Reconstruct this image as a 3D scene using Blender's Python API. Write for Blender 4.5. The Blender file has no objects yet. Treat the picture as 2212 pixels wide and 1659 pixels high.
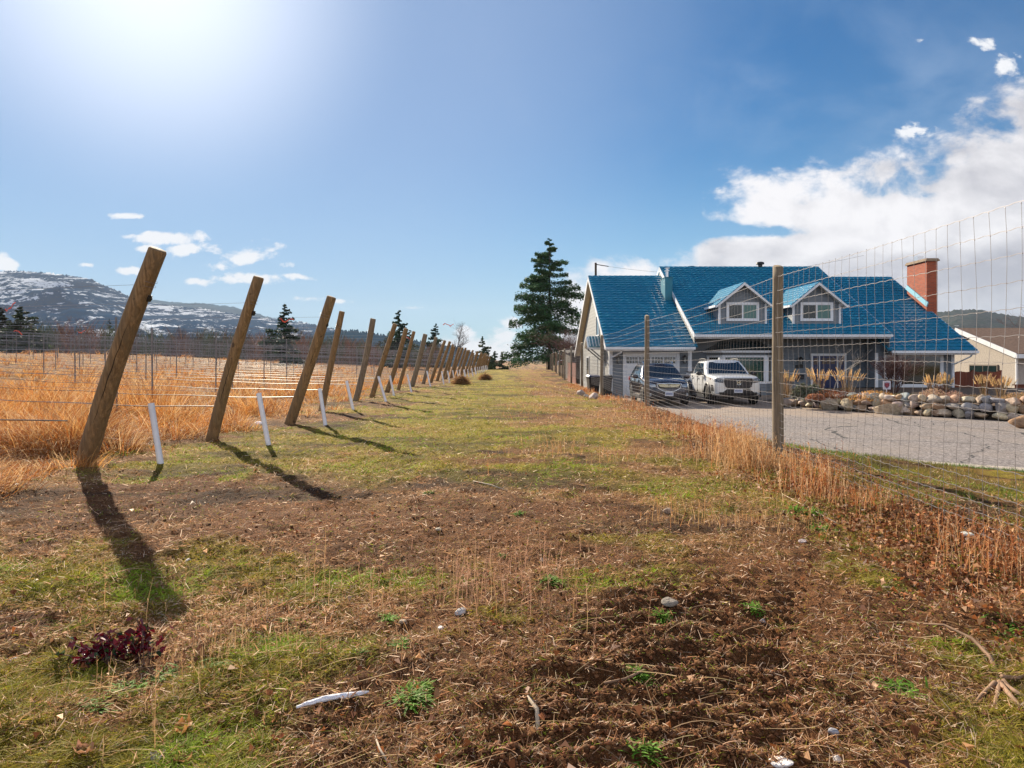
import bpy, bmesh, math, random
import numpy as np
from mathutils import Vector, Matrix, Euler
scene = bpy.context.scene
col = scene.collection
R = math.radians
# ------------------------------------------------------------------ camera
EYE = 1.2
cam_d = bpy.data.cameras.new("camera"); cam = bpy.data.objects.new("camera", cam_d); col.objects.link(cam)
cam.location = (0, 0, EYE); cam.rotation_euler = (R(90), 0, 0)
cam_d.sensor_width = 36; cam_d.lens = 24.0; cam_d.shift_y = -0.0237
cam_d.clip_start = 0.05; cam_d.clip_end = 30000
scene.camera = cam
scene.view_settings.view_transform = 'Standard'; scene.view_settings.look = 'None'
scene.view_settings.exposure = 1.12; scene.view_settings.gamma = 1
scene.cycles.max_bounces = 6; scene.cycles.diffuse_bounces = 3; scene.cycles.glossy_bounces = 3
scene.cycles.transmission_bounces = 4; scene.cycles.transparent_max_bounces = 8
scene.cycles.caustics_reflective = False; scene.cycles.caustics_refractive = False
# ------------------------------------------------------------------ sun and sky
SUN_EL = R(27.5); SX, SY = -0.470, 0.883
sdir = Vector((SX*math.cos(SUN_EL), SY*math.cos(SUN_EL), math.sin(SUN_EL))).normalized()
sl = bpy.data.lights.new("sun", 'SUN'); sl.energy = 5.0; sl.angle = R(0.53); sl.color = (1.0, 0.87, 0.68)
so = bpy.data.objects.new("sun", sl); col.objects.link(so)
so.rotation_euler = sdir.to_track_quat('Z', 'Y').to_euler()

class NG:
    """small helper for building shader node trees"""
    def __init__(s, tree): s.t = tree; s.n = tree.nodes; s.l = tree.links
    def put(s, sock, v):
        if v is None: return
        if isinstance(v, (int, float)): 
            sock.default_value = v if not hasattr(sock.default_value, '__len__') else [v]*len(sock.default_value)
        elif isinstance(v, (tuple, list, Vector)):
            v = list(v)
            if len(sock.default_value) == 4 and len(v) == 3: v = v+[1.0]
            sock.default_value = v
        else: s.l.new(v, sock)
    def m(s, op, a, b=None, c=None, clamp=False):
        n = s.n.new('ShaderNodeMath'); n.operation = op; n.use_clamp = clamp
        s.put(n.inputs[0], a); s.put(n.inputs[1], b); s.put(n.inputs[2], c)
        return n.outputs[0]
    def add(s, a, b): return s.m('ADD', a, b)
    def sub(s, a, b): return s.m('SUBTRACT', a, b)
    def mul(s, a, b): return s.m('MULTIPLY', a, b)
    def div(s, a, b): return s.m('DIVIDE', a, b)
    def mx(s, a, b): return s.m('MAXIMUM', a, b)
    def mn(s, a, b): return s.m('MINIMUM', a, b)
    def step(s, v, a, b, lo=0.0, hi=1.0):
        n = s.n.new('ShaderNodeMapRange'); n.interpolation_type = 'SMOOTHSTEP'
        s.put(n.inputs[0], v); s.put(n.inputs[1], a); s.put(n.inputs[2], b); s.put(n.inputs[3], lo); s.put(n.inputs[4], hi)
        return n.outputs[0]
    def mix(s, f, a, b, blend='MIX'):
        n = s.n.new('ShaderNodeMix'); n.data_type = 'RGBA'; n.blend_type = blend
        s.put(n.inputs[0], f); s.put(n.inputs[6], a); s.put(n.inputs[7], b)
        return n.outputs[2]
    def xyz(s, x, y, z):
        n = s.n.new('ShaderNodeCombineXYZ'); s.put(n.inputs[0], x); s.put(n.inputs[1], y); s.put(n.inputs[2], z); return n.outputs[0]
    def sep(s, v):
        n = s.n.new('ShaderNodeSeparateXYZ'); s.l.new(v, n.inputs[0]); return n.outputs
    def noise(s, vec, scale, detail=4, rough=0.55, dist=0.0, color=False, dim='3D'):
        n = s.n.new('ShaderNodeTexNoise'); n.noise_dimensions = dim
        if vec is not None: s.l.new(vec, n.inputs['Vector'])
        n.inputs['Scale'].default_value = scale; n.inputs['Detail'].default_value = detail
        n.inputs['Roughness'].default_value = rough; n.inputs['Distortion'].default_value = dist
        return n.outputs[1 if color else 0]
    def voro(s, vec, scale, feature='F1', out=0, rnd=1.0):
        n = s.n.new('ShaderNodeTexVoronoi'); n.feature = feature
        if vec is not None: s.l.new(vec, n.inputs['Vector'])
        n.inputs['Scale'].default_value = scale; n.inputs['Randomness'].default_value = rnd
        return n.outputs[out]
    def vmul(s, v, k):
        n = s.n.new('ShaderNodeVectorMath'); n.operation = 'MULTIPLY'; s.l.new(v, n.inputs[0]); n.inputs[1].default_value = k; return n.outputs[0]
    def vadd(s, a, b):
        n = s.n.new('ShaderNodeVectorMath'); n.operation = 'ADD'; s.put(n.inputs[0], a); s.put(n.inputs[1], b); return n.outputs[0]
    def ramp(s, f, stops, interp='LINEAR'):
        n = s.n.new('ShaderNodeValToRGB'); s.put(n.inputs[0], f); cr = n.color_ramp; cr.interpolation = interp
        while len(cr.elements) < len(stops): cr.elements.new(0.5)
        for e, (p, c) in zip(cr.elements, stops):
            e.position = p; e.color = (c, c, c, 1) if isinstance(c, (int, float)) else (*c, 1)
        return n.outputs[0]
    def bump(s, h, strength=0.5, dist=0.02, normal=None):
        n = s.n.new('ShaderNodeBump'); s.put(n.inputs['Strength'], strength); n.inputs['Distance'].default_value = dist
        s.l.new(h, n.inputs['Height'])
        if normal is not None: s.l.new(normal, n.inputs['Normal'])
        return n.outputs[0]

world = bpy.data.worlds.new("World"); scene.world = world; world.use_nodes = True
wt = world.node_tree; wt.nodes.clear(); g = NG(wt)
SKY = 0.052
sky = wt.nodes.new('ShaderNodeTexSky'); sky.sky_type = 'NISHITA'; sky.sun_disc = False
sky.sun_elevation = SUN_EL; sky.sun_rotation = math.atan2(SX, SY)
sky.altitude = 400; sky.air_density = 1.0; sky.dust_density = 0.0; sky.ozone_density = 1.5
tc = wt.nodes.new('ShaderNodeTexCoord'); dx, dy, dz = g.sep(tc.outputs['Generated'])
ady = g.mx(g.m('ABSOLUTE', dy), 0.05)
u = g.div(dx, ady); v = g.div(dz, ady)
def U(x): return (x-1106)/1475.0
def V(y): return (777-y)/1475.0
# clouds live on a flat deck of sky direction coordinates (sky geography, not the lens)
wv = g.xyz(u, g.mul(v, 1.5), g.mul(g.m('GREATER_THAN', dy, 0.0), 3.0))
n1 = g.noise(wv, 5.0, 9, 0.56, 0.25)
n2 = g.noise(g.vadd(wv, (3.1, 1.7, 0)), 2.4, 6, 0.5, 0.4)
n3 = g.noise(g.vadd(wv, (7.3, 4.1, 0)), 11.0, 9, 0.62, 0.5)
pts = [(600, 830), (985, 760), (1040, 735), (1060, 700), (1100, 705), (1160, 730), (1235, 590), (1300, 568), (1400, 575), (1430, 545), (1500, 510), (1515, 430), (1545, 400),
       (1620, 395), (1690, 378), (1760, 345), (1830, 330), (1900, 345), (1960, 330), (2010, 320), (2060, 280), (2130, 270), (2212, 225), (2400, 160), (2700, 100), (3300, 300)]
def uu(x): return (U(x)+0.5)/2.1
topc = g.ramp(g.div(g.add(u, 0.5), 2.1), [(max(0, min(1, uu(x))), V(y)+0.05) for x, y in pts])
topv = g.sub(topc, 0.05)
den = g.add(g.mul(g.sub(topv, v), 9.0), g.mul(g.sub(n1, 0.5), 2.6))
den = g.add(den, g.mul(g.sub(n3, 0.5), 1.7))
n4 = g.noise(g.vadd(wv, (1.3, 9.1, 0)), 24.0, 8, 0.62, 0.15)
den = g.add(den, g.mul(g.sub(n4, 0.5), 1.0))
den = g.add(den, g.mul(g.step(u, 0.62, 0.76), 0.45))
# a blue gap between the two right-hand banks
def blob(x, y, rx, ry, amp=1.0):
    du = g.div(g.sub(u, U(x)), rx/1475.0); dv = g.div(g.sub(v, V(y)), ry/1475.0)
    r2 = g.add(g.mul(du, du), g.mul(dv, dv))
    return g.mul(g.m('EXPONENT', g.mul(r2, -1.0)), amp)
gap = g.add(blob(1480, 492, 110, 24, 1.1), g.add(blob(1680, 500, 150, 18, 1.0), blob(1330, 520, 60, 18, 0.8)))
den = g.sub(den, gap)
big = g.step(den, -0.10, 0.50)
small = None
for b in [(355, 515, 75, 14), (430, 540, 80, 14), (540, 555, 75, 26), (545, 600, 95, 13), (460, 575, 40, 12), (268, 466, 40, 6), (640, 597, 55, 8), (12, 567, 26, 14), (290, 583, 26, 7),
          (182, 572, 20, 5), (424, 608, 24, 9), (676, 646, 32, 7), (738, 651, 36, 6), (890, 665, 34, 5), (1010, 722, 22, 11), (1085, 730, 42, 24), (1060, 757, 80, 12), (1110, 700, 30, 12), (320, 536, 32, 7), (275, 510, 22, 7), (620, 570, 40, 10), (1550, 405, 22, 8), (1985, 280, 40, 14), (2140, 95, 50, 16), (2195, 140, 50, 40), (1960, 85, 30, 8)]:
    s_ = blob(b[0], b[1], b[2]*1.25, b[3]*1.35, 1.0 if b[0] < 1500 else 0.66)
    small = s_ if small is None else g.mx(small, s_)
smallm = g.step(g.add(g.mul(small, 0.95), g.add(g.mul(g.sub(n3, 0.5), 3.0), g.mul(g.sub(n4, 0.5), 1.6))), 0.42, 0.85)
smallm = g.mul(smallm, g.step(small, 0.08, 0.30))
wisp = g.mul(g.step(n2, 0.45, 0.75), g.add(blob(1400, 290, 430, 180, 0.62), blob(1270, 210, 130, 60, 0.25)))
wisp = g.add(wisp, g.mul(blob(1870, 200, 420, 200, 0.42), g.step(n1, 0.35, 0.7)))
# light and shade inside the clouds come from their own density towards the sun
off = wt.nodes.new('ShaderNodeVectorMath'); off.operation = 'ADD'; wt.links.new(wv, off.inputs[0]); off.inputs[1].default_value = (-0.018, 0.03, 0)
n1b = g.noise(off.outputs[0], 5.0, 9, 0.56, 0.25)
relief = g.mul(g.sub(n1, n1b), 5.0)
depth = g.step(g.sub(topv, v), 0.02, 0.26)
shade = g.add(g.mul(depth, 0.55), g.mul(g.step(n2, 0.35, 0.62), 0.62))
shade = g.m('MULTIPLY_ADD', relief, -0.55, shade); shade = g.m('MINIMUM', g.mx(shade, 0.0), 1.0)
ccol = g.mix(shade, (1.02/SKY*1.0, 1.00/SKY*1.0, 1.02/SKY), (0.40/SKY, 0.40/SKY, 0.47/SKY))
ccol = g.mix(1.0, ccol, (0.58, 0.58, 0.58), 'MULTIPLY')
hs = wt.nodes.new('ShaderNodeHueSaturation'); hs.inputs['Saturation'].default_value = 1.55; wt.links.new(sky.outputs[0], hs.inputs['Color'])
skyc = g.mix(1.0, hs.outputs[0], (0.62, 1.00, 1.06), 'MULTIPLY')
sdn = wt.nodes.new('ShaderNodeVectorMath'); sdn.operation = 'DOT_PRODUCT'; wt.links.new(tc.outputs['Generated'], sdn.inputs[0]); sdn.inputs[1].default_value = sdir
aur = g.mul(g.step(sdn.outputs['Value'], 0.70, 0.97), 0.60)                    # pale sun glow mixed into the sky colour round the sun
skyc = g.mix(aur, skyc, (0.26/SKY, 0.335/SKY, 0.475/SKY))
skyc = g.mix(g.mul(g.m('POWER', g.m('MAXIMUM', g.div(g.sub(sdn.outputs['Value'], 0.94), 0.06), 0.0), 2.8), 0.8), skyc, (0.72/SKY, 0.76/SKY, 0.85/SKY))
skyc = g.mix(g.step(dz, 0.30, 0.0, 0.0, 0.60), skyc, (0.20/SKY, 0.33/SKY, 0.50/SKY))
c = g.mix(wisp, skyc, (0.24/SKY, 0.32/SKY, 0.45/SKY))
c = g.mix(g.mul(g.mx(big, 0.0), g.step(v, -0.02, 0.0)), c, ccol)
c = g.mix(g.mul(smallm, 0.95), c, (0.58/SKY, 0.585/SKY, 0.60/SKY))
# unseen bright cloud added behind the camera to fill the sides facing it
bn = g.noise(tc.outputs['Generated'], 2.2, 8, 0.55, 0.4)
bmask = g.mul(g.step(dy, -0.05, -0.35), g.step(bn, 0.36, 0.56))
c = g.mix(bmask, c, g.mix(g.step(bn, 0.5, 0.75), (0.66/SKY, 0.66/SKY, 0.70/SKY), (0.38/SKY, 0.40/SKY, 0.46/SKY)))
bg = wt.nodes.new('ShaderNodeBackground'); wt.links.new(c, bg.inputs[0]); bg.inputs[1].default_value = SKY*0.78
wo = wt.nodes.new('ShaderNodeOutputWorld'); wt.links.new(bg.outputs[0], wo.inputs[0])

# ------------------------------------------------------------------ helpers
def tag(o, label=None, cat=None, group=None, kind=None):
    if label: o['label'] = label
    if cat: o['category'] = cat
    if group: o['group'] = group
    if kind: o['kind'] = kind
    return o
ORG = {}
def thing(name, label, cat, loc=(0, 0, 0), group=None):
    o = bpy.data.objects.new(name, None); o.empty_display_size = 0.2; col.objects.link(o)
    o.location = loc; ORG[o.name] = Vector(loc)
    return tag(o, label, cat, group)
class MB:
    """collects shapes, then links them as one mesh object"""
    def __init__(s): s.v = []; s.f = []; s.mi = []; s.cur = 0
    def face(s, pts):
        i = len(s.v); s.v += [tuple(p) for p in pts]; s.f.append(tuple(range(i, i+len(pts)))); s.mi.append(s.cur)
    def hexa(s, p):   # 8 points: bottom 4 (ccw) then top 4
        i = len(s.v); s.v += [tuple(q) for q in p]
        for f in ((3, 2, 1, 0), (4, 5, 6, 7), (0, 1, 5, 4), (1, 2, 6, 5), (2, 3, 7, 6), (3, 0, 4, 7)):
            s.f.append(tuple(i+k for k in f)); s.mi.append(s.cur)
    def box(s, x0, x1, y0, y1, z0, z1):
        s.hexa([(x0, y0, z0), (x1, y0, z0), (x1, y1, z0), (x0, y1, z0), (x0, y0, z1), (x1, y0, z1), (x1, y1, z1), (x0, y1, z1)])
    def bar(s, a, b, w, h, up=(0, 0, 1)):
        a = Vector(a); b = Vector(b); d = (b-a).normalized(); r = d.cross(Vector(up)); 
        if r.length < 1e-4: r = Vector((1, 0, 0))
        r.normalize(); t = r.cross(d)
        P = []
        for q in (a, b):
            P.append([q-r*w/2-t*h/2, q+r*w/2-t*h/2, q+r*w/2+t*h/2, q-r*w/2+t*h/2])
        s.hexa(P[0]+P[1])
    def tube(s, pts, rad, n=8, cap=True):
        pts = [Vector(p) for p in pts]; m = len(pts)
        if not hasattr(rad, '__len__'): rad = [rad]*m
        i0 = len(s.v); prev = None
        for k, p in enumerate(pts):
            d = (pts[min(k+1, m-1)]-pts[max(k-1, 0)])
            if d.length < 1e-9: d = Vector((0, 0, 1))
            d.normalize()
            if prev is None:
                r = d.orthogonal().normalized()
            else:
                r = prev - d*prev.dot(d)
                if r.length < 1e-6: r = d.orthogonal()
                r.normalize()
            prev = r; q = d.cross(r)
            for j in range(n):
                a = 2*math.pi*j/n; s.v.append(tuple(p+(r*math.cos(a)+q*math.sin(a))*rad[k]))
        for k in range(m-1):
            for j in range(n):
                a = i0+k*n+j; b = i0+k*n+(j+1) % n
                s.f.append((a, b, b+n, a+n)); s.mi.append(s.cur)
        if cap and n > 2:
            s.f.append(tuple(i0+j for j in reversed(range(n)))); s.mi.append(s.cur)
            s.f.append(tuple(i0+(m-1)*n+j for j in range(n))); s.mi.append(s.cur)
    def ico(s, c, r, sub=1, jit=0.15, rng=random, sq=(1, 1, 1), rot=0.0):
        bm = bmesh.new(); bmesh.ops.create_icosphere(bm, subdivisions=sub, radius=1.0); i = len(s.v)
        bm.verts.ensure_lookup_table(); ca, sa = math.cos(rot), math.sin(rot)
        for w in bm.verts:
            k = 1+rng.uniform(-jit, jit); x, y, z = w.co.x*sq[0]*r*k, w.co.y*sq[1]*r*k, w.co.z*sq[2]*r*k
            s.v.append((c[0]+x*ca-y*sa, c[1]+x*sa+y*ca, c[2]+z))
        for f in bm.faces: s.f.append(tuple(i+w.index for w in f.verts)); s.mi.append(s.cur)
        bm.free()
    def prism(s, prof, a, b, axis='X'):   # profile of 2-D points extruded from a to b
        def P(t, p):
            return (t, p[0], p[1]) if axis == 'X' else ((p[0], t, p[1]) if axis == 'Y' else (p[0], p[1], t))
        n = len(prof); i = len(s.v)
        s.v += [P(a, p) for p in prof]+[P(b, p) for p in prof]
        s.f.append(tuple(i+k for k in range(n))); s.f.append(tuple(i+n+k for k in reversed(range(n)))); s.mi += [s.cur]*2
        for k in range(n):
            s.f.append((i+k, i+n+k, i+n+(k+1) % n, i+(k+1) % n)); s.mi.append(s.cur)
    def build(s, name, mat, parent=None, smooth=False, label=None, cat=None, group=None, kind=None, loc=None, bevel=0):
        org = Vector(loc) if loc is not None else (ORG.get(parent.name, Vector((0, 0, 0))) if parent else Vector((0, 0, 0)))
        me = bpy.data.meshes.new(name); me.from_pydata([(x-org.x, y-org.y, z-org.z) for x, y, z in s.v], [], s.f)
        mats = mat if isinstance(mat, (list, tuple)) else [mat]
        for k in mats: me.materials.append(k)
        if len(mats) > 1: me.polygons.foreach_set('material_index', s.mi)
        bm = bmesh.new(); bm.from_mesh(me); bmesh.ops.recalc_face_normals(bm, faces=bm.faces); bm.to_mesh(me); bm.free()
        if smooth: me.polygons.foreach_set('use_smooth', [True]*len(me.polygons))
        o = bpy.data.objects.new(name, me); col.objects.link(o)
        if parent: o.parent = parent; ORG[o.name] = org
        else: o.location = org; ORG[o.name] = org
        if bevel:
            md = o.modifiers.new('bevel', 'BEVEL'); md.width = bevel; md.segments = 2; md.limit_method = 'ANGLE'
        return tag(o, label, cat, group, kind)

def np_mesh(name, V_, F_, mat, colors=None, smooth=False, parent=None, loc=None):
    """V_ (n,3), F_ (m,k) arrays; colors (n,3) -> attribute Col"""
    org = np.array(loc if loc is not None else (tuple(ORG[parent.name]) if parent else (0, 0, 0)), float)
    me = bpy.data.meshes.new(name); V_ = np.asarray(V_, float)-org; k = F_.shape[1]; m = F_.shape[0]
    me.vertices.add(len(V_)); me.vertices.foreach_set('co', V_.astype(np.float32).ravel())
    me.loops.add(m*k); me.loops.foreach_set('vertex_index', F_.astype(np.int32).ravel())
    me.polygons.add(m); me.polygons.foreach_set('loop_start', (np.arange(m)*k).astype(np.int32))
    me.update(calc_edges=True)
    if smooth: me.polygons.foreach_set('use_smooth', np.ones(m, bool))
    if colors is not None:
        at = me.color_attributes.new('Col', 'FLOAT_COLOR', 'POINT')
        at.data.foreach_set('color', np.concatenate([colors, np.ones((len(colors), 1))], 1).astype(np.float32).ravel())
    me.materials.append(mat)
    o = bpy.data.objects.new(name, me); col.objects.link(o)
    if parent: o.parent = parent
    else: o.location = tuple(org)
    ORG[o.name] = Vector(org)
    return o

def material(name, base, rough=0.7, metal=0.0, var=0.0, vscale=5.0, alt=None, bump=0.0, bscale=30.0, coat=0.0, spec=0.5, stretch=(1, 1, 1), bdist=0.01):
    m = bpy.data.materials.new(name); m.use_nodes = True; t = m.node_tree; p = t.nodes['Principled BSDF']; q = NG(t)
    p.inputs['Roughness'].default_value = rough; p.inputs['Metallic'].default_value = metal
    p.inputs['Coat Weight'].default_value = coat; p.inputs['Coat Roughness'].default_value = 0.05
    p.inputs['Specular IOR Level'].default_value = spec
    o = t.nodes.new('ShaderNodeTexCoord').outputs['Object']
    o = q.vmul(o, stretch)
    if var > 0 or alt:
        n = q.noise(o, vscale, 5, 0.6)
        a2 = alt if alt else tuple(x*(1-var) for x in base)
        b2 = base if alt else tuple(min(1, x*(1+var*0.6)) for x in base)
        q.put(p.inputs['Base Color'], q.mix(q.step(n, 0.35, 0.68), b2, a2))
    else: q.put(p.inputs['Base Color'], base)
    if bump > 0: t.links.new(q.bump(q.noise(o, bscale, 5, 0.6), bump, bdist), p.inputs['Normal'])
    return m
def mat_col(name, rough=0.8, trans=0.0, varn=0.0):
    """colour comes from the mesh attribute Col (per blade / per leaf pigment)"""
    m = bpy.data.materials.new(name); m.use_nodes = True; t = m.node_tree; p = t.nodes['Principled BSDF']
    a = t.nodes.new('ShaderNodeAttribute'); a.attribute_name = 'Col'
    t.links.new(a.outputs['Color'], p.inputs['Base Color']); p.inputs['Roughness'].default_value = rough
    p.inputs['Specular IOR Level'].default_value = 0.25
    if trans > 0:
        tr = t.nodes.new('ShaderNodeBsdfTranslucent'); t.links.new(a.outputs['Color'], tr.inputs[0])
        mx = t.nodes.new('ShaderNodeMixShader'); mx.inputs[0].default_value = trans
        t.links.new(p.outputs[0], mx.inputs[1]); t.links.new(tr.outputs[0], mx.inputs[2])
        t.links.new(mx.outputs[0], t.nodes['Material Output'].inputs[0])
    return m

# numpy value noise
_rs = np.random.RandomState(5); _PT = _rs.rand(256, 256)
def vnoise(x, y):
    x = np.asarray(x, float); y = np.asarray(y, float)
    xi = np.floor(x).astype(int); yi = np.floor(y).astype(int); fx = x-xi; fy = y-yi
    fx = fx*fx*(3-2*fx); fy = fy*fy*(3-2*fy)
    a = _PT[xi & 255, yi & 255]; b = _PT[(xi+1) & 255, yi & 255]; c_ = _PT[xi & 255, (yi+1) & 255]; d = _PT[(xi+1) & 255, (yi+1) & 255]
    return (a*(1-fx)+b*fx)*(1-fy)+(c_*(1-fx)+d*fx)*fy
def fbm(x, y, s=1.0, o=4, sx=0.0):
    r = 0; a = 0.5; t = 0
    for k in range(o):
        r = r+a*vnoise(np.asarray(x)*s+17.3*k+sx, np.asarray(y)*s-9.1*k+sx); t += a; a *= 0.5; s *= 2.03
    return r/t
def sst(x, a, b):
    t = np.clip((np.asarray(x, float)-a)/(b-a), 0, 1); return t*t*(3-2*t)

# ------------------------------------------------------------------ terrain shape
EDGE = [(4.05, 120), (4.05, 45), (4.0, 30), (3.95, 20), (4.2, 16.5), (4.9, 14.2), (5.84, 12.8), (7.7, 11.4), (12, 8.8), (22, 3.5), (60, -14)]
def fence_x(y): return 3.065+0.0264*np.asarray(y, float)
def edge_dist(x, y):
    """distance to the road edge, positive on the field side"""
    x = np.asarray(x, float); y = np.asarray(y, float); best = np.full(np.broadcast(x, y).shape, 1e9); sgn = np.ones_like(best)
    for (x0, y0), (x1, y1) in zip(EDGE[:-1], EDGE[1:]):
        ex, ey = x1-x0, y1-y0; L2 = ex*ex+ey*ey
        t = np.clip(((x-x0)*ex+(y-y0)*ey)/L2, 0, 1); px = x-(x0+t*ex); py = y-(y0+t*ey); d = np.hypot(px, py)
        side = ex*py-ey*px
        m = d < best-1e-9; best = np.where(m, d, best); sgn = np.where(m, np.where(side < 0, 1, -1), sgn)
    return best*sgn
def hbase(x, y):
    x = np.asarray(x, float); y = np.asarray(y, float)
    df = x-fence_x(y)-0.15; de = edge_dist(x, y)
    k = np.clip(df, 0, None)/(np.clip(df, 0, None)+np.clip(de, 0, None)+1e-6)
    k = np.where(de <= 0, 1.0, k)
    k = np.where(df <= 0, 0.0, k)
    h = -0.63*k
    h = h+2.1*sst(-x, 5.0, 62.0)*sst(y, -30, 10)
    far = sst(np.hypot(x, y), 95, 260)
    h = h*(1-far)-7.0*far
    h = h-0.33*sst(x, 0.8, 3.4)*sst(y, 19, 27)*(1-sst(y, 60, 90))*(df <= 0)
    h = h-0.25*sst(y, 24, 60)*(x < 8)*(1-sst(-x, 4, 14))*(1-far)*(df <= 0)
    return h
def rutmask(x, y):
    cx = 0.38+0.42*(y-2.1); return sst(0.62-np.abs(x-cx), 0, 0.25)*sst(y, 1.2, 1.6)*(1-sst(y, 3.3, 4.0))
def h(x, y):
    x = np.asarray(x, float); y = np.asarray(y, float)
    nr = 1-sst(y, 25, 70); fld = (edge_dist(x, y) > 0)
    b = hbase(x, y)
    z = (fbm(x, y, 1.1, 3)-0.5)*0.10+(fbm(x, y, 6.0, 3, 3.0)-0.5)*0.05
    rm = rutmask(x, y)
    z = z+rm*(0.019*np.sin(y*2*math.pi/0.135+1.2*fbm(x, y, 3, 2)*6)+(fbm(x, y, 16, 3, 9)-0.5)*0.05-0.02)
    soil = sst(fbm(x, y, 0.8, 3, 40), 0.45, 0.6)
    z = z+(fbm(x, y, 15, 3, 6)-0.5)*0.050*(1-sst(y, 9, 16))
    return b+z*nr*fld
def hz(x, y): return float(h(np.array([x]), np.array([y]))[0])
def at(x, y, Y):  # a pixel of the 2212-wide picture at distance Y
    return Vector(((x-1106)/1475.0*Y, Y, EYE+(777-y)/1475.0*Y))
# ------------------------------------------------------------------ ground sheet
def axis_lines(segs):
    out = []
    for a, b, st in segs: out += list(np.arange(a, b, st))
    return np.array(out+[segs[-1][1]])
gx = axis_lines([(-9000, -900, 900), (-900, -120, 60), (-120, -30, 5), (-30, -9, 0.5), (-9, -3.2, 0.09), (-3.2, 3.4, 0.035), (3.4, 9, 0.12), (9, 30, 0.6), (30, 120, 6), (120, 900, 60), (900, 9000, 900)])
gy = axis_lines([(-900, -60, 60), (-60, -4, 4), (-4, 1.4, 0.3), (1.4, 5, 0.028), (5, 9, 0.06), (9, 16, 0.12), (16, 40, 0.4), (40, 120, 2), (120, 900, 40), (900, 9900, 900)])
GX, GY = np.meshgrid(gx, gy); GZ = h(GX.ravel(), GY.ravel())
nx, ny = len(gx), len(gy)
idx = np.arange(nx*ny).reshape(ny, nx)
F = np.stack([idx[:-1, :-1].ravel(), idx[:-1, 1:].ravel(), idx[1:, 1:].ravel(), idx[1:, :-1].ravel()], 1)
Vg = np.stack([GX.ravel(), GY.ravel(), GZ], 1)
# what grows or lies where: soil / moss / straw (pigment zones)
def zones(x, y):
    x = np.asarray(x, float); y = np.asarray(y, float)
    n = fbm(x, y, 0.55, 4, 11); n2 = fbm(x, y, 2.2, 4, 31); n3 = fbm(x, y, 0.16, 3, 71)
    lane = np.exp(-((x+0.9+0.012*y)/2.2)**2)*sst(y, 5.5, 9)                       # green lane between posts and weeds
    green = 0.62*n+0.5*n2-0.52+0.30*lane
    green = green+0.13*np.exp(-((x+2.2)**2/1.6+(y-2.3)**2/0.5))+0.06*np.exp(-((x+1.0)**2/1.2+(y-2.2)**2/0.25))
    soilp = np.exp(-((x+0.9)/1.7)**2-((y-5.2)/0.8)**2)+np.exp(-((x-0.7)/0.8)**2-((y-2.6)/1.0)**2)+0.5*np.exp(-((x+3.2)/1.2)**2-((y-6.3)/0.6)**2)
    green = green+0.06*(y < 4.6)+0.16*(fbm(x, y, 3.5, 3, 19)-0.5)
    green = green-0.25*soilp
    verge = (x > fence_x(y)+0.9)*(edge_dist(x, y) > 0)
    green = np.where(verge, 0.10+0.5*(n2-0.4), green)
    gm = sst(green, 0.02, 0.26)
    straw = sst(0.6*fbm(x, y, 0.9, 4, 55)+0.4*fbm(x, y, 5, 3, 77)+0.30*np.exp(-((x-1.9)/1.1)**2)*sst(y, 3, 7)-0.25*soilp+0.10*sst(-x, 3, 6), 0.44, 0.68)
    fieldm = sst(-x, 5.0, 6.5)
    straw = np.maximum(straw, fieldm)
    return gm, straw, soilp, fieldm
gm, st_, sp_, fm_ = zones(Vg[:, 0], Vg[:, 1])
soilc = np.array([0.165, 0.068, 0.025]); mossc = np.array([0.33, 0.28, 0.018]); strawc = np.array([0.46, 0.25, 0.10]); goldc = np.array([0.19, 0.075, 0.025])
C = soilc[None]*(1+0.9*(fbm(Vg[:, 0], Vg[:, 1], 1.5, 3, 91)-0.5))[:, None]
C = C*(1-st_[:, None]*0.55)+strawc[None]*st_[:, None]*0.55
C = C*(1-gm[:, None]*0.7)+mossc[None]*gm[:, None]*0.7
dk_ = sst(fbm(Vg[:, 0]*0.55, Vg[:, 1]*1.5, 1.1, 4, 123), 0.50, 0.62)*(1-0.5*st_)*(1-fm_)*(Vg[:, 1] > 4.5)
C = C*(1-0.62*dk_[:, None])
C = C*(1-fm_[:, None]*0.7)+goldc[None]*fm_[:, None]*0.7
mg = bpy.data.materials.new('ground_soil'); mg.use_nodes = True; t = mg.node_tree; p = t.nodes['Principled BSDF']; q = NG(t)
att = t.nodes.new('ShaderNodeAttribute'); att.attribute_name = 'Col'
oc = t.nodes.new('ShaderNodeTexCoord').outputs['Object']
na = q.noise(oc, 45, 6, 0.7); nb = q.noise(q.vmul(oc, (1, 1.6, 1)), 9, 5, 0.6); nc = q.voro(oc, 70)
cg = q.mix(1.0, att.outputs['Color'], q.ramp(na, [(0.30, 0.22), (0.5, 0.9), (0.70, 2.0)]), 'MULTIPLY')
cg = q.mix(q.mul(q.step(nb, 0.5, 0.75), 0.35), cg, (0.24, 0.13, 0.05))
cg = q.mix(q.mul(q.step(q.noise(oc, 120, 3, 0.7), 0.60, 0.68), 0.6), cg, (0.55, 0.36, 0.19))
t.links.new(cg, p.inputs['Base Color']); p.inputs['Roughness'].default_value = 0.95; p.inputs['Specular IOR Level'].default_value = 0.15
t.links.new(q.bump(q.add(q.mul(na, 1.0), q.mul(nb, 1.0)), 1.0, 0.05), p.inputs['Normal'])
ground = np_mesh('ground', Vg, F, mg, C, smooth=True); tag(ground, kind='structure')

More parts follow.
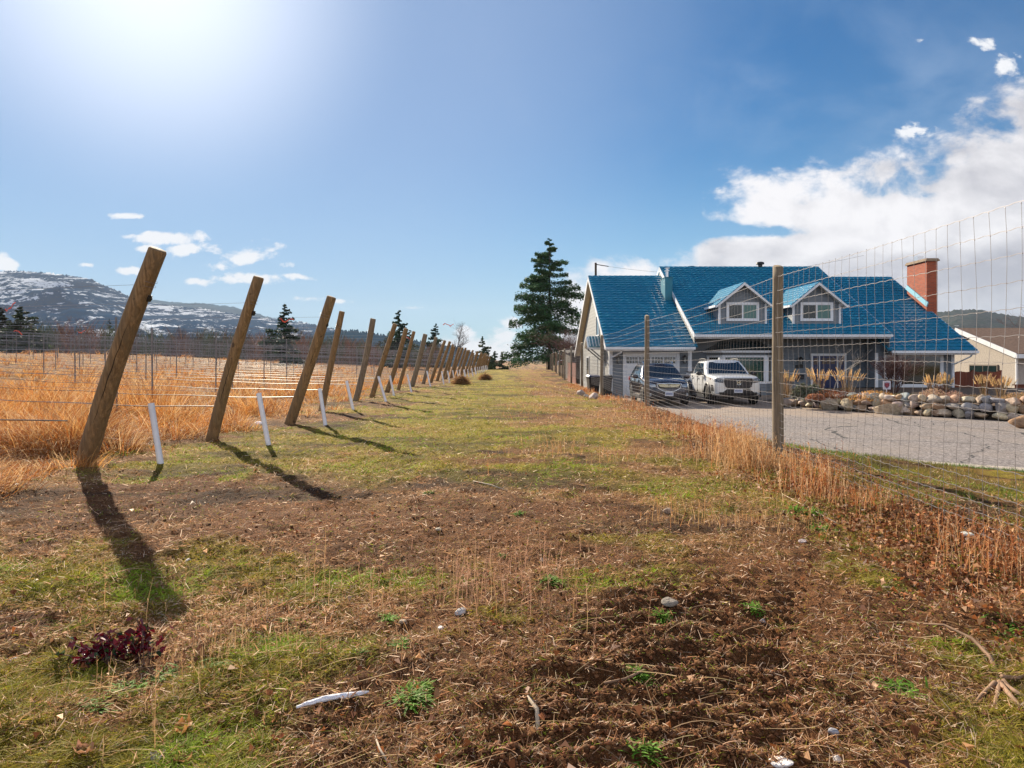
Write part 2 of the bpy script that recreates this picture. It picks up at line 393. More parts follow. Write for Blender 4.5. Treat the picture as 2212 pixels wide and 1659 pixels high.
# ------------------------------------------------------------------ road and driveway
mroad = bpy.data.materials.new('asphalt'); mroad.use_nodes = True; t = mroad.node_tree; p = t.nodes['Principled BSDF']; q = NG(t)
oc = t.nodes.new('ShaderNodeTexCoord').outputs['Object']
vor = q.voro(oc, 34, out=1)
sepv = t.nodes.new('ShaderNodeSeparateColor'); t.links.new(vor, sepv.inputs[0])
cr = q.ramp(sepv.outputs[0], [(0.0, (0.09, 0.072, 0.065)), (0.5, (0.185, 0.162, 0.155)), (1.0, (0.34, 0.30, 0.285))])
big_ = q.noise(oc, 0.55, 4, 0.6)
cr = q.mix(q.mul(q.step(big_, 0.42, 0.66), 0.35), cr, (0.27, 0.215, 0.17))
crk = q.voro(q.vadd(oc, q.vmul(q.noise(oc, 1.1, 3, 0.5, color=True), (0.9, 0.9, 0))), 0.28, 'DISTANCE_TO_EDGE')
cr = q.mix(q.m('LESS_THAN', crk, 0.0045), cr, (0.03, 0.028, 0.027))
rx_, ry_, rz_ = q.sep(oc)
cr = q.mix(q.mul(q.step(q.add(ry_, q.mul(big_, 6.0)), 22.0, 28.0), 0.4), cr, (0.40, 0.28, 0.18))
t.links.new(cr, p.inputs['Base Color']); p.inputs['Roughness'].default_value = 0.85
t.links.new(q.bump(q.noise(oc, 60, 4, 0.6), 0.5, 0.01), p.inputs['Normal'])
rb = MB()
far_side = [(4.05, 60), (24, 60), (24, 26), (60, 22), (90, 8), (60, -14)]
poly = [(x, y) for x, y in EDGE[1:]]
bm = bmesh.new(); vs = [bm.verts.new((x, y, -0.60)) for x, y in poly+[(90, -14), (90, 60), (4.05, 60)]]
bm.faces.new(vs); bmesh.ops.triangulate(bm, faces=bm.faces); me = bpy.data.meshes.new('road'); bm.normal_update(); bm.to_mesh(me); bm.free(); me.materials.append(mroad)
for pl in me.polygons:
    pass
ro = bpy.data.objects.new('road', me); col.objects.link(ro); tag(ro, kind='structure')
conc = material('concrete', (0.42, 0.36, 0.30), 0.85, var=0.2, vscale=3, bump=0.3)
kb = MB()
for (x0, y0), (x1, y1) in zip(EDGE[6:10], EDGE[7:11]):
    d = Vector((x1-x0, y1-y0, 0)).normalized(); kb.bar((x0, y0, -0.60), (x1, y1, -0.60), 0.34, 0.06)
kb.build('kerb', conc, kind='structure')

# ------------------------------------------------------------------ hills
def hill_mat(name, forest, rock, snow_amt, scale=1.0, snowc=(0.62, 0.66, 0.72)):
    m = bpy.data.materials.new(name); m.use_nodes = True; t = m.node_tree; p = t.nodes['Principled BSDF']; q = NG(t)
    oc = t.nodes.new('ShaderNodeTexCoord').outputs['Object']
    a = q.noise(q.vmul(oc, (1, 0.35, 3.2)), 0.0045*scale, 8, 0.66, 0.6); b = q.noise(oc, 0.03*scale, 5, 0.7); b2 = q.noise(q.vmul(oc, (1, 0.3, 2)), 0.0016*scale, 3, 0.5)
    x, y, z = q.sep(oc)
    cc = q.mix(q.step(b, 0.35, 0.65), forest, rock)
    hgt = q.mul(q.step(z, 60, 260), 0.07)
    s = q.step(q.add(q.add(a, q.mul(q.sub(b, 0.5), 0.55)), q.add(hgt, q.mul(q.sub(b2, 0.5), 0.30))), snow_amt, snow_amt+0.035)
    cc = q.mix(s, cc, snowc)
    t.links.new(cc, p.inputs['Base Color']); p.inputs['Roughness'].default_value = 1.0; p.inputs['Specular IOR Level'].default_value = 0.0
    return m
def hill(name, prof, Y0, Y1, mat, rough=1.0, seed=1, nu=420, nt=60, jag=0.0, base=-12):
    """ridge profile (x, y of the skyline) standing at distance Y1, with its foot at Y0"""
    px = np.array([a for a, b in prof], float); py = np.array([b for a, b in prof], float)
    us = np.linspace(px[0], px[-1], nu); ys = np.interp(us, px, py)
    uu_ = (us-1106)/1475; vv = (777-ys)/1475
    top = EYE+vv*Y1
    T = np.concatenate([np.linspace(0, 1, nt), [1.08, 1.25]])
    V_ = []
    for t_ in T:
        Y = Y0+(Y1-Y0)*t_
        X = uu_*Y1*(0.75+0.25*t_) if False else uu_*Y
        if t_ <= 1:
            r = t_**1.15*0.93+0.07*sst(t_, 0.85, 1.0)
        else: r = 1-(t_-1)*1.8
        n = fbm(X*0.004*rough, np.full_like(X, Y*0.004*rough), 1, 5, seed*13)-0.5
        Z = base+(top-base)*r+n*(top-base)*0.42*math.sin(math.pi*min(1, t_))**0.8*(1 if t_ < 1 else 0)
        if jag and abs(t_-1) < 1e-6: Z = Z+np.random.RandomState(seed).rand(nu)*jag
        V_.append(np.stack([X, np.full_like(X, Y), Z], 1))
    V_ = np.concatenate(V_); n_t = len(T); ii = np.arange(n_t*nu).reshape(n_t, nu)
    F_ = np.stack([ii[:-1, :-1].ravel(), ii[:-1, 1:].ravel(), ii[1:, 1:].ravel(), ii[1:, :-1].ravel()], 1)
    return tag(np_mesh(name, V_, F_, mat, smooth=True), kind='structure')
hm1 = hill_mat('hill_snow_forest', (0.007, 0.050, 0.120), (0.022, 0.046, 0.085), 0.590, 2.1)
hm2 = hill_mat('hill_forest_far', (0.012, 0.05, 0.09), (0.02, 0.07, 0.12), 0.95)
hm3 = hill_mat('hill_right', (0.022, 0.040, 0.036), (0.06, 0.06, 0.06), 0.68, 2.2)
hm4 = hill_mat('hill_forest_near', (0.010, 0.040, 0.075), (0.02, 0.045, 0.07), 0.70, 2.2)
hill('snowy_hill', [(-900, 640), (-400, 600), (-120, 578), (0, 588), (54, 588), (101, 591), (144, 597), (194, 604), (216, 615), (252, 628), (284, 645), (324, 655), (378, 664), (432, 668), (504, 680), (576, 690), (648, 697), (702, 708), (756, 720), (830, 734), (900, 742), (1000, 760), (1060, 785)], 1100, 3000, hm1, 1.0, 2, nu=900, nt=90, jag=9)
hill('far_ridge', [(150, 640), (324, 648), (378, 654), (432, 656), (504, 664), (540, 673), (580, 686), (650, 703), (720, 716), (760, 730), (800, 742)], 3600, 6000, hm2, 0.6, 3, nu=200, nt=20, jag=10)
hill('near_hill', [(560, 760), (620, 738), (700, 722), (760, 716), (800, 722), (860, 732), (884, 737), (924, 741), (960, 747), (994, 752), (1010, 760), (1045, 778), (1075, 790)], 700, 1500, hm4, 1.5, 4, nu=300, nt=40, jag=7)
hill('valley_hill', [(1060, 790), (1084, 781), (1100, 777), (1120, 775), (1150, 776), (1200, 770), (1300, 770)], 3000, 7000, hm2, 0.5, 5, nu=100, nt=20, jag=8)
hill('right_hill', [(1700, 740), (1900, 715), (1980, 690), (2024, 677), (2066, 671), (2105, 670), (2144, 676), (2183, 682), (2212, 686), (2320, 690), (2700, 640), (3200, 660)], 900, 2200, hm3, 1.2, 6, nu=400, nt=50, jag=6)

# ------------------------------------------------------------------ vineyard end posts and vine guards
mwood = bpy.data.materials.new('weathered_post_wood'); mwood.use_nodes = True; t = mwood.node_tree; p = t.nodes['Principled BSDF']; q = NG(t)
oc = t.nodes.new('ShaderNodeTexCoord').outputs['Object']
gr = q.noise(q.vmul(oc, (1, 1, 0.06)), 42, 6, 0.65, 0.8); gr2 = q.noise(q.vmul(oc, (1, 1, 0.12)), 9, 4, 0.6, 1.0); kn = q.noise(oc, 9, 3, 0.5)
cw = q.ramp(gr, [(0.3, (0.11, 0.060, 0.024)), (0.5, (0.26, 0.155, 0.066)), (0.72, (0.42, 0.27, 0.13))])
cw = q.mix(q.mul(q.step(gr2, 0.40, 0.65), 0.55), cw, (0.14, 0.10, 0.055))
cw = q.mix(q.mul(q.step(kn, 0.66, 0.72), 0.8), cw, (0.05, 0.03, 0.015))
t.links.new(cw, p.inputs['Base Color']); p.inputs['Roughness'].default_value = 0.8
t.links.new(q.bump(q.add(gr, gr2), 0.8, 0.02), p.inputs['Normal'])
mgrey = bpy.data.materials.new('grey_post_wood'); mgrey.use_nodes = True; t = mgrey.node_tree; p = t.nodes['Principled BSDF']; q = NG(t)
oc = t.nodes.new('ShaderNodeTexCoord').outputs['Object']
gr = q.noise(q.vmul(oc, (1, 1, 0.05)), 50, 6, 0.65, 0.8)
cw = q.ramp(gr, [(0.3, (0.10, 0.075, 0.050)), (0.5, (0.20, 0.155, 0.105)), (0.7, (0.32, 0.25, 0.17))])
t.links.new(cw, p.inputs['Base Color']); p.inputs['Roughness'].default_value = 0.85
t.links.new(q.bump(gr, 0.5, 0.01), p.inputs['Normal'])
mcrack = material('dark_crack', (0.02, 0.013, 0.008), 1.0)
mwire = material('galvanised_wire', (0.27, 0.25, 0.25), 0.45, metal=0.6)
mdrip = material('drip_hose', (0.035, 0.030, 0.030), 0.45)
mblack = material('black_plastic', (0.015, 0.015, 0.017), 0.5)
mtube = material('white_vine_tube', (0.78, 0.78, 0.83), 0.45, var=0.06, vscale=12)
mred = material('orange_red_ribbon', (0.75, 0.10, 0.05), 0.6)
ROWD = Vector((-0.94, 0.34, 0)).normalized()
# row: x, y of the foot (field coordinates), height, radius
rows = [(-4.85, 7.68, 2.36, 0.096), (-4.52, 10.2, 2.36, 0.080), (-4.22, 12.8, 2.33, 0.092), (-4.50, 16.0, 2.32, 0.070), (-4.55, 19.7, 2.35, 0.085), (-4.6, 22.2, 2.33, 0.08), (-4.62, 24.9, 2.3, 0.085), (-4.6, 27.3, 2.34, 0.07),
        (-4.6, 31.0, 2.36, 0.11), (-4.6, 35.0, 2.4, 0.09), (-4.6, 38.2, 2.35, 0.09), (-4.6, 41.4, 2.4, 0.09), (-4.6, 44.6, 2.35, 0.08)]
yy = 48.0; rr = random.Random(3)
while yy < 128: rows.append((-4.65+rr.uniform(-0.12, 0.12), yy, 2.3+rr.uniform(-0.15, 0.12), 0.095)); yy += 3.1+rr.uniform(-0.2, 0.2)
ordinal = ['nearest', 'second nearest', 'third', 'fourth', 'fifth', 'sixth', 'seventh', 'eighth', 'ninth', 'tenth', 'eleventh', 'twelfth', 'thirteenth', 'fourteenth', 'fifteenth', 'sixteenth', 'seventeenth', 'eighteenth', 'nineteenth', 'twentieth']
extra = ['thick leaning wooden end post with long dark split, nearest the camera', 'leaning wooden end post with flat clean cut top, second nearest the camera', 'stout leaning wooden end post with dented top, third from the camera, by a thinner one',
         'thinner leaning end post with notched ragged top, fourth from the camera', 'greyer leaning end post with flared top, fifth from the camera', 'leaning end post with narrow pinched tip, sixth from the camera',
         'brown leaning end post, seventh from the camera', 'thin leaning end post, eighth from the camera', 'dark thick leaning end post standing beyond a gap, ninth from the camera']
TOPS = []
for i, (x, y, hh, rad) in enumerate(rows):
    rg = random.Random(100+i); z0 = hz(x, y); k = hh*(0.478 if i == 0 else rg.uniform(0.30, 0.40))
    if i == 1: k = 0.90
    if i == 2: k = 0.98
    if i == 3: k = 0.60
    if i == 4: k = 0.62
    base = Vector((x, y, z0-0.15)); top = Vector((x, y, z0+hh))-ROWD*k
    TOPS.append((base, top))
    if i < 20: lab = extra[i] if i < len(extra) else 'weathered leaning wooden end post, %s from the camera in the receding line' % ordinal[i]
    else: lab = 'far leaning wooden end post in the crowded end of the receding line'
    e = thing('end_post', lab, 'post', (x, y, z0), 'leaning wooden end posts of the vine rows')
    m = MB(); d = (top-base); r0 = rad; pts = []; rads = []
    n = 14 if i < 6 else 8; bend = d.normalized().orthogonal()*rg.uniform(-0.02, 0.02)
    for j in range(n+1):
        s_ = j/n; pts.append(base+d*s_+bend*math.sin(math.pi*s_)*2); rads.append(r0*(1.08-0.13*s_+rg.uniform(-0.022, 0.022)))
    dn = d.normalized(); pts.append(top+dn*0.018); rads.append(r0*0.86)
    m.tube(pts, rads, 20 if i < 4 else 12)
    m.build('shaft', mwood if i not in (4, 8, 9) else mgrey, e, smooth=False if False else True)
    if i < 3:   # long drying split facing the lane
        c_ = MB(); side = dn.cross(Vector((0, -1, 0))).normalized(); fwd = side.cross(dn).normalized()
        if fwd.y > 0: fwd = -fwd
        s0, s1 = (0.10, 0.72) if i == 0 else ((0.25, 0.55) if i == 1 else (0.5, 0.62)); pp = []; rr_ = []
        for j in range(25):
            s_ = s0+(s1-s0)*j/24; off = r0*(0.10+0.30*s_)*(1 if side.x > 0 else -1)+0.004*math.sin(j*1.7)
            sd = side*off; dep = math.sqrt(max(1e-4, (r0*(1.03-0.08*s_))**2-off*off))
            pp.append(base+d*s_+bend*math.sin(math.pi*s_)*2+sd+fwd*(dep-0.0005)); rr_.append(0.0045*math.sin(math.pi*(j+0.6)/25.5)+0.0008)
        c_.tube(pp, rr_, 6); c_.build('split', mcrack, e)
    if i < 5:
        w = MB(); hh2 = base+d*0.86
        for a_ in range(2):
            q0 = hh2+dn*(0.05*a_); sd = dn.cross(Vector((0, 1, 0))).normalized(); fw = sd.cross(dn)
            w.tube([q0+(sd*math.cos(t_)+fw*math.sin(t_))*(r0+0.002) for t_ in np.linspace(0, 2*math.pi, 17)], 0.0022, 4)
        w.build('wire_wrap', mwire, e)
        if i < 3:
            cl = MB(); qq = base+d*0.80+Vector((r0*0.93, -r0*0.2, 0)); cl.bar(qq-dn*0.035, qq+dn*0.035, 0.045, 0.035); cl.bar(qq-dn*0.012, qq+dn*0.012, 0.055, 0.045)
            cl.build('wire_clip', mblack, e)
# white vine guards on the anchor rods
tubes = [(347, 1003, 325, 880, 7.84), (580, 962, 558, 872, 9.57), (703, 920, 690, 853, 12.4), (763, 888, 748, 845, 15.9), (834, 870, 817, 826, 19.0), (851, 852, 842, 815, 22.5), (889, 840, 880, 810, 25.6), (930, 830, 922, 802, 30.5)]
TB = []
for i, (x0, y0, x1, y1, Y) in enumerate(tubes):
    X = (x0-1106)/1475*Y; z0 = hz(X, Y); L = 0.68+0.03*math.sin(i*2)
    tx = (x1-1106)/1475*(Y+0.05)-X
    TB.append((X, Y, z0, tx, L))
for r_ in rows[9:30]:
    X = r_[0]+1.15; Y = r_[1]-0.4; TB.append((X, Y, hz(X, Y), -0.12, 0.68))
for i, (X, Y, z0, tx, L) in enumerate(TB):
    if i == 0: lab = 'white plastic tube nearest the camera, leaning beside the thick nearest end post'
    elif i < 10: lab = 'white plastic tube on its anchor rod, %s from the camera' % ordinal[i]
    else: lab = 'small far white tube at the foot of the crowded distant end posts'
    e = thing('vine_guard', lab, 'plant tube', (X, Y, z0), 'white plastic tubes along the end posts')
    m = MB(); b = Vector((X, Y, z0-0.02)); tp = Vector((X+tx, Y+0.06, z0+L)); n = 16 if i < 4 else 8
    dd = (tp-b); m.tube([b, b+dd*0.3, b+dd*0.7, tp], [0.036, 0.034, 0.034, 0.035], n, cap=False)
    m.tube([tp, b+dd*0.6, b+dd*0.3, b], 0.030, n, cap=False)
    m.build('sleeve', mtube, e, smooth=True)
    w = MB(); 
    if i < len(rows):
        bs, tp2 = TOPS[i]; w.tube([b, tp, bs+(tp2-bs)*0.62], 0.0016, 4)
        w.build('anchor_wire', mwire, e)
# ------------------------------------------------------------------ trellis wires, hoses and metal line posts
def polywire(m, pts, r, n=3): m.tube(pts, r, n, cap=False)
lp_count = 0
mpost = material('grey_metal_stake', (0.20, 0.19, 0.19), 0.5, metal=0.5, var=0.3, vscale=3)
lpm = None
for i, ((base, top), row) in enumerate(zip(TOPS, rows)):
    L = 62 if i < 22 else 30; rg = random.Random(300+i)
    if i == 0: lab = 'trellis wires running left from the nearest end post'
    elif i < 20: lab = 'trellis wires running left from the %s end post' % ordinal[i]
    else: lab = 'faint far trellis wires among the distant rows'
    e = thing('row_wires', lab, 'wires', (base.x, base.y, base.z), 'trellis wires of the vine rows')
    m = MB(); d = top-base
    for hgt in ((0.34, 0.47, 0.58, 0.69, 0.78, 0.86) if i < 24 else (0.5, 0.86)):
        st = base+d*hgt; pts = []; n = 11
        zoff = st.z-hz(st.x, st.y)
        for j in range(n):
            s_ = L*j/(n-1); P = st+ROWD*s_
            zz = float(hbase(np.array([P.x]), np.array([P.y]))[0])
            P.z = (st.z if j == 0 else zz+zoff+rg.uniform(-0.015, 0.015)); pts.append(P)
        polywire(m, pts, 0.0024 if i < 10 else 0.0034)
    m.build('wires', mwire, e)
    if i < 16:
        hs = MB(); pts = []; off = 0.55
        s_ = 0.0 if i not in (0,) else 0.5
        while s_ < 30:
            P = Vector((base.x, base.y, 0))+d*0.22*Vector((1, 1, 0)).length*0+ROWD*s_; P = Vector((base.x+d.x*0.25, base.y+d.y*0.25, 0))+ROWD*s_
            P.z = float(hbase(np.array([P.x]), np.array([P.y]))[0])+0.50+0.012*math.sin(s_*2.3+i)-0.02*abs(math.sin(s_*0.52)); pts.append(P); s_ += 0.7
        hs.tube(pts, 0.008, 5)
        hs.build('drip_hose', mdrip, e)
    # line posts
    s_ = 4.2+rg.uniform(0, 1.5)
    nmax = 9 if i < 26 else 3
    for j in range(nmax):
        P = Vector((base.x, base.y, 0))+ROWD*s_; s_ += 6.1
        zz = float(hbase(np.array([P.x]), np.array([P.y]))[0])
        if (P.x/P.y) < -0.80 or (P.x/P.y) > 0.8: continue
        if lp_count > 255: break
        lp_count += 1
        pm = MB(); hh = 2.02+rg.uniform(-0.06, 0.06); tl = rg.uniform(-0.02, 0.02)
        pm.hexa([(-0.016, -0.014, -0.1), (0.016, -0.014, -0.1), (0.016, 0.014, -0.1), (-0.016, 0.014, -0.1), (-0.016+tl, -0.014, hh), (0.016+tl, -0.014, hh), (0.016+tl, 0.014, hh), (-0.016+tl, 0.014, hh)])
        if i < 3 and j < 3: lb = 'thin grey metal stake, %s one along the %s wire row' % (['first', 'second', 'third'][j], ['nearest', 'second', 'third'][i])
        else: lb = 'thin grey metal stake standing among the trellis wires of the field'
        o = pm.build('line_post', mpost, label=lb, cat='post', group='metal stakes along the vine rows'); o.location = (P.x, P.y, zz)
# utility-grade far things: orange ribbons on the wires
rbn = [(968, 702, 34, 'orange red ribbon on the wires near the small conifer', 0.5), (22, 667, 24, 'orange red ribbon tangled on a wire before the leftmost conifer', 0.35), (176, 716, 30, 'orange red ribbon on the wires left of the nearest post', 0.3), (618, 688, 26, 'bright orange ribbon on a wire in front of the pointed conifer', 0.5), (38, 716, 26, 'faded red ribbon on the wires by the dark conifer', 0.3), (880, 728, 40, 'small red ribbon on the wires near the ninth post', 0.3)]
for x, y, Y, lb, sz in rbn:
    P = at(x, y, Y); m = MB(); rg = random.Random(int(x))
    a = P-Vector((sz*0.5, 0, 0))
    for k in range(7):
        b = a+Vector((sz/7*rg.uniform(0.4, 1.6), rg.uniform(-0.04, 0.04), rg.uniform(-0.09, 0.08))); m.bar(a, b, 0.006, 0.035*rg.uniform(0.5, 1.3)); a = b
    m.build('ribbon', mred, label=lb, cat='ribbon', loc=P)

# ------------------------------------------------------------------ deer fence
fposts = [(8.5, 0.066, 2.36), (18.0, 0.064, 2.36), (29.3, 0.075, 2.36), (40.5, 0.08, 2.3), (51, 0.07, 2.3), (61, 0.08, 2.2), (71, 0.08, 2.3), (82, 0.09, 2.3), (92, 0.09, 2.2), (103, 0.09, 2.3), (114, 0.09, 2.2), (126, 0.09, 2.2)]
fe = thing('deer_fence', 'tall galvanised wire deer fence on round wooden posts between the field and the road', 'fence', (fence_x(8.5), 8.5, 0))
for i, (y, r_, hh) in enumerate(fposts):
    x = float(fence_x(y))+0.02; z0 = hz(x, y); m = MB(); rg = random.Random(i+60); pts = []; rd = []
    n = 16
    ztop = EYE+ (1.155 if i < 2 else 1.10-0.03*i)
    for j in range(n+1):
        pts.append((x+0.004*math.sin(j*0.5+i), y+0.004*math.sin(j*0.5), z0-0.2+(ztop-z0+0.2)*j/n)); rd.append(r_*(1.05-0.10*j/n)*(1+rg.uniform(-0.012, 0.012)))
    pts.append((pts[-1][0], y, ztop+0.008)); rd.append(r_*0.85)
    m.tube(pts, rd, 18 if i < 2 else 10); m.build('post', mgrey, fe, smooth=True)
for (xx, yy_, hh) in [(4.65, 60, 1.9), (4.9, 66, 1.9), (5.0, 76, 2.0), (5.1, 87, 2.0)]:
    m = MB(); m.tube([(xx, yy_, -0.6), (xx, yy_, hh)], 0.06, 8); m.build('post', mgrey, fe)
hts = [0.06, 0.13, 0.20, 0.28, 0.36, 0.45, 0.55, 0.66, 0.78, 0.91, 1.05, 1.20, 1.36, 1.53, 1.71, 1.89, 2.06, 2.23]
fys = list(np.arange(2.6, 60, 0.152)); rg = np.random.RandomState(8)
wv_ = np.cumsum(rg.randn(len(fys))*0.006); wv_ -= np.linspace(wv_[0], wv_[-1], len(wv_))
def sagf(y, hgt):
    ys = [-1.0]+[q_[0] for q_ in fposts]; k = max(0, np.searchsorted(ys, y)-1); k = min(k, len(ys)-2)
    t_ = (y-ys[k])/(ys[k+1]-ys[k]); return -0.035*math.sin(math.pi*t_)*(1+0.8*math.sin(hgt*3+k))-(0.0 if y < 24 else 0.10*sst(y, 24, 60))
for hi, hgt in enumerate(hts):
    m = MB(); pts = []; ph = hi*1.3
    for k, y in enumerate(fys):
        x = float(fence_x(y)); z = hgt+sagf(y, hgt)+0.006*math.sin(y*1.1+ph)
        bul = 0.03*math.sin(y*0.9+hgt*2.0)*math.sin(hgt*1.35)
        pts.append((x+bul, y, z+rg.uniform(-0.002, 0.002)))
        if y < 22: pts.append((x+bul, y+0.045, z+0.003)); pts.append((x+bul, y+0.10, z-0.003))
    y = 60.5
    while y < 128: pts.append((float(fence_x(y)), y, hgt-0.12)); y += 5
    m.tube(pts, 0.0025 if hi < len(hts)-1 else 0.0024, 4, cap=False)
    if hi == 0: mm = m
    else:
        o_ = len(mm.v); mm.v += m.v; mm.f += [tuple(a+o_ for a in f_) for f_ in m.f]; mm.mi += m.mi
mm.build('horizontal_wires', mwire, fe); mm = MB()
kn = MB()
for k, y in enumerate(fys):
    x = float(fence_x(y)); pts = []
    for hgt in hts:
        bul = 0.03*math.sin(y*0.9+hgt*2.0)*math.sin(hgt*1.35)
        sl_ = 0.05*math.sin(y*0.8)*(hgt-1.1)*0.5+0.012*math.sin(y*7.1+hgt*2.2)
        pts.append((x+bul-0.003, y+sl_+rg.uniform(-0.004, 0.004), hgt+sagf(y, hgt)+0.006*math.sin(y*1.1)))
        if y < 14: kn.ico((pts[-1][0], pts[-1][1], pts[-1][2]), 0.0045, 1, 0.1)
    mm.tube(pts, 0.0014, 3 if y > 12 else 4, cap=False)
mm.build('vertical_wires', mwire, fe); kn.build('wire_knots', mwire, fe)
# ------------------------------------------------------------------ materials for the house
def siding_mat(name, base):
    m = bpy.data.materials.new(name); m.use_nodes = True; t = m.node_tree; p = t.nodes['Principled BSDF']; q = NG(t)
    oc = t.nodes.new('ShaderNodeTexCoord').outputs['Object']; x, y, z = q.sep(oc)
    fr = q.m('FRACT', q.div(q.add(z, 10.0), 0.20)); n = q.noise(q.vmul(oc, (1, 1, 6)), 3, 4, 0.6)
    q.put(p.inputs['Base Color'], q.mix(q.step(n, 0.35, 0.7), base, tuple(c_*0.86 for c_ in base)))
    p.inputs['Roughness'].default_value = 0.6
    t.links.new(q.bump(q.m('POWER', q.sub(1.0, fr), 1.5), 1.0, 0.022), p.inputs['Normal'])
    return m
msid_shaded = siding_mat('lap_siding_shaded', (0.17, 0.20, 0.235))  # front boards: same siding with blue-grey shade put into its colour
msid_lit = siding_mat('lap_siding_lit', (0.21, 0.215, 0.215))  # gable end: same siding with the sunlit tone put into its colour
mwhite = material('white_trim_paint', (0.72, 0.75, 0.80), 0.45, var=0.08, vscale=2)
msoff = material('cream_soffit', (0.72, 0.70, 0.62), 0.6, var=0.06, vscale=3)
mroof = bpy.data.materials.new('blue_metal_shingle'); mroof.use_nodes = True; t = mroof.node_tree; p = t.nodes['Principled BSDF']; q = NG(t)
oc = t.nodes.new('ShaderNodeTexCoord').outputs['Object']; x, y, z = q.sep(oc)
n = q.noise(q.vmul(oc, (1.0, 3, 3)), 2.2, 5, 0.6); n2_ = q.noise(oc, 26, 4, 0.65)
row_ = q.m('FLOOR', q.div(z, 0.165)); cell = q.voro(q.xyz(q.div(x, 0.33), q.mul(row_, 1.37), 0.0), 1.0, out=1)
sp2 = t.nodes.new('ShaderNodeSeparateColor'); t.links.new(cell, sp2.inputs[0])
cb = q.mix(q.step(n, 0.35, 0.66), (0.008, 0.165, 0.30), (0.018, 0.225, 0.37))
cb = q.mix(q.mul(q.step(q.noise(q.vmul(oc, (1.0, 0.35, 0.5)), 1.1, 5, 0.65), 0.48, 0.70), 0.30), cb, (0.045, 0.22, 0.32)); cb = q.mix(q.mul(sp2.outputs[0], 0.40), cb, (0.005, 0.13, 0.25)); cb = q.mix(q.mul(q.step(n2_, 0.5, 0.7), 0.25), cb, (0.05, 0.24, 0.36))
t.links.new(cb, p.inputs['Base Color']); p.inputs['Roughness'].default_value = 0.36; p.inputs['Specular IOR Level'].default_value = 0.5
t.links.new(q.bump(q.add(q.noise(oc, 7, 4, 0.6), q.mul(n2_, 0.5)), 0.35, 0.02), p.inputs['Normal'])
mteal = material('teal_sheet_metal', (0.012, 0.17, 0.25), 0.5, var=0.15, vscale=4)
mdkroof = material('dark_blue_grey_roof', (0.012, 0.035, 0.05), 0.5)
mlgblue = material('light_blue_flashing', (0.25, 0.55, 0.68), 0.45)
mglass = material('window_glass', (0.010, 0.022, 0.022), 0.04, spec=0.9)
mgblind = material('window_blind_glass', (0.03, 0.10, 0.095), 0.08, spec=0.9)
mbluedoor = material('blue_door_paint', (0.002, 0.014, 0.085), 0.3)
mmetal = material('shiny_flue_metal', (0.65, 0.66, 0.68), 0.25, metal=0.9)
mbrick = bpy.data.materials.new('red_brick'); mbrick.use_nodes = True; t = mbrick.node_tree; p = t.nodes['Principled BSDF']; q = NG(t)
oc = t.nodes.new('ShaderNodeTexCoord').outputs['Object']; x, y, z = q.sep(oc)
bk = t.nodes.new('ShaderNodeTexBrick'); t.links.new(q.xyz(q.add(x, y), z, 0.0), bk.inputs['Vector'])
bk.inputs['Color1'].default_value = (0.44, 0.085, 0.03, 1); bk.inputs['Color2'].default_value = (0.29, 0.05, 0.02, 1); bk.inputs['Mortar'].default_value = (0.22, 0.13, 0.09, 1)
bk.inputs['Scale'].default_value = 1.0; bk.inputs['Mortar Size'].default_value = 0.009; bk.inputs['Brick Width'].default_value = 0.22; bk.inputs['Row Height'].default_value = 0.078
t.links.new(bk.outputs['Color'], p.inputs['Base Color']); p.inputs['Roughness'].default_value = 0.85
t.links.new(q.bump(bk.outputs['Fac'], -0.5, 0.01), p.inputs['Normal'])

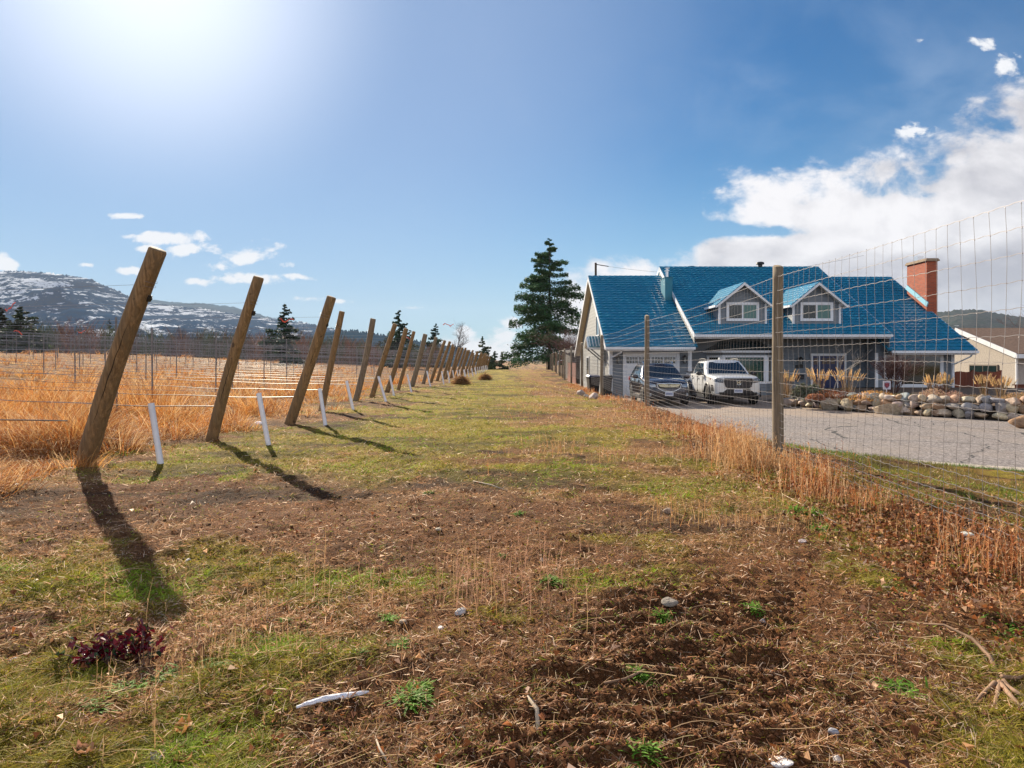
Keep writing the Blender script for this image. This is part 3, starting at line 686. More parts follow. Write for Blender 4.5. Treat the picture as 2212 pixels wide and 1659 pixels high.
house = thing('house', 'grey lap sided house with shingled blue metal roof, two gabled dormers and white trim', 'house', (4.9, 34.2, -0.6))
GZ0 = -0.6
def nrm_yz(p0, p1):
    dy_, dz_ = p1[0]-p0[0], p1[1]-p0[1]; L = math.hypot(dy_, dz_); return (-dz_/L, dy_/L), (dy_/L, dz_/L), L
def slope_box(m, x0, x1, p0, p1, o0, o1):
    """box lying on the slope p0-p1 (y, z) between normal offsets o0 and o1"""
    (ny_, nz_), _, _ = nrm_yz(p0, p1)
    if nz_ < 0: ny_, nz_ = -ny_, -nz_
    f = lambda x, p_, o: (x, p_[0]+ny_*o, p_[1]+nz_*o)
    m.hexa([f(x0, p0, o0), f(x1, p0, o0), f(x1, p1, o0), f(x0, p1, o0), f(x0, p0, o1), f(x1, p0, o1), f(x1, p1, o1), f(x0, p1, o1)])
def shingle_slope(m, x0, x1, p0, p1, th=0.03, c=0.33, lift=0.050, seed=0):
    (ny_, nz_), (ty, tz), L = nrm_yz(p0, p1); s_ = 1 if nz_ > 0 else -1; ny_ *= s_; nz_ *= s_
    n = int(round(L/c)); c = L/n; rg = random.Random(seed)
    nxs = max(1, int((x1-x0)/0.33))
    for k in range(n):
        for j in range(nxs):
            xa = x0+(x1-x0)*j/nxs; xb = x0+(x1-x0)*(j+1)/nxs-0.006
            l0 = lift+rg.uniform(-0.010, 0.012); l1 = 0.004
            a = (p0[0]+ty*c*k, p0[1]+tz*c*k); b = (p0[0]+ty*c*(k+1), p0[1]+tz*c*(k+1))
            F_ = lambda x, q_, o: (x, q_[0]+ny_*(th+o), q_[1]+nz_*(th+o))
            wv0 = 0.010*math.sin((j+k*0.5)*math.pi)
            xm = (xa+xb)/2
            i0 = len(m.v); m.v += [F_(xa, a, l0*0.7), F_(xm, a, l0*1.25), F_(xb, a, l0*0.7), F_(xb, b, l1), F_(xm, b, l1), F_(xa, b, l1), F_(xa, a, -0.0), F_(xm, a, -0.0), F_(xb, a, -0.0)]
            for f in ((0, 1, 4, 5), (1, 2, 3, 4), (6, 7, 1, 0), (7, 8, 2, 1)): m.f.append(tuple(i0+z_ for z_ in f)); m.mi.append(0)
# sections: x0, x1, front eave (y,z), ridge, back eave
SEC = [(4.59, 8.94, (33.4, 1.83), (41.1, 6.20), (50.0, 1.55)),
       (8.94, 18.57, (33.4, 2.445), (41.4, 6.79), (50.0, 2.2)),
       (18.57, 22.77, (33.4, 1.65), (41.0, 6.12), (50.0, 1.5))]
NAMES = ['garage roof', 'main roof', 'wing roof']
ovl = [(0.45, 0.0), (0.0, 0.0), (0.0, 0.65)]
for si, (x0, x1, e0, rg_, e1) in enumerate(SEC):
    xx0 = x0; xx1 = x1+(0.0 if si != 0 else 0.15)
    if si == 2: xx0 = x0-0.15
    rm = MB(); shingle_slope(rm, xx0, xx1, e0, rg_, seed=si); shingle_slope(rm, xx0, xx1, e1, rg_, seed=si+9)
    slope_box(rm, xx0, xx1, e0, rg_, -0.03, 0.028); slope_box(rm, xx0, xx1, e1, rg_, -0.03, 0.028)
    # ridge cap in short lapped pieces
    n = int((x1-x0)/0.3)
    for k in range(n):
        a = x0+(x1-x0)*k/n; b = x0+(x1-x0)*(k+1)/n+0.02
        rm.hexa([(a, rg_[0]-0.14, rg_[1]-0.03), (b, rg_[0]-0.14, rg_[1]-0.045), (b, rg_[0]+0.14, rg_[1]-0.045), (a, rg_[0]+0.14, rg_[1]-0.03), (a, rg_[0]-0.03, rg_[1]+0.075), (b, rg_[0]-0.03, rg_[1]+0.055), (b, rg_[0]+0.03, rg_[1]+0.055), (a, rg_[0]+0.03, rg_[1]+0.075)])
    rf = rm.build('roof', mroof, house)
    # soffits and rake boards
    sm = MB(); slope_box(sm, x0+0.03, x1-0.03, (e0[0]+0.02, e0[1]), rg_, -0.10, -0.034); slope_box(sm, x0+0.03, x1-0.03, (e1[0]-0.02, e1[1]), rg_, -0.10, -0.034)
    sm.build('soffit', msoff, rf)
    rk = MB()
    for xe in ((x0-0.025, x0+0.028), (x1-0.028, x1+0.025)):
        if si == 0 and xe[0] > 6: continue
        if si == 2 and xe[0] < 20: continue
        for ee in (e0, e1): rk = MB(); slope_box(rk, xe[0], xe[1], ee, rg_, -0.20, 0.035); rk.build('rake_board', mwhite, rf)
    gt = MB(); gt.box(x0-0.02, x1+0.02, e0[0]-0.12, e0[0]-0.004, e0[1]-0.14, e0[1]-0.01); gt.box(x0+0.03, x1-0.03, e0[0]+0.002, e0[0]+0.03, e0[1]-0.21, e0[1]-0.05)
    gt.build('gutter', mwhite, rf, bevel=0.015)
# roof vents
vn = MB(); vn.tube([(15.05, 41.4, 6.8), (15.05, 41.4, 7.02)], 0.13, 14); vn.tube([(15.05, 41.4, 6.98), (15.05, 41.4, 7.0), (15.05, 41.4, 7.10), (15.05, 41.4, 7.14)], [0.22, 0.24, 0.22, 0.1], 16)
vn.build('roof_vent', mblack, house, smooth=False)
vn = MB(); vn.tube([(11.0, 41.9, 6.6), (11.0, 41.9, 6.93)], 0.22, 12); vn.build('roof_vent', mblack, house)

# walls
def wall_prism(name, x0, x1, y0, y1, e0, rg_, e1, mat, dz=0.16):
    m = MB()
    def zr(y): return (e0[1]+(rg_[1]-e0[1])*(y-e0[0])/(rg_[0]-e0[0])) if y < rg_[0] else (e1[1]+(rg_[1]-e1[1])*(e1[0]-y)/(e1[0]-rg_[0]))
    m.prism([(y0, GZ0-0.1), (y1, GZ0-0.1), (y1, zr(y1)-dz), (rg_[0], rg_[1]-dz), (y0, zr(y0)-dz)], x0, x1)
    return m.build(name, mat, house)
wall_prism('wall', 4.91, 8.955, 34.2, 49.3, *SEC[0][2:], msid_lit)
wall_prism('wall', 8.99, 18.2, 35.2, 49.3, *SEC[1][2:], msid_shaded)
wall_prism('wall', 18.203, 22.1, 34.2, 49.3, *SEC[2][2:], msid_shaded)
# cheek wall between garage roof and the higher main roof rake
ck = MB(); ck.prism([(33.55, 1.70), (41.4, 6.1), (49.5, 1.6), (49.5, 2.2), (41.4, 6.62), (33.55, 2.36)], 8.958, 8.987); ck.build('cheek_wall', msid_lit, house)
ck = MB(); ck.prism([(33.5, 1.50), (41.2, 6.0), (41.3, 6.62), (33.5, 2.30)], 18.50, 18.535); ck.build('cheek_wall', msid_shaded, house)
# garage front skin in the shaded siding copy, shade put into its colour
gf = MB(); gf.box(4.915, 5.54, 34.16, 34.198, GZ0, 1.95); gf.box(8.36, 8.985, 34.16, 34.198, GZ0, 1.95); gf.box(5.54, 8.36, 34.16, 34.198, 1.56, 1.95); gf.build('front_siding', msid_shaded, house)
# recess side and soffit above the entry
ms_ = MB(); ms_.box(8.95, 18.5, 33.45, 35.19, 2.30, 2.33); ms_.build('porch_ceiling', msoff, house)
ms_ = MB(); ms_.box(4.7, 8.9, 33.45, 34.15, 1.72, 1.745); ms_.build('porch_ceiling', msoff, house)
ms_ = MB(); ms_.box(18.6, 22.7, 33.45, 34.19, 1.54, 1.565); ms_.build('porch_ceiling', msoff, house)
# corner trims
ct = MB()
for (a, b, c_, d_) in [(4.86, 5.03, 34.12, 34.158), (8.80, 8.99, 34.12, 34.158), (18.17, 18.32, 34.15, 34.198), (21.98, 22.14, 34.15, 34.198)]:
    ct = MB(); ct.box(a, b, c_, d_, GZ0, 1.72 if a < 10 else 1.54)
    if a < 4.9: ct.box(4.86, 4.908, 34.159, 34.30, GZ0, 1.72)
    ct.build('corner_board', mwhite, house)

def window(cx_, z0, w, hh, y, parent=house, bars=1, fr=0.10, pane=None, rail=False, x=None, split=None, name='window'):
    """white framed window on a wall facing the camera side (-y)"""
    m = MB(); x0, x1 = cx_-w/2, cx_+w/2
    m.box(x0, x1, y-0.05, y+0.01, z0, z0+fr); m.box(x0, x1, y-0.05, y+0.01, z0+hh-fr, z0+hh)
    m.box(x0, x0+fr, y-0.05, y+0.01, z0+fr, z0+hh-fr); m.box(x1-fr, x1, y-0.05, y+0.01, z0+fr, z0+hh-fr)
    w_ = m.build(name, mwhite, parent)
    n = bars+1; iw = (w-2*fr)
    for k in range(n):
        a = x0+fr+iw*k/n; b = x0+fr+iw*(k+1)/n
        s2 = MB(); f2 = 0.035
        s2.box(a, b, y-0.035, y+0.005, z0+fr, z0+fr+f2); s2.box(a, b, y-0.035, y+0.005, z0+hh-fr-f2, z0+hh-fr); s2.box(a, a+f2, y-0.035, y+0.005, z0+fr+f2, z0+hh-fr-f2); s2.box(b-f2, b, y-0.035, y+0.005, z0+fr+f2, z0+hh-fr-f2)
        s2.build('sash', mwhite, w_)
        pm = MB(); pm.box(a+f2, b-f2, y-0.018, y-0.012, z0+fr+f2, z0+hh-fr-f2); pm.build('pane', (pane or [mglass]*n)[k], w_)
        if (pane or [mglass]*n)[k] is mgblind:
            bl = MB(); zz = z0+fr+f2+0.03
            while zz < z0+hh-fr-f2-0.02: bl.box(a+f2+0.01, b-f2-0.01, y-0.0195, y-0.0185, zz, zz+0.022); zz += 0.05
            bl.build('blind', material('blind_slats', (0.10, 0.25, 0.22), 0.4), w_)
    return w_
# dormers
def dormer(cx_, lab):
    Y0 = 34.3; w = 1.165; zb = 2.62; ze = 4.06; zp = 5.02
    Wm = MB(); Wm.prism([(cx_-w, zb), (cx_+w, zb), (cx_+w, ze+0.02), (cx_, zp-0.08), (cx_-w, ze+0.02)], Y0, Y0+0.08, 'Y')
    Wm.prism([(Y0+0.08, zb), (Y0+0.08, ze), (36.3, ze)], cx_-w, cx_-w+0.08); Wm.prism([(Y0+0.08, zb), (Y0+0.08, ze), (36.3, ze)], cx_+w-0.08, cx_+w)
    dw = Wm.build('dormer', msid_shaded, house, label=lab)
    rr_ = MB(); sl_ = (zp-ze)/w; ov = 0.22; yf = Y0-0.32
    for sgn in (-1, 1):
        n = 7; Ls = w+ov
        for k in range(n):
            s0 = Ls*(1-k/n); s1 = Ls*(1-(k+1)/n)
            za, zb_ = zp-sl_*s0, zp-sl_*s1
            yb0 = 33.4+(za-2.445)/0.5431+0.05; yb1 = 33.4+(zb_-2.445)/0.5431+0.05
            rr_.hexa([(cx_+sgn*s0, yf, za+0.02), (cx_+sgn*s0, yb0, za+0.02), (cx_+sgn*s1, yb1, zb_+0.02), (cx_+sgn*s1, yf, zb_+0.02),
                      (cx_+sgn*s0, yf, za+0.10), (cx_+sgn*s0, yb0, za+0.10), (cx_+sgn*s1, yb1, zb_+0.065), (cx_+sgn*s1, yf, zb_+0.065)])
    rr_.build('dormer_roof', mroof, dw)
    tr = MB()
    for sgn in (-1, 1):
        a = Vector((cx_, yf-0.012, zp+0.035)); b = Vector((cx_+sgn*(w+ov+0.03), yf-0.012, zp+0.035-sl_*(w+ov+0.03)))
        tr.hexa([(a.x, yf-0.03, a.z-0.14), (b.x, yf-0.03, b.z-0.11), (b.x, yf-0.003, b.z-0.11), (a.x, yf-0.003, a.z-0.14), (a.x, yf-0.03, a.z), (b.x, yf-0.03, b.z), (b.x, yf-0.003, b.z), (a.x, yf-0.003, a.z)] if sgn > 0 else
                [(b.x, yf-0.03, b.z-0.11), (a.x, yf-0.03, a.z-0.14), (a.x, yf-0.003, a.z-0.14), (b.x, yf-0.003, b.z-0.11), (b.x, yf-0.03, b.z), (a.x, yf-0.03, a.z), (a.x, yf-0.003, a.z), (b.x, yf-0.003, b.z)])
        xs = cx_+sgn*(w+ov); z_ = zp-sl_*(w+ov)
        tr.box(min(xs, xs+sgn*0.1), max(xs, xs+sgn*0.1), yf, 36.05, z_-0.06, z_+0.05)
        tr.box(cx_+sgn*w-0.055, cx_+sgn*w+0.055, Y0-0.035, Y0-0.003, 2.95, z_+0.12)
    tr.build('dormer_trim', mwhite, dw)
    so_ = MB()
    for sgn in (-1, 1):
        s0 = w+ov; so_.hexa([(cx_+sgn*s0, yf+0.01, zp-sl_*s0-0.03), (cx_+sgn*s0, 36.0, zp-sl_*s0-0.03), (cx_+sgn*0.02, 36.0, zp-0.06), (cx_+sgn*0.02, yf+0.01, zp-0.06), (cx_+sgn*s0, yf+0.01, zp-sl_*s0+0.015), (cx_+sgn*s0, 36.0, zp-sl_*s0+0.015), (cx_+sgn*0.02, 36.0, zp-0.015), (cx_+sgn*0.02, yf+0.01, zp-0.015)])
    so_.build('dormer_soffit', msoff, dw)
    window(cx_, 3.14, 1.64, 0.94, Y0-0.003, parent=dw, bars=1, pane=[mglass, mgblind])
dormer(11.58, 'left dormer with sliding window'); dormer(15.30, 'right dormer with sliding window')

# teal box and flue
fb = MB(); fb.box(8.52, 8.935, 38.0, 39.1, 4.0, 5.77); fb.box(8.49, 8.965, 37.97, 39.13, 5.77, 5.81); fl = fb.build('flue_box', mteal, house)
fp = MB(); X_, Y_ = 8.72, 38.4; fp.tube([(X_, Y_, 5.8), (X_, Y_, 6.24)], 0.085, 12); fp.tube([(X_, Y_, 6.18), (X_, Y_, 6.22)], 0.15, 12); fp.tube([(X_, Y_, 6.32), (X_, Y_, 6.36)], 0.14, 12); fp.tube([(X_, Y_, 6.2), (X_, Y_, 6.33)], 0.07, 12)
fp.build('flue_pipe', mmetal, fl)
# brick chimney
cm = MB(); cm.box(22.48, 23.06, 37.0, 38.85, GZ0, 6.55); ch = cm.build('chimney', mbrick, house)
cm = MB(); cm.box(22.40, 23.14, 36.92, 38.93, 6.55, 6.63); cm.box(22.44, 23.10, 36.96, 38.89, 6.63, 6.70); cm.build('chimney_cap', material('stone_cap', (0.30, 0.22, 0.15), 0.85, var=0.2), ch)
cm = MB(); cm.box(22.60, 22.95, 38.05, 38.40, 6.70, 6.98); cm.build('chimney_flue', mmetal, ch)
cm = MB(); slope_box(cm, 22.42, 22.478, (36.95, 4.10+(36.95-37.0)*0.588), (38.9, 4.10+1.9*0.588), 0.0, 0.26); cm.build('chimney_flashing', mlgblue, ch)

# garage door
gd = MB(); gx0, gx1, gz1 = 5.66, 8.24, 1.46
gd.box(gx0, gx1, 34.10, 34.15, GZ0, gz1); gdo = gd.build('garage_door', mwhite, house)
fr_ = MB(); fr_.box(gx0-0.12, gx0-0.002, 34.06, 34.155, GZ0, gz1+0.12); fr_.box(gx1+0.002, gx1+0.12, 34.06, 34.155, GZ0, gz1+0.12); fr_.box(gx0, gx1, 34.06, 34.155, gz1+0.002, gz1+0.12); fr_.build('door_frame', mwhite, gdo)
for r_ in range(4):
    for c_ in range(4):
        a = gx0+0.06+(gx1-gx0-0.06)*c_/4; b = a+(gx1-gx0-0.06)/4-0.08; z0 = GZ0+0.06+r_*0.505
        if r_ < 3:
            m = MB(); m.box(a, b, 34.080, 34.098, z0, z0+0.42); m.build('door_panel', mwhite, gdo, bevel=0.008)
        else:
            m = MB(); m.box(a, b, 34.085, 34.098, z0+0.05, z0+0.36); m.build('pane', mglass, gdo)
            m = MB(); 
            for k in range(1, 4): m.box(a+(b-a)*k/4-0.01, a+(b-a)*k/4+0.01, 34.075, 34.084, z0+0.05, z0+0.36)
            m.box(a, b, 34.0755, 34.0835, z0+0.195, z0+0.215); m.build('muntins', mwhite, gdo)
# lanterns
def lantern(x, y, z):
    m = MB(); m.box(x-0.04, x+0.04, y-0.04, y-0.002, z+0.05, z+0.30); m.bar((x, y-0.02, z+0.26), (x, y-0.16, z+0.33), 0.02, 0.02)
    m.tube([(x, y-0.17, z+0.22), (x, y-0.17, z+0.27), (x, y-0.17, z+0.34)], [0.13, 0.10, 0.02], 6); m.tube([(x, y-0.17, z-0.08), (x, y-0.17, z-0.05)], 0.09, 6)
    for k in range(6):
        a = k*math.pi/3; m.bar((x+0.09*math.cos(a), y-0.17+0.09*math.sin(a), z-0.06), (x+0.11*math.cos(a), y-0.17+0.11*math.sin(a), z+0.23), 0.014, 0.014)
    l_ = m.build('wall_lantern', mblack, house)
    m = MB(); m.tube([(x, y-0.17, z-0.05), (x, y-0.17, z+0.21)], 0.05, 8); m.build('lantern_glass', material('lantern_glass', (0.25, 0.26, 0.25), 0.2), l_)
lantern(5.30, 34.16, 1.10); lantern(8.60, 34.16, 1.10); lantern(14.82, 35.2, 1.02); lantern(17.80, 35.2, 1.02)
# entry door group
ed = MB(); ex0, ex1 = 15.38, 17.20; ez = 1.52
ed.box(ex0, ex0+0.10, 35.10, 35.198, GZ0+0.15, ez); ed.box(ex1-0.10, ex1, 35.10, 35.198, GZ0+0.15, ez); ed.box(ex0+0.10, ex1-0.10, 35.10, 35.198, ez-0.12, ez)
ed.box(ex0+0.42, ex0+0.47, 35.12, 35.198, GZ0+0.15, ez-0.12); ed.box(ex1-0.47, ex1-0.42, 35.12, 35.198, GZ0+0.15, ez-0.12)
ef = ed.build('entry_surround', mwhite, house)
m = MB(); m.box(ex0+0.475, ex1-0.475, 35.14, 35.19, GZ0+0.15, ez-0.125); m.box(ex0+0.105, ex0+0.415, 35.15, 35.19, GZ0+0.15, ez-0.125); m.box(ex1-0.415, ex1-0.105, 35.15, 35.19, GZ0+0.15, ez-0.125)
fd = m.build('front_door', mbluedoor, ef)
m = MB()
for k in range(3): m.box(ex0+0.57+k*0.235, ex0+0.57+k*0.235+0.20, 35.13, 35.139, 0.98, 1.28)
for s_ in (ex0+0.16, ex1-0.36):
    m.box(s_, s_+0.2, 35.14, 35.149, 0.95, 1.28)
m.build('door_glass', material('door_glass_brown', (0.10, 0.07, 0.06), 0.1), ef)
m = MB(); m.tube([(ex0+0.53, 35.13, 0.4), (ex0+0.53, 35.09, 0.4), (ex0+0.53, 35.09, 0.62), (ex0+0.53, 35.13, 0.62)], 0.013, 6); m.build('door_handle', mmetal, ef)
m = MB(); m.box(14.60, 15.0, 35.17, 35.197, 0.76, 0.93); m.build('name_plaque', mblack, house)
m = MB(); m.prism([(35.0, 0.20), (35.19, 0.20), (35.19, 0.44), (35.08, 0.44), (35.0, 0.34)], 14.62, 14.98); m.build('mailbox', mblack, house)
# bay window with its own hipped roof
bm_ = MB(); pf = [(10.05, 35.19), (10.62, 34.5), (12.85, 34.5), (13.4, 35.19)]
bm_.prism(pf, GZ0, -0.02, 'Z'); bm_.prism(pf, 1.42, 1.62, 'Z'); bm_.build('bay_base', msid_shaded, house)
bt = MB()
for (xa, ya), (xb, yb) in zip(pf[:-1], pf[1:]):
    for z0, z1 in ((-0.02, 0.10), (1.32, 1.42)): bt.bar((xa, ya, (z0+z1)/2), (xb, yb, (z0+z1)/2), 0.10, z1-z0)
    d = Vector((xb-xa, yb-ya, 0)).normalized()
    for pnt in (Vector((xa, ya, 0))+d*0.07, Vector((xb, yb, 0))-d*0.07): bt.bar((pnt.x, pnt.y, 0.10), (pnt.x, pnt.y, 1.32), 0.15, 0.12, up=(0, 1, 0))
bt.bar((11.74, 34.5, 0.10), (11.74, 34.5, 1.32), 0.06, 0.06, up=(0, 1, 0)) if False else None
bw = bt.build('bay_window', mwhite, house)
for k, ((xa, ya), (xb, yb)) in enumerate(zip(pf[:-1], pf[1:])):
    pm = MB(); pm.bar((xa, ya, 0.71), (xb, yb, 0.71), 0.02, 1.22); pm.build('pane', mglass, bw)
bl = MB(); zz = 0.14
while zz < 1.25: bl.box(10.85, 12.65, 34.478, 34.482, zz, zz+0.018); zz += 0.055
bl.build('blind', material('blind_slats_dark', (0.02, 0.16, 0.13), 0.4), bw)
br = MB(); e_ = [(9.85, 35.19), (10.52, 34.3), (12.95, 34.3), (13.6, 35.19)]; zt = 2.15; zl = 1.66
tp_ = [(10.75, 35.19, zt), (11.2, 35.0, zt), (12.3, 35.0, zt), (12.75, 35.19, zt)]
for k in range(3): br.face([(e_[k][0], e_[k][1], zl), (e_[k+1][0], e_[k+1][1], zl), tp_[k+1], tp_[k]])
br.face([(x_, y_, zl) for x_, y_ in e_]); br.face(tp_); br.build('bay_roof', mdkroof, bw)
bf = MB()
for (xa, ya), (xb, yb) in zip(e_[:-1], e_[1:]): bf.bar((xa, ya, zl-0.05), (xb, yb, zl-0.05), 0.06, 0.11)
bf.build('bay_fascia', mwhite, bw)
# wing picture window and its narrow side light
window(20.46, -0.19, 2.26, 1.72, 34.198, bars=0, fr=0.13, pane=[mglass]); window(18.92, 0.25, 0.58, 1.20, 34.198, bars=0, fr=0.07, pane=[mglass])
# gable end openings of the garage (facing -x)
def sidewin(y0, y1, z0, z1):
    m = MB(); X = 4.905; f = 0.07
    m.box(X-0.05, X, y0, y1, z0, z0+f); m.box(X-0.05, X, y0, y1, z1-f, z1); m.box(X-0.05, X, y0, y0+f, z0+f, z1-f); m.box(X-0.05, X, y1-f, y1, z0+f, z1-f)
    w_ = m.build('window', mwhite, house); m = MB(); m.box(X-0.02, X-0.012, y0+f, y1-f, z0+f, z1-f); m.build('pane', mglass, w_)
sidewin(38.2, 39.6, 2.55, 3.75); sidewin(43.2, 44.6, 0.1, 1.4)
m = MB(); m.box(4.86, 4.903, 36.2, 37.15, GZ0, 1.45); sd = m.build('side_door', mwhite, house)
# awning above the side door
aw = MB(); xs0, xs1 = 4.05, 4.90; yc = 36.6; hw = 0.85; zr_ = 2.42; ze_ = 1.86
for sgn in (-1, 1):
    ya = yc+sgn*hw; aw.hexa([(xs0, yc, zr_), (xs1, yc, zr_), (xs1, ya, ze_), (xs0, ya, ze_), (xs0, yc, zr_+0.04), (xs1, yc, zr_+0.04), (xs1, ya, ze_+0.04), (xs0, ya, ze_+0.04)])
awn = aw.build('awning', mteal, house)
m = MB()
for k in range(6):
    xk = xs0+0.05+k*0.16
    for sgn in (-1, 1): m.bar((xk, yc, zr_+0.06), (xk, yc+sgn*hw, ze_+0.06), 0.03, 0.035)
m.build('roof_ribs', mwhite, awn)
m = MB(); 
for sgn in (-1, 1):
    m.bar((xs0-0.02, yc, zr_-0.03), (xs0-0.02, yc+sgn*hw, ze_-0.03), 0.04, 0.14, up=(1, 0, 0)); 
    m.bar((xs0, yc+sgn*hw*0.95, ze_-0.06), (xs1, yc+sgn*hw*0.95, ze_-0.06), 0.08, 0.08)
m.build('awning_fascia', mwhite, awn)
m = MB()
mdb = material('dark_bracket', (0.09, 0.10, 0.11), 0.6)
for sgn in (-1, 1): m = MB(); m.bar((xs0+0.1, yc+sgn*hw*0.9, ze_-0.1), (xs1-0.02, yc+sgn*hw*0.9, 1.15), 0.06, 0.06); m.bar((xs1-0.03, yc+sgn*hw*0.9, 1.0), (xs1-0.03, yc+sgn*hw*0.9, ze_-0.1), 0.05, 0.06); m.build('awning_bracket', mdb, awn)
# downspouts
def spout(pts):
    m = MB()
    for a, b in zip(pts[:-1], pts[1:]): m.bar(a, b, 0.075, 0.06)
    m.build('downspout', mwhite, house)
spout([(5.35, 33.38, 1.70), (5.35, 33.5, 1.55), (4.95, 34.05, 1.30), (4.95, 34.09, 0.9), (4.95, 34.09, -0.5), (4.86, 33.8, -0.57)])
spout([(22.55, 33.42, 1.52), (22.50, 33.5, 1.35), (22.02, 34.08, 0.95), (22.02, 34.1, 0.6), (22.02, 34.1, -0.5)])
# wooden box seat in shade right of bins is part of the yard ------------------------------------------------
# utility pole behind the house
up = thing('utility_pole', 'thin brown utility pole with short arm rising behind the garage roof', 'utility pole', (9.2, 75, -0.6))
m = MB(); m.tube([(9.2, 75, -0.7), (9.2, 75, 11.85)], [0.16, 0.12], 8); m.build('pole', material('dark_pole_wood', (0.06, 0.045, 0.035), 0.9), up)
m = MB(); m.bar((9.1, 75, 11.7), (10.6, 75, 11.45), 0.08, 0.08); m.build('pole_arm', mblack, up)
pts = [(10.6+t_*26, 75-t_*4, 11.45-5.2*t_*(1-t_)*1.0+0.6*t_) for t_ in np.linspace(0, 1, 15)]
m = MB(); m.tube(pts, 0.014, 3, cap=False); m.build('power_line', mblack, up)

# neighbour house to the right
nb = thing('neighbour_house', 'cream stucco neighbour house with brown shingle roof at the right edge', 'house', (27.5, 37.2, -0.6))
mst = material('cream_stucco', (0.42, 0.38, 0.34), 0.9, var=0.15, vscale=12, bump=0.6, bscale=25, bdist=0.02)
mbr = material('brown_asphalt_shingle', (0.16, 0.095, 0.065), 0.9, var=0.35, vscale=8, stretch=(1, 1, 3), bump=0.4, bscale=12)
m = MB(); m.prism([(37.2, -0.7), (46.2, -0.7), (46.2, 1.35), (41.6, 2.85), (37.2, 1.45)], 27.5, 44); m.build('wall', mst, nb)
m = MB(); slope_box(m, 27.03, 44, (36.6, 1.45), (41.6, 3.05), 0.0, 0.09); slope_box(m, 27.03, 44, (46.6, 1.45), (41.6, 3.05), 0.0, 0.09); m.build('roof', mbr, nb)
m = MB(); slope_box(m, 26.98, 27.028, (36.58, 1.44), (41.6, 3.05), -0.16, 0.10); m.build('rake_board', mwhite, nb); m = MB(); m.box(26.98, 44, 36.5, 36.575, 1.28, 1.50); m.build('fascia', mwhite, nb)
m = MB(); slope_box(m, 27.03, 44, (36.6, 1.45), (41.6, 3.05), -0.04, -0.003); m.build('soffit', material('grey_soffit', (0.25, 0.22, 0.20), 0.7), nb)
m = MB(); m.box(27.44, 27.498, 38.6, 41.0, -0.02, 0.92); nw = m.build('window', material('dark_window_frame', (0.16, 0.13, 0.11), 0.5), nb)
m = MB(); m.box(27.43, 27.439, 38.68, 39.77, 0.05, 0.85); m.build('pane', mglass, nw); m = MB(); m.box(27.43, 27.439, 39.83, 40.92, 0.05, 0.85); m.build('pane', mglass, nw)
m = MB(); m.box(27.42, 27.52, 37.12, 37.2, -0.6, 1.3); m.build('downspout', mwhite, nb)
# red-brown board fence between the houses
bf_ = thing('board_fence', 'red brown stained board fence between the two houses', 'fence', (23, 35.5, -0.6))
mrb = material('red_brown_boards', (0.20, 0.05, 0.022), 0.75, var=0.35, vscale=2, stretch=(1, 1, 0.2))
m = MB(); xx = 22.5
while xx < 25.4: m.box(xx, xx+0.14, 35.5, 35.53, -0.6, 0.58+0.02*math.sin(xx*9)); xx += 0.15
m.build('board_panel', mrb, bf_); m = MB(); zz = -0.55
while zz < -0.1: m.box(25.5, 44, 34.6, 34.63, zz, zz+0.14); zz += 0.155
m.box(25.4, 44, 34.55, 34.68, -0.1, -0.05); m.build('low_board_panel', mrb, bf_)
for xp in (22.5, 24.0, 25.45): m = MB(); m.box(xp-0.06, xp+0.06, 35.53, 35.63, -0.6, 0.66); m.build('fence_post', mrb, bf_)

# dark sheds and board fence beyond the garage, behind the deer fence
sh = thing('shed', 'dark weathered wooden shed behind the deer fence beyond the garage', 'shed', (5.2, 70, -0.6))
mdk = material('dark_weathered_boards', (0.060, 0.048, 0.040), 0.9, var=0.4, vscale=3, stretch=(1, 1, 0.15))
m = MB(); m.box(5.35, 7.6, 62, 70, -0.8, 1.75); m.build('wall', mdk, sh); m = MB(); m.hexa([(5.1, 61.7, 1.75), (7.9, 61.7, 1.75), (7.9, 70.3, 2.1), (5.1, 70.3, 2.1), (5.1, 61.7, 1.85), (7.9, 61.7, 1.85), (7.9, 70.3, 2.2), (5.1, 70.3, 2.2)]); m.build('roof', mdk, sh)
wf = thing('wooden_fence', 'red brown weathered wooden yard fence left of the garage', 'fence', (4.7, 52, -0.6))
m = MB(); yy = 50.5
while yy < 58: m.box(4.72, 4.76, yy, yy+0.15, -0.8, 0.95+0.03*math.sin(yy*7)); yy += 0.16
m.build('board_panel', mrb, wf)
m = MB(); 
xx = 4.76
while xx < 6: m.box(xx, xx+0.15, 50.4, 50.44, -0.8, 1.0); xx += 0.16
m.build('board_panel', mdk, wf)
cbx = thing('compost_box', 'pale wooden compost box with hoop frame by the far deer fence', 'box', (4.9, 78, -0.8))
m = MB(); m.box(5.25, 7.0, 78, 79.5, -1.0, 0.55); m.build('bin_body', material('pale_plywood', (0.45, 0.32, 0.20), 0.8), cbx)
m = MB(); m.tube([(5.25, 78, 0.55), (5.25, 78, 1.0), (5.7, 78, 1.15), (6.6, 78, 1.15), (7.0, 78, 1.0), (7.0, 78, 0.55)], 0.03, 6); m.build('hoop', mwhite, cbx)

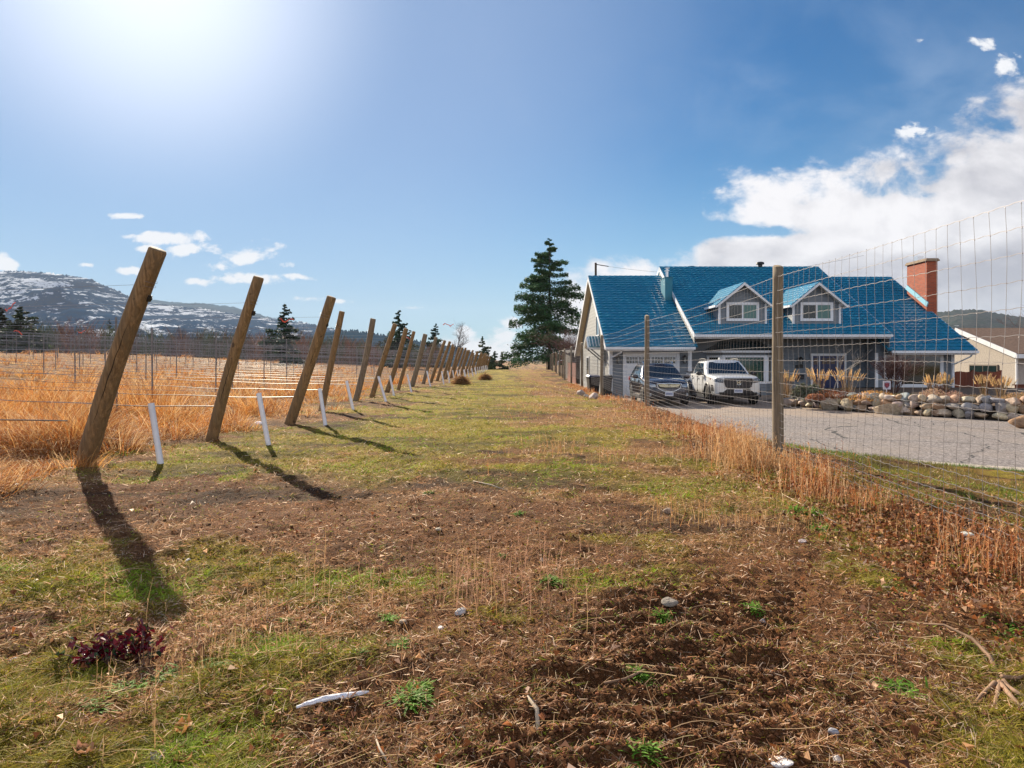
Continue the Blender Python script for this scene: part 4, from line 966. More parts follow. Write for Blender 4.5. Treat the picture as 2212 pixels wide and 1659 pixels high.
# wheeled bins beside the garage wall
def bin_(x, y, rot, lab, lidm):
    e = thing('wheeled_bin', lab, 'bin', (x, y, -0.6), 'wheeled bins by the garage')
    e.rotation_euler = (0, 0, rot)
    def P(m, nm, mt): 
        o = m.build(nm, mt, None); o.parent = e; o.location = (0, 0, 0); return o
    m = MB(); m.hexa([(-0.22, -0.24, 0.06), (0.22, -0.24, 0.06), (0.22, 0.24, 0.06), (-0.22, 0.24, 0.06), (-0.29, -0.32, 0.92), (0.29, -0.32, 0.92), (0.29, 0.34, 0.92), (-0.29, 0.34, 0.92)])
    m.box(-0.31, 0.31, -0.34, 0.36, 0.88, 0.94); P(m, 'bin_body', mblack)
    m = MB(); m.hexa([(-0.31, -0.36, 0.945), (0.31, -0.36, 0.945), (0.31, 0.38, 0.965), (-0.31, 0.38, 0.965), (-0.24, -0.28, 1.01), (0.24, -0.28, 1.01), (0.24, 0.30, 1.05), (-0.24, 0.30, 1.05)]); P(m, 'lid', lidm)
    for sx_ in (-0.26, 0.26):
        m = MB(); m.tube([(sx_-0.03, 0.26, 0.12), (sx_+0.03, 0.26, 0.12)], 0.12, 14); P(m, 'wheel', mblack)
    m = MB(); m.tube([(-0.22, 0.42, 0.95), (0.22, 0.42, 0.95)], 0.018, 6); m.bar((-0.22, 0.34, 0.9), (-0.22, 0.42, 0.95), 0.02, 0.03); m.bar((0.22, 0.34, 0.9), (0.22, 0.42, 0.95), 0.02, 0.03); P(m, 'handle', mblack)
bin_(4.12, 34.6, 0.1, 'left wheeled bin with dark blue lid beside the garage wall', material('blue_lid', (0.01, 0.03, 0.10), 0.35))
bin_(4.66, 33.7, -0.15, 'right wheeled black bin with dull lid nearer the garage corner', mblack)
# ------------------------------------------------------------------ vehicles (x forward, y left, z up, wheels on z = 0)
def superhalf(w, zb, zt, crown, n=7):
    """half cross-section from the bottom centre round the flank to the top centre"""
    zm = zb+(zt-zb)*0.45
    return [(0, zb), (w*0.80, zb), (w*0.955, zb+0.04), (w*0.995, zb+(zm-zb)*0.5), (w, zm), (w*0.985, zm+(zt-zm)*0.55), (w*0.935, zt-0.035), (w*0.84, zt+crown*0.45), (w*0.45, zt+crown*0.9), (0, zt+crown)]
def loft(secs, caps=True):
    """secs: list of (x or list of x, half section) -> MB"""
    m = MB(); rings = []
    for x, half in secs:
        full = [(y, z) for y, z in half]+[(-y, z) for y, z in reversed(half[1:-1])]
        i = len(m.v); m.v += [((x(y, z) if callable(x) else x), y, z) for y, z in full]; rings.append(range(i, i+len(full)))
    for a, b in zip(rings[:-1], rings[1:]):
        n = len(a)
        for k in range(n): m.f.append((a[k], a[(k+1) % n], b[(k+1) % n], b[k])); m.mi.append(0)
    if caps:
        for rg_ in (rings[0], rings[-1]):
            c0 = len(m.v); pts = [Vector(m.v[k]) for k in rg_]; m.v.append(tuple(sum(pts, Vector())/len(pts)))
            n = len(rg_)
            for k in range(n): m.f.append((rg_[k], rg_[(k+1) % n], c0)); m.mi.append(0)
    return m
def boolean_cut(o, cutters, sub=2):
    sd = o.modifiers.new('s', 'SUBSURF'); sd.levels = sub; sd.render_levels = sub
    for c_ in cutters:
        b = o.modifiers.new('b', 'BOOLEAN'); b.operation = 'DIFFERENCE'; b.object = c_; b.solver = 'EXACT'
    bpy.context.view_layer.update(); dg = bpy.context.evaluated_depsgraph_get()
    me = bpy.data.meshes.new_from_object(o.evaluated_get(dg)); o.modifiers.clear(); old = o.data; o.data = me
    for c_ in cutters: bpy.data.objects.remove(c_, do_unlink=True)
mtyre = material('tyre_rubber', (0.016, 0.016, 0.017), 0.75)
mrim = material('alloy_rim', (0.60, 0.61, 0.63), 0.25, metal=0.9)
mrimd = material('dark_alloy_rim', (0.22, 0.20, 0.18), 0.35, metal=0.8)
mcglass = material('car_glass', (0.008, 0.022, 0.035), 0.03, spec=1.0)
mlamp = material('headlamp_glass', (0.30, 0.35, 0.40), 0.06, spec=1.0, metal=0.4)
mamber = material('amber_lamp', (0.55, 0.12, 0.05), 0.2); mplate = material('plate_white', (0.62, 0.66, 0.74), 0.4)
mchrome = material('chrome', (0.75, 0.78, 0.80), 0.12, metal=1.0); mtrim = material('black_trim', (0.02, 0.02, 0.022), 0.45)
mplateink = material('plate_ink', (0.05, 0.08, 0.25), 0.5)
def vehicle(name, lab, cat, loc, rot, spec):
    e = thing(name, lab, cat, loc); e.rotation_euler = (0, 0, rot)
    def P(m, nm, mt, par=None, smooth=False, bevel=0):
        o = m.build(nm, mt, None, smooth=smooth, bevel=bevel); o.parent = par or e; o.location = (0, 0, 0); return o
    paint = spec['paint']; body = loft([(x, superhalf(*a)) for x, *a in spec['body']])
    bo = P(body, 'body', paint, smooth=True)
    cut = []
    bo.parent = None
    for xw in spec['wheels']:
        c_ = MB(); c_.tube([(xw, -1.4, spec['wr']+0.0), (xw, 1.4, spec['wr'])], spec['wr']*1.17, 32)
        # leave a central tunnel block so only arches are cut
        co = c_.build('cutter', paint); cut.append(co)
    boolean_cut(bo, cut, 2)
    bo.parent = e
    bo.data.polygons.foreach_set('use_smooth', [True]*len(bo.data.polygons))
    # dark inner tub seen through the arches
    tb = MB(); x0 = spec['wheels'][1]-0.5; x1 = spec['wheels'][0]+0.5; w = spec['w']
    tb.box(x0, x1, -w*0.72, w*0.72, 0.26, 0.85); P(tb, 'wheel_well', mtrim)
    # cabin
    gh = spec['cabin']   # (xb0 front base, xt0 front top, xt1 rear top, xb1 rear base, zbase, ztop, wb, wt)
    xb0, xt0, xt1, xb1, zb, zt, wb, wt = gh
    def corner(s_, t_, sd):   # s 0 front..1 rear along the side, t 0 base..1 roof
        x = (xb0+(xb1-xb0)*s_)*(1-t_)+(xt0+(xt1-xt0)*s_)*t_; bulge = 0.05*math.sin(math.pi*s_)
        return Vector((x, sd*((wb+bulge)*(1-t_)+(wt+bulge)*t_+0.03*math.sin(math.pi*t_)), zb+(zt-zb)*t_))
    cm_ = MB(); S_ = np.linspace(0, 1, 9); T_ = np.linspace(0, 1, 5); grid = {}
    def addv(p): cm_.v.append(tuple(p)); return len(cm_.v)-1
    for sd in (-1, 1):
        for a_, s_ in enumerate(S_):
            for b_, t_ in enumerate(T_): grid[(sd, a_, b_)] = addv(corner(s_, t_, sd))
    for sd in (-1, 1):
        for a_ in range(8):
            for b_ in range(4): cm_.f.append((grid[(sd, a_, b_)], grid[(sd, a_+1, b_)], grid[(sd, a_+1, b_+1)], grid[(sd, a_, b_+1)])); cm_.mi.append(0)
    nW = 8
    def across(a_, b_, k):   # point between left and right, with a crown
        if k == 0: return grid[(-1, a_, b_)]
        if k == nW: return grid[(1, a_, b_)]
        key = ('c', a_, b_, k)
        if key not in grid:
            l_ = Vector(cm_.v[grid[(-1, a_, b_)]]); r_ = Vector(cm_.v[grid[(1, a_, b_)]]); f_ = k/nW; p_ = l_*(1-f_)+r_*f_; bo_ = math.sin(math.pi*f_)
            if b_ == 4: p_.z += 0.055*bo_
            if a_ == 0: p_.x += 0.13*bo_*(1-0.5*T_[b_])
            if a_ == 8: p_.x -= 0.08*bo_
            grid[key] = addv(p_)
        return grid[key]
    for a_ in (0, 8):
        for b_ in range(4):
            for k in range(nW): cm_.f.append((across(a_, b_, k), across(a_, b_, k+1), across(a_, b_+1, k+1), across(a_, b_+1, k))); cm_.mi.append(0)
    for a_ in range(8):
        for k in range(nW): cm_.f.append((across(a_, 4, k), across(a_, 4, k+1), across(a_+1, 4, k+1), across(a_+1, 4, k))); cm_.mi.append(0)
    ca = P(cm_, 'cabin', paint, smooth=True)
    bv = ca.modifiers.new('b', 'BEVEL'); bv.width = 0.07; bv.segments = 3; bv.limit_method = 'ANGLE'; bv.angle_limit = R(40)
    # glass panels, 6 mm proud
    def panel(fn, nu, nv, nm, mt, off):
        pm = MB(); ids = {}
        for a_ in range(nu+1):
            for b_ in range(nv+1): p_, n_ = fn(a_/nu, b_/nv); ids[(a_, b_)] = len(pm.v); pm.v.append(tuple(p_+n_*off))
        for a_ in range(nu):
            for b_ in range(nv): pm.f.append((ids[(a_, b_)], ids[(a_+1, b_)], ids[(a_+1, b_+1)], ids[(a_, b_+1)])); pm.mi.append(0)
        return P(pm, nm, mt, smooth=True)
    def front(fu, fv):
        t_ = 0.03+0.88*fv; k = 0.055+(0.11-0.055)*fv*0.4; f_ = k+(1-2*k)*fu; l_ = corner(0, t_, -1); r_ = corner(0, t_, 1); p_ = l_*(1-f_)+r_*f_; bo_ = math.sin(math.pi*f_)
        p_.x += 0.13*bo_*(1-0.5*t_); return p_, Vector((zt-zb, 0, xb0-xt0)).normalized()
    panel(front, 10, 4, 'windscreen', mcglass, 0.012)
    def rear(fu, fv):
        t_ = 0.2+0.65*fv; f_ = 0.1+0.8*fu; l_ = corner(1, t_, -1); r_ = corner(1, t_, 1); p_ = l_*(1-f_)+r_*f_; p_.x -= 0.08*math.sin(math.pi*f_); return p_, Vector((-(zt-zb), 0, xt1-xb1)).normalized()
    panel(rear, 6, 3, 'rear_window', mcglass, 0.012)
    for sd in (-1, 1):
        for (s0, s1, sl0, sl1) in spec['side_glass']:
            def side(fu, fv, s0=s0, s1=s1, sl0=sl0, sl1=sl1):
                t_ = 0.08+0.76*fv; s_ = (s0+sl0*fv)+((s1+sl1*fv)-(s0+sl0*fv))*fu; return corner(s_, t_, sd), Vector((0, sd, 0.25)).normalized()
            panel(side, 6, 4, 'side_window', mcglass, 0.010)
    # wheels
    for xw in spec['wheels']:
        for sd in (-1, 1):
            wr = spec['wr']; yo = sd*(w-0.02); yi = sd*(w-0.25)
            m = MB(); prof = [(yi, wr*0.6), (yi, wr*0.93), (yi+(yo-yi)*0.12, wr), (yi+(yo-yi)*0.88, wr), (yo, wr*0.93), (yo, wr*0.72), (yo-sd*0.02, wr*0.66)]
            m.tube([(xw, y_, wr) for y_, r_ in prof], [r_ for y_, r_ in prof], 32); wh = P(m, 'wheel', mtyre, smooth=False)
            rm_ = MB(); yr = yo+sd*0.001
            rm_.tube([(xw, yr-sd*0.06, wr), (xw, yr-sd*0.012, wr)], [wr*0.10, wr*0.10], 16)
            n_ = 32
            for k in range(n_):   # rim lip ring
                a0, a1 = 2*math.pi*k/n_, 2*math.pi*(k+1)/n_; ra, rb_ = wr*0.62, wr*0.69
                rm_.face([(xw+ra*math.cos(a0), yr, wr+ra*math.sin(a0)), (xw+ra*math.cos(a1), yr, wr+ra*math.sin(a1)), (xw+rb_*math.cos(a1), yr, wr+rb_*math.sin(a1)), (xw+rb_*math.cos(a0), yr, wr+rb_*math.sin(a0))])
            for k in range(5):
                a0 = 2*math.pi*k/5+0.3; dx_, dz_ = math.cos(a0), math.sin(a0); px_, pz_ = -dz_, dx_
                w0, w1 = wr*0.08, wr*0.16; r0, r1 = wr*0.06, wr*0.64
                q_ = [(xw+dx_*r0-px_*w0, wr+dz_*r0-pz_*w0), (xw+dx_*r0+px_*w0, wr+dz_*r0+pz_*w0), (xw+dx_*r1+px_*w1, wr+dz_*r1+pz_*w1), (xw+dx_*r1-px_*w1, wr+dz_*r1-pz_*w1)]
                rm_.hexa([(a, yr-sd*0.03, b) for a, b in q_]+[(a, yr-sd*0.002, b) for a, b in q_])
            P(rm_, 'rim', spec['rim'], wh)
            dk = MB(); dk.tube([(xw, yo-sd*0.07, wr), (xw, yo-sd*0.065, wr)], wr*0.66, 24); P(dk, 'brake_disc', mtrim, wh)
    # mirrors
    for sd in (-1, 1):
        m = MB(); mx_ = xb0-0.28; m.ico((mx_, sd*(wb+0.22), zb+0.06), 0.13, 2, 0.0, sq=(0.7, 1.05, 0.72)); m.bar((mx_, sd*(wb-0.02), zb-0.02), (mx_, sd*(wb+0.14), zb+0.02), 0.06, 0.05)
        P(m, 'mirror', spec['mirror'], smooth=True)
    # door seams and handles
    sm = MB()
    for xs in spec['seams']:
        for sd in (-1, 1): sm.box(xs-0.006, xs+0.006, min(sd*(w-0.03), sd*(w+0.003)), max(sd*(w-0.03), sd*(w+0.003)), 0.42, zb-0.06)
    P(sm, 'door_seam', mtrim)
    for xs in spec['handles']:
        for sd in (-1, 1): m = MB(); m.box(xs-0.11, xs+0.11, min(sd*(w*0.97), sd*(w+0.03)), max(sd*(w*0.97), sd*(w+0.03)), zb-0.17, zb-0.135); P(m, 'door_handle', spec.get('handle', paint), bevel=0.008)
    # sills
    m = MB(); 
    for sd in (-1, 1): m.box(spec['wheels'][1]+wr*1.25, spec['wheels'][0]-wr*1.25, min(sd*w*0.9, sd*(w-0.005)), max(sd*w*0.9, sd*(w-0.005)), 0.24, 0.36)
    P(m, 'sill', mtrim)
    return e, P
from mathutils.bvhtree import BVHTree
def decal(e, poly, off, sub=3, thick=0.0):
    """panel in the (y, z) front view of a vehicle, laid on its body"""
    bo = [c_ for c_ in e.children if c_.name.startswith('body')][0]; me = bo.data
    bv = BVHTree.FromPolygons([v_.co[:] for v_ in me.vertices], [tuple(p_.vertices) for p_ in me.polygons])
    bm = bmesh.new(); cy = sum(p_[0] for p_ in poly)/len(poly); cz = sum(p_[1] for p_ in poly)/len(poly); c0 = bm.verts.new((0, cy, cz)); vs = [bm.verts.new((0, a, b)) for a, b in poly]
    for k in range(len(vs)): bm.faces.new((c0, vs[k], vs[(k+1) % len(vs)]))
    bmesh.ops.subdivide_edges(bm, edges=bm.edges, cuts=sub, use_grid_fill=True); m = MB(); bm.verts.ensure_lookup_table(); last = 2.3
    for v_ in bm.verts:
        hit = bv.ray_cast(Vector((5, v_.co.y, v_.co.z)), Vector((-1, 0, 0)))
        if hit[0] is not None: last = hit[0].x; m.v.append((hit[0].x+off, v_.co.y, v_.co.z))
        else: m.v.append((last+off-0.05, v_.co.y, v_.co.z))
    for f in bm.faces: m.f.append(tuple(v_.index for v_ in f.verts)); m.mi.append(0)
    bm.free(); return m
def frontx(e, y, z):
    bo = [c_ for c_ in e.children if c_.name.startswith('body')][0]; me = bo.data
    bv = BVHTree.FromPolygons([v_.co[:] for v_ in me.vertices], [tuple(p_.vertices) for p_ in me.polygons]); hit = bv.ray_cast(Vector((5, y, z)), Vector((-1, 0, 0))); return hit[0].x if hit[0] is not None else 2.3
def arc_fill(m, pts, x, dx=0.02):
    n = len(pts); m.prism(pts, x, x+dx)
# dark suv
mpaint_s = material('dark_bronze_metallic', (0.036, 0.032, 0.040), 0.22, metal=0.5, coat=1.0)
suv = dict(paint=mpaint_s, w=0.935, wr=0.355, wheels=(1.42, -1.26), rim=mrim, mirror=mpaint_s, seams=(0.72, -0.28), handles=(-0.1, -1.0), handle=mchrome,
    body=[(2.30, 0.50, 0.34, 0.62, 0.03), (2.24, 0.70, 0.27, 0.80, 0.05), (2.08, 0.83, 0.22, 0.90, 0.06), (1.80, 0.90, 0.22, 0.985, 0.07), (1.30, 0.93, 0.24, 1.04, 0.075), (0.85, 0.935, 0.24, 1.08, 0.06), (0.2, 0.935, 0.24, 1.08, 0.04), (-0.8, 0.935, 0.24, 1.10, 0.04), (-1.6, 0.93, 0.26, 1.12, 0.04), (-2.1, 0.89, 0.32, 1.10, 0.04), (-2.30, 0.80, 0.40, 1.02, 0.03), (-2.36, 0.60, 0.48, 0.90, 0.02)],
    cabin=(1.02, 0.22, -1.55, -2.12, 1.05, 1.60, 0.84, 0.62), side_glass=[(0.10, 0.38, 0.02, 0.0), (0.41, 0.68, 0.0, 0.0), (0.71, 0.86, 0.0, 0.02)])
se, P = vehicle('suv', 'dark bronze grey SUV parked facing the camera in front of the garage door', 'car', (6.13, 28.75, -0.6), R(-90)+R(-1), suv)
# grille and lamps
m = MB(); m.prism([(-0.46, 0.86), (0.46, 0.86), (0.40, 0.70), (0.22, 0.60), (0, 0.575), (-0.22, 0.60), (-0.40, 0.70)], 2.245, 2.285); P(m, 'grille', mtrim)
m = MB(); m.prism([(-0.43, 0.845), (0.43, 0.845), (0.36, 0.755), (0.15, 0.73), (-0.15, 0.73), (-0.36, 0.755)], 2.286, 2.305); gb = P(m, 'grille_bar', mchrome)
m = MB(); m.bar((2.312, -0.055, 0.745), (2.312, -0.012, 0.835), 0.012, 0.014, up=(1, 0, 0)); m.bar((2.312, 0.055, 0.745), (2.312, 0.012, 0.835), 0.012, 0.014, up=(1, 0, 0)); m.bar((2.312, -0.035, 0.785), (2.312, 0.035, 0.785), 0.010, 0.012); P(m, 'emblem', mtrim, gb)
m = MB(); pts = [(2.29, -0.48, 0.86), (2.295, -0.42, 0.69), (2.295, -0.22, 0.585), (2.295, 0, 0.56), (2.295, 0.22, 0.585), (2.295, 0.42, 0.69), (2.29, 0.48, 0.86)]; m.tube(pts, 0.012, 6); m.tube([pts[0], (2.28, 0, 0.885), pts[-1]], 0.012, 6); P(m, 'grille_surround', mchrome)
for sd in (-1, 1):
    P(decal(se, [(sd*0.50, 0.75), (sd*0.52, 0.84), (sd*0.70, 0.88), (sd*0.83, 0.895), (sd*0.86, 0.84), (sd*0.80, 0.76), (sd*0.65, 0.73)], 0.008), 'headlight', mlamp, smooth=True)
    fx = frontx(se, sd*0.70, 0.45); m = MB(); m.tube([(fx-0.05, sd*0.70, 0.45), (fx+0.02, sd*0.70, 0.45)], 0.06, 14); P(m, 'fog_lamp', mlamp)
    P(decal(se, [(sd*0.40, 0.36), (sd*0.80, 0.36), (sd*0.82, 0.52), (sd*0.52, 0.53)], 0.006), 'lower_intake', mtrim)
    m = MB(); m.tube([(0.1, sd*0.60, 1.63), (0.0, sd*0.61, 1.70), (-0.7, sd*0.61, 1.715), (-1.35, sd*0.60, 1.70), (-1.45, sd*0.59, 1.62)], 0.022, 8); P(m, 'roof_rail', mchrome)
    m = MB(); m.box(-2.32, -2.1, min(sd*0.70, sd*0.86), max(sd*0.70, sd*0.86), 0.88, 1.04); P(m, 'tail_light', material('tail_lamp', (0.4, 0.01, 0.01), 0.2))
P(decal(se, [(-0.36, 0.27), (0.36, 0.27), (0.33, 0.385), (-0.33, 0.385)], 0.006), 'lower_grille', mtrim)
m = MB(); m.box(2.28, 2.32, -0.16, 0.16, 0.40, 0.55); lp = P(m, 'license_plate', mplate)
m = MB(); 
for k in range(6): m.box(2.3205, 2.323, -0.125+k*0.043, -0.098+k*0.043, 0.44+0.004*(k % 2), 0.51)
P(m, 'plate_marks', mplateink, lp)
m = MB(); m.tube([(1.02, -0.3, 1.10), (0.99, 0.25, 1.13)], 0.012, 4); m.tube([(1.05, 0.1, 1.10), (1.0, 0.65, 1.10)], 0.012, 4); P(m, 'wiper', mtrim)
# white pickup
mpaint_w = material('white_car_paint', (0.72, 0.72, 0.71), 0.25, coat=1.0)
pk = dict(paint=mpaint_w, w=0.995, wr=0.385, wheels=(1.72, -1.46), rim=mrimd, mirror=mtrim, seams=(0.98, 0.02, -0.98), handles=(0.18, -0.8),
    body=[(2.63, 0.74, 0.44, 1.02, 0.03), (2.58, 0.86, 0.36, 1.08, 0.04), (2.42, 0.92, 0.33, 1.12, 0.04), (2.1, 0.97, 0.33, 1.16, 0.05), (1.6, 0.99, 0.34, 1.19, 0.05), (1.15, 0.995, 0.34, 1.21, 0.04), (0.5, 0.995, 0.34, 1.20, 0.03), (-0.9, 0.995, 0.34, 1.21, 0.02), (-1.8, 0.99, 0.36, 1.24, -0.02), (-2.5, 0.97, 0.40, 1.26, -0.02), (-2.66, 0.93, 0.45, 1.24, -0.02), (-2.70, 0.85, 0.50, 1.15, 0.0)],
    cabin=(1.22, 0.42, -0.95, -1.25, 1.17, 1.75, 0.90, 0.70), side_glass=[(0.12, 0.47, 0.03, 0.0), (0.50, 0.86, 0.0, 0.0)])
te, P = vehicle('pickup_truck', 'white pickup truck with black grille parked facing the camera right of the dark SUV', 'pickup truck', (9.0, 29.5, -0.6), R(-90)+R(-2), pk)
m = MB(); m.box(-2.60, -1.35, -0.86, 0.86, 1.12, 1.245); P(m, 'cargo_bed', mtrim)
m = MB(); m.box(-2.66, -1.30, -0.99, -0.90, 1.245, 1.275); m.box(-2.66, -1.30, 0.90, 0.99, 1.245, 1.275); P(m, 'bed_rail', mtrim)
m = MB(); m.prism([(-0.54, 1.07), (0.54, 1.07), (0.57, 0.95), (0.50, 0.74), (0.42, 0.68), (-0.42, 0.68), (-0.50, 0.74), (-0.57, 0.95)], 2.52, 2.665); gr_ = P(m, 'grille', mtrim)
m = MB()
for k in range(5): m.box(2.666, 2.676, -0.52, 0.52, 0.74+k*0.068, 0.76+k*0.068)
P(m, 'grille_bars', material('dark_gloss_bar', (0.05, 0.045, 0.055), 0.25), gr_)
m = MB(); 
m.box(2.678, 2.692, -0.055, -0.030, 0.84, 0.96); m.box(2.678, 2.692, 0.030, 0.055, 0.84, 0.96); m.box(2.678, 2.692, -0.030, 0.030, 0.888, 0.910)
m.tube([(2.685, 0.085*math.copysign(abs(math.cos(a))**0.6, math.cos(a)), 0.90+0.085*math.copysign(abs(math.sin(a))**0.6, math.sin(a))) for a in np.linspace(0, 2*math.pi, 25)], 0.009, 6); P(m, 'emblem', mchrome, gr_)
P(decal(te, [(-0.93, 0.52), (-0.60, 0.52), (-0.45, 0.64), (0.45, 0.64), (0.60, 0.52), (0.93, 0.52), (0.90, 0.375), (-0.90, 0.375)], 0.012, 4), 'lower_bumper', mtrim, smooth=True)
for sd in (-1, 1):
    hl = P(decal(te, [(sd*0.585, 0.88), (sd*0.58, 1.055), (sd*0.75, 1.075), (sd*0.92, 1.085), (sd*0.95, 1.02), (sd*0.90, 0.93), (sd*0.75, 0.90)], 0.008), 'headlight', material('dark_headlamp', (0.06, 0.07, 0.09), 0.06, spec=1.0), smooth=True)
    m = MB()
    for k in range(3): fx = frontx(te, sd*(0.65+0.10*k), 0.985+0.01*k); m.ico((fx, sd*(0.65+0.10*k), 0.985+0.01*k), 0.034, 1, 0)
    P(m, 'lamp_lens', mlamp, hl)
    fx = frontx(te, sd*0.93, 1.03); m = MB(); m.ico((fx-0.02, sd*0.935, 1.03), 0.05, 1, 0, sq=(1.2, 0.5, 1)); P(m, 'turn_signal', mamber, hl)
    fx = frontx(te, sd*0.80, 0.46); m = MB(); m.box(fx-0.05, fx+0.03, min(sd*0.74, sd*0.86), max(sd*0.74, sd*0.86), 0.44, 0.485); P(m, 'fog_lamp', mlamp)
    P(decal(te, [(sd*0.90, 0.54), (sd*0.945, 0.54), (sd*0.955, 0.80), (sd*0.92, 0.80)], 0.01), 'bumper_vent', mtrim)
    m = MB(); m.tube([(0.30, sd*0.68, 1.78), (0.20, sd*0.69, 1.83), (-0.35, sd*0.69, 1.845), (-0.85, sd*0.68, 1.82), (-0.92, sd*0.68, 1.76)], 0.020, 8); P(m, 'roof_rail', mtrim)
    for xw in pk['wheels']:
        m = MB(); rr0 = pk['wr']*1.17; pts = [(xw+rr0*1.03*math.cos(a), sd*1.0, pk['wr']+rr0*1.03*math.sin(a)) for a in np.linspace(-0.15, math.pi+0.15, 22)]
        m.tube(pts, 0.030, 6); P(m, 'arch_trim', mtrim)
m = MB(); m.box(2.62, 2.66, -0.16, 0.16, 0.50, 0.65); lp = P(m, 'license_plate', mplate)
m = MB()
for k in range(6): m.box(2.6605, 2.663, -0.125+k*0.043, -0.098+k*0.043, 0.54+0.004*(k % 2), 0.61)
P(m, 'plate_marks', mplateink, lp)
m = MB(); m.ico((-0.2, 0.0, 1.85), 0.07, 1, 0, sq=(1.6, 0.5, 0.8)); P(m, 'roof_antenna', mpaint_w)
# ------------------------------------------------------------------ blades, leaves and needles as numpy meshes
def blades(name, B, D, L, W, Cc, mat, seg=2, bend=None, wd=None, taper=0.75, tipc=1.0, seed=0):
    """B base (n,3); D unit direction; L length; W width; bend (n,3) offset of the tip"""
    n = len(B); rs = np.random.RandomState(seed)
    if wd is None:
        a = rs.rand(n)*2*math.pi; r_ = np.stack([np.cos(a), np.sin(a), np.zeros(n)], 1); wd = np.cross(D, r_+1e-6)
        wd /= np.linalg.norm(wd, axis=1)[:, None]+1e-9
        hz_ = np.stack([-np.sin(a), np.cos(a), np.zeros(n)], 1)
        wd = np.where((np.abs(D[:, 2]) > 0.6)[:, None], hz_, wd)
    if bend is None: bend = np.zeros((n, 3))
    P = []; Cl = []
    for k in range(seg+1):
        t_ = k/seg; c_ = B+D*(L*t_)[:, None]+bend*(t_**2); w_ = (W*(1-taper*t_))[:, None]*0.5
        P += [c_-wd*w_, c_+wd*w_]; cc = Cc*(1+(tipc-1)*t_); Cl += [cc, cc]
    P = np.stack(P, 1); Cl = np.stack(Cl, 1); m = P.shape[1]
    F_ = []
    base = np.arange(n)*m
    for k in range(seg): F_.append(np.stack([base+2*k, base+2*k+1, base+2*k+3, base+2*k+2], 1))
    return P.reshape(-1, 3), np.concatenate(F_), Cl.reshape(-1, 3)
class Acc:
    def __init__(s): s.P = []; s.F = []; s.C = []; s.n = 0
    def add(s, P, F_, C_): s.P.append(P); s.F.append(F_+s.n); s.C.append(C_); s.n += len(P)
    def build(s, name, mat, parent=None, loc=None, smooth=False): return np_mesh(name, np.concatenate(s.P), np.concatenate(s.F), mat, np.concatenate(s.C), smooth, parent, loc)
def leafquads(Cn, S, rs, Cc, curl=0.35, flat=0.0, asp=0.6):
    """folded four-cornered leaves (two quads) with random pose"""
    n = len(Cn); a = rs.rand(n)*2*math.pi; el = (rs.rand(n)-0.5)*math.pi*(1-flat)
    d = np.stack([np.cos(a)*np.cos(el), np.sin(a)*np.cos(el), np.sin(el)], 1)
    r_ = rs.randn(n, 3); r_[:, 2] += flat*3; sd = np.cross(d, r_); sd /= np.linalg.norm(sd, axis=1)[:, None]+1e-9; up = np.cross(sd, d)
    S = S[:, None]; w = S*asp*0.5
    v0 = Cn-d*S*0.5; v1 = Cn+sd*w+up*S*curl*0.4; v2 = Cn+d*S*0.5+up*S*curl*0.25*rs.randn(n, 1); v3 = Cn-sd*w+up*S*curl*0.4
    P = np.stack([v0, v1, v2, v3], 1).reshape(-1, 3); b = np.arange(n)*4
    F_ = np.stack([b, b+1, b+2, b+3], 1); C_ = np.repeat(Cc, 4, 0)
    return P, F_, C_
def vary(base, n, rs, amp=0.25, hue=0.08):
    b = np.array(base)[None]*(1+amp*(rs.rand(n, 1)*2-1)); return np.clip(b*(1+hue*(rs.rand(n, 3)*2-1)), 0.002, 0.95)
mgrass = mat_col('grass_blade', 0.7, 0.35); mstraw = mat_col('dry_straw', 0.65, 0.42); mneedle = mat_col('conifer_needles', 0.7, 0.15); mleaf = mat_col('dry_leaf', 0.6, 0.25)
mbark = material('conifer_bark', (0.06, 0.045, 0.035), 0.95, var=0.3, vscale=6); mbarkg = material('bare_twig_bark', (0.11, 0.085, 0.08), 0.9, var=0.3, vscale=3)
mtwigr = material('reddish_twig', (0.13, 0.065, 0.055), 0.9, var=0.3, vscale=3)

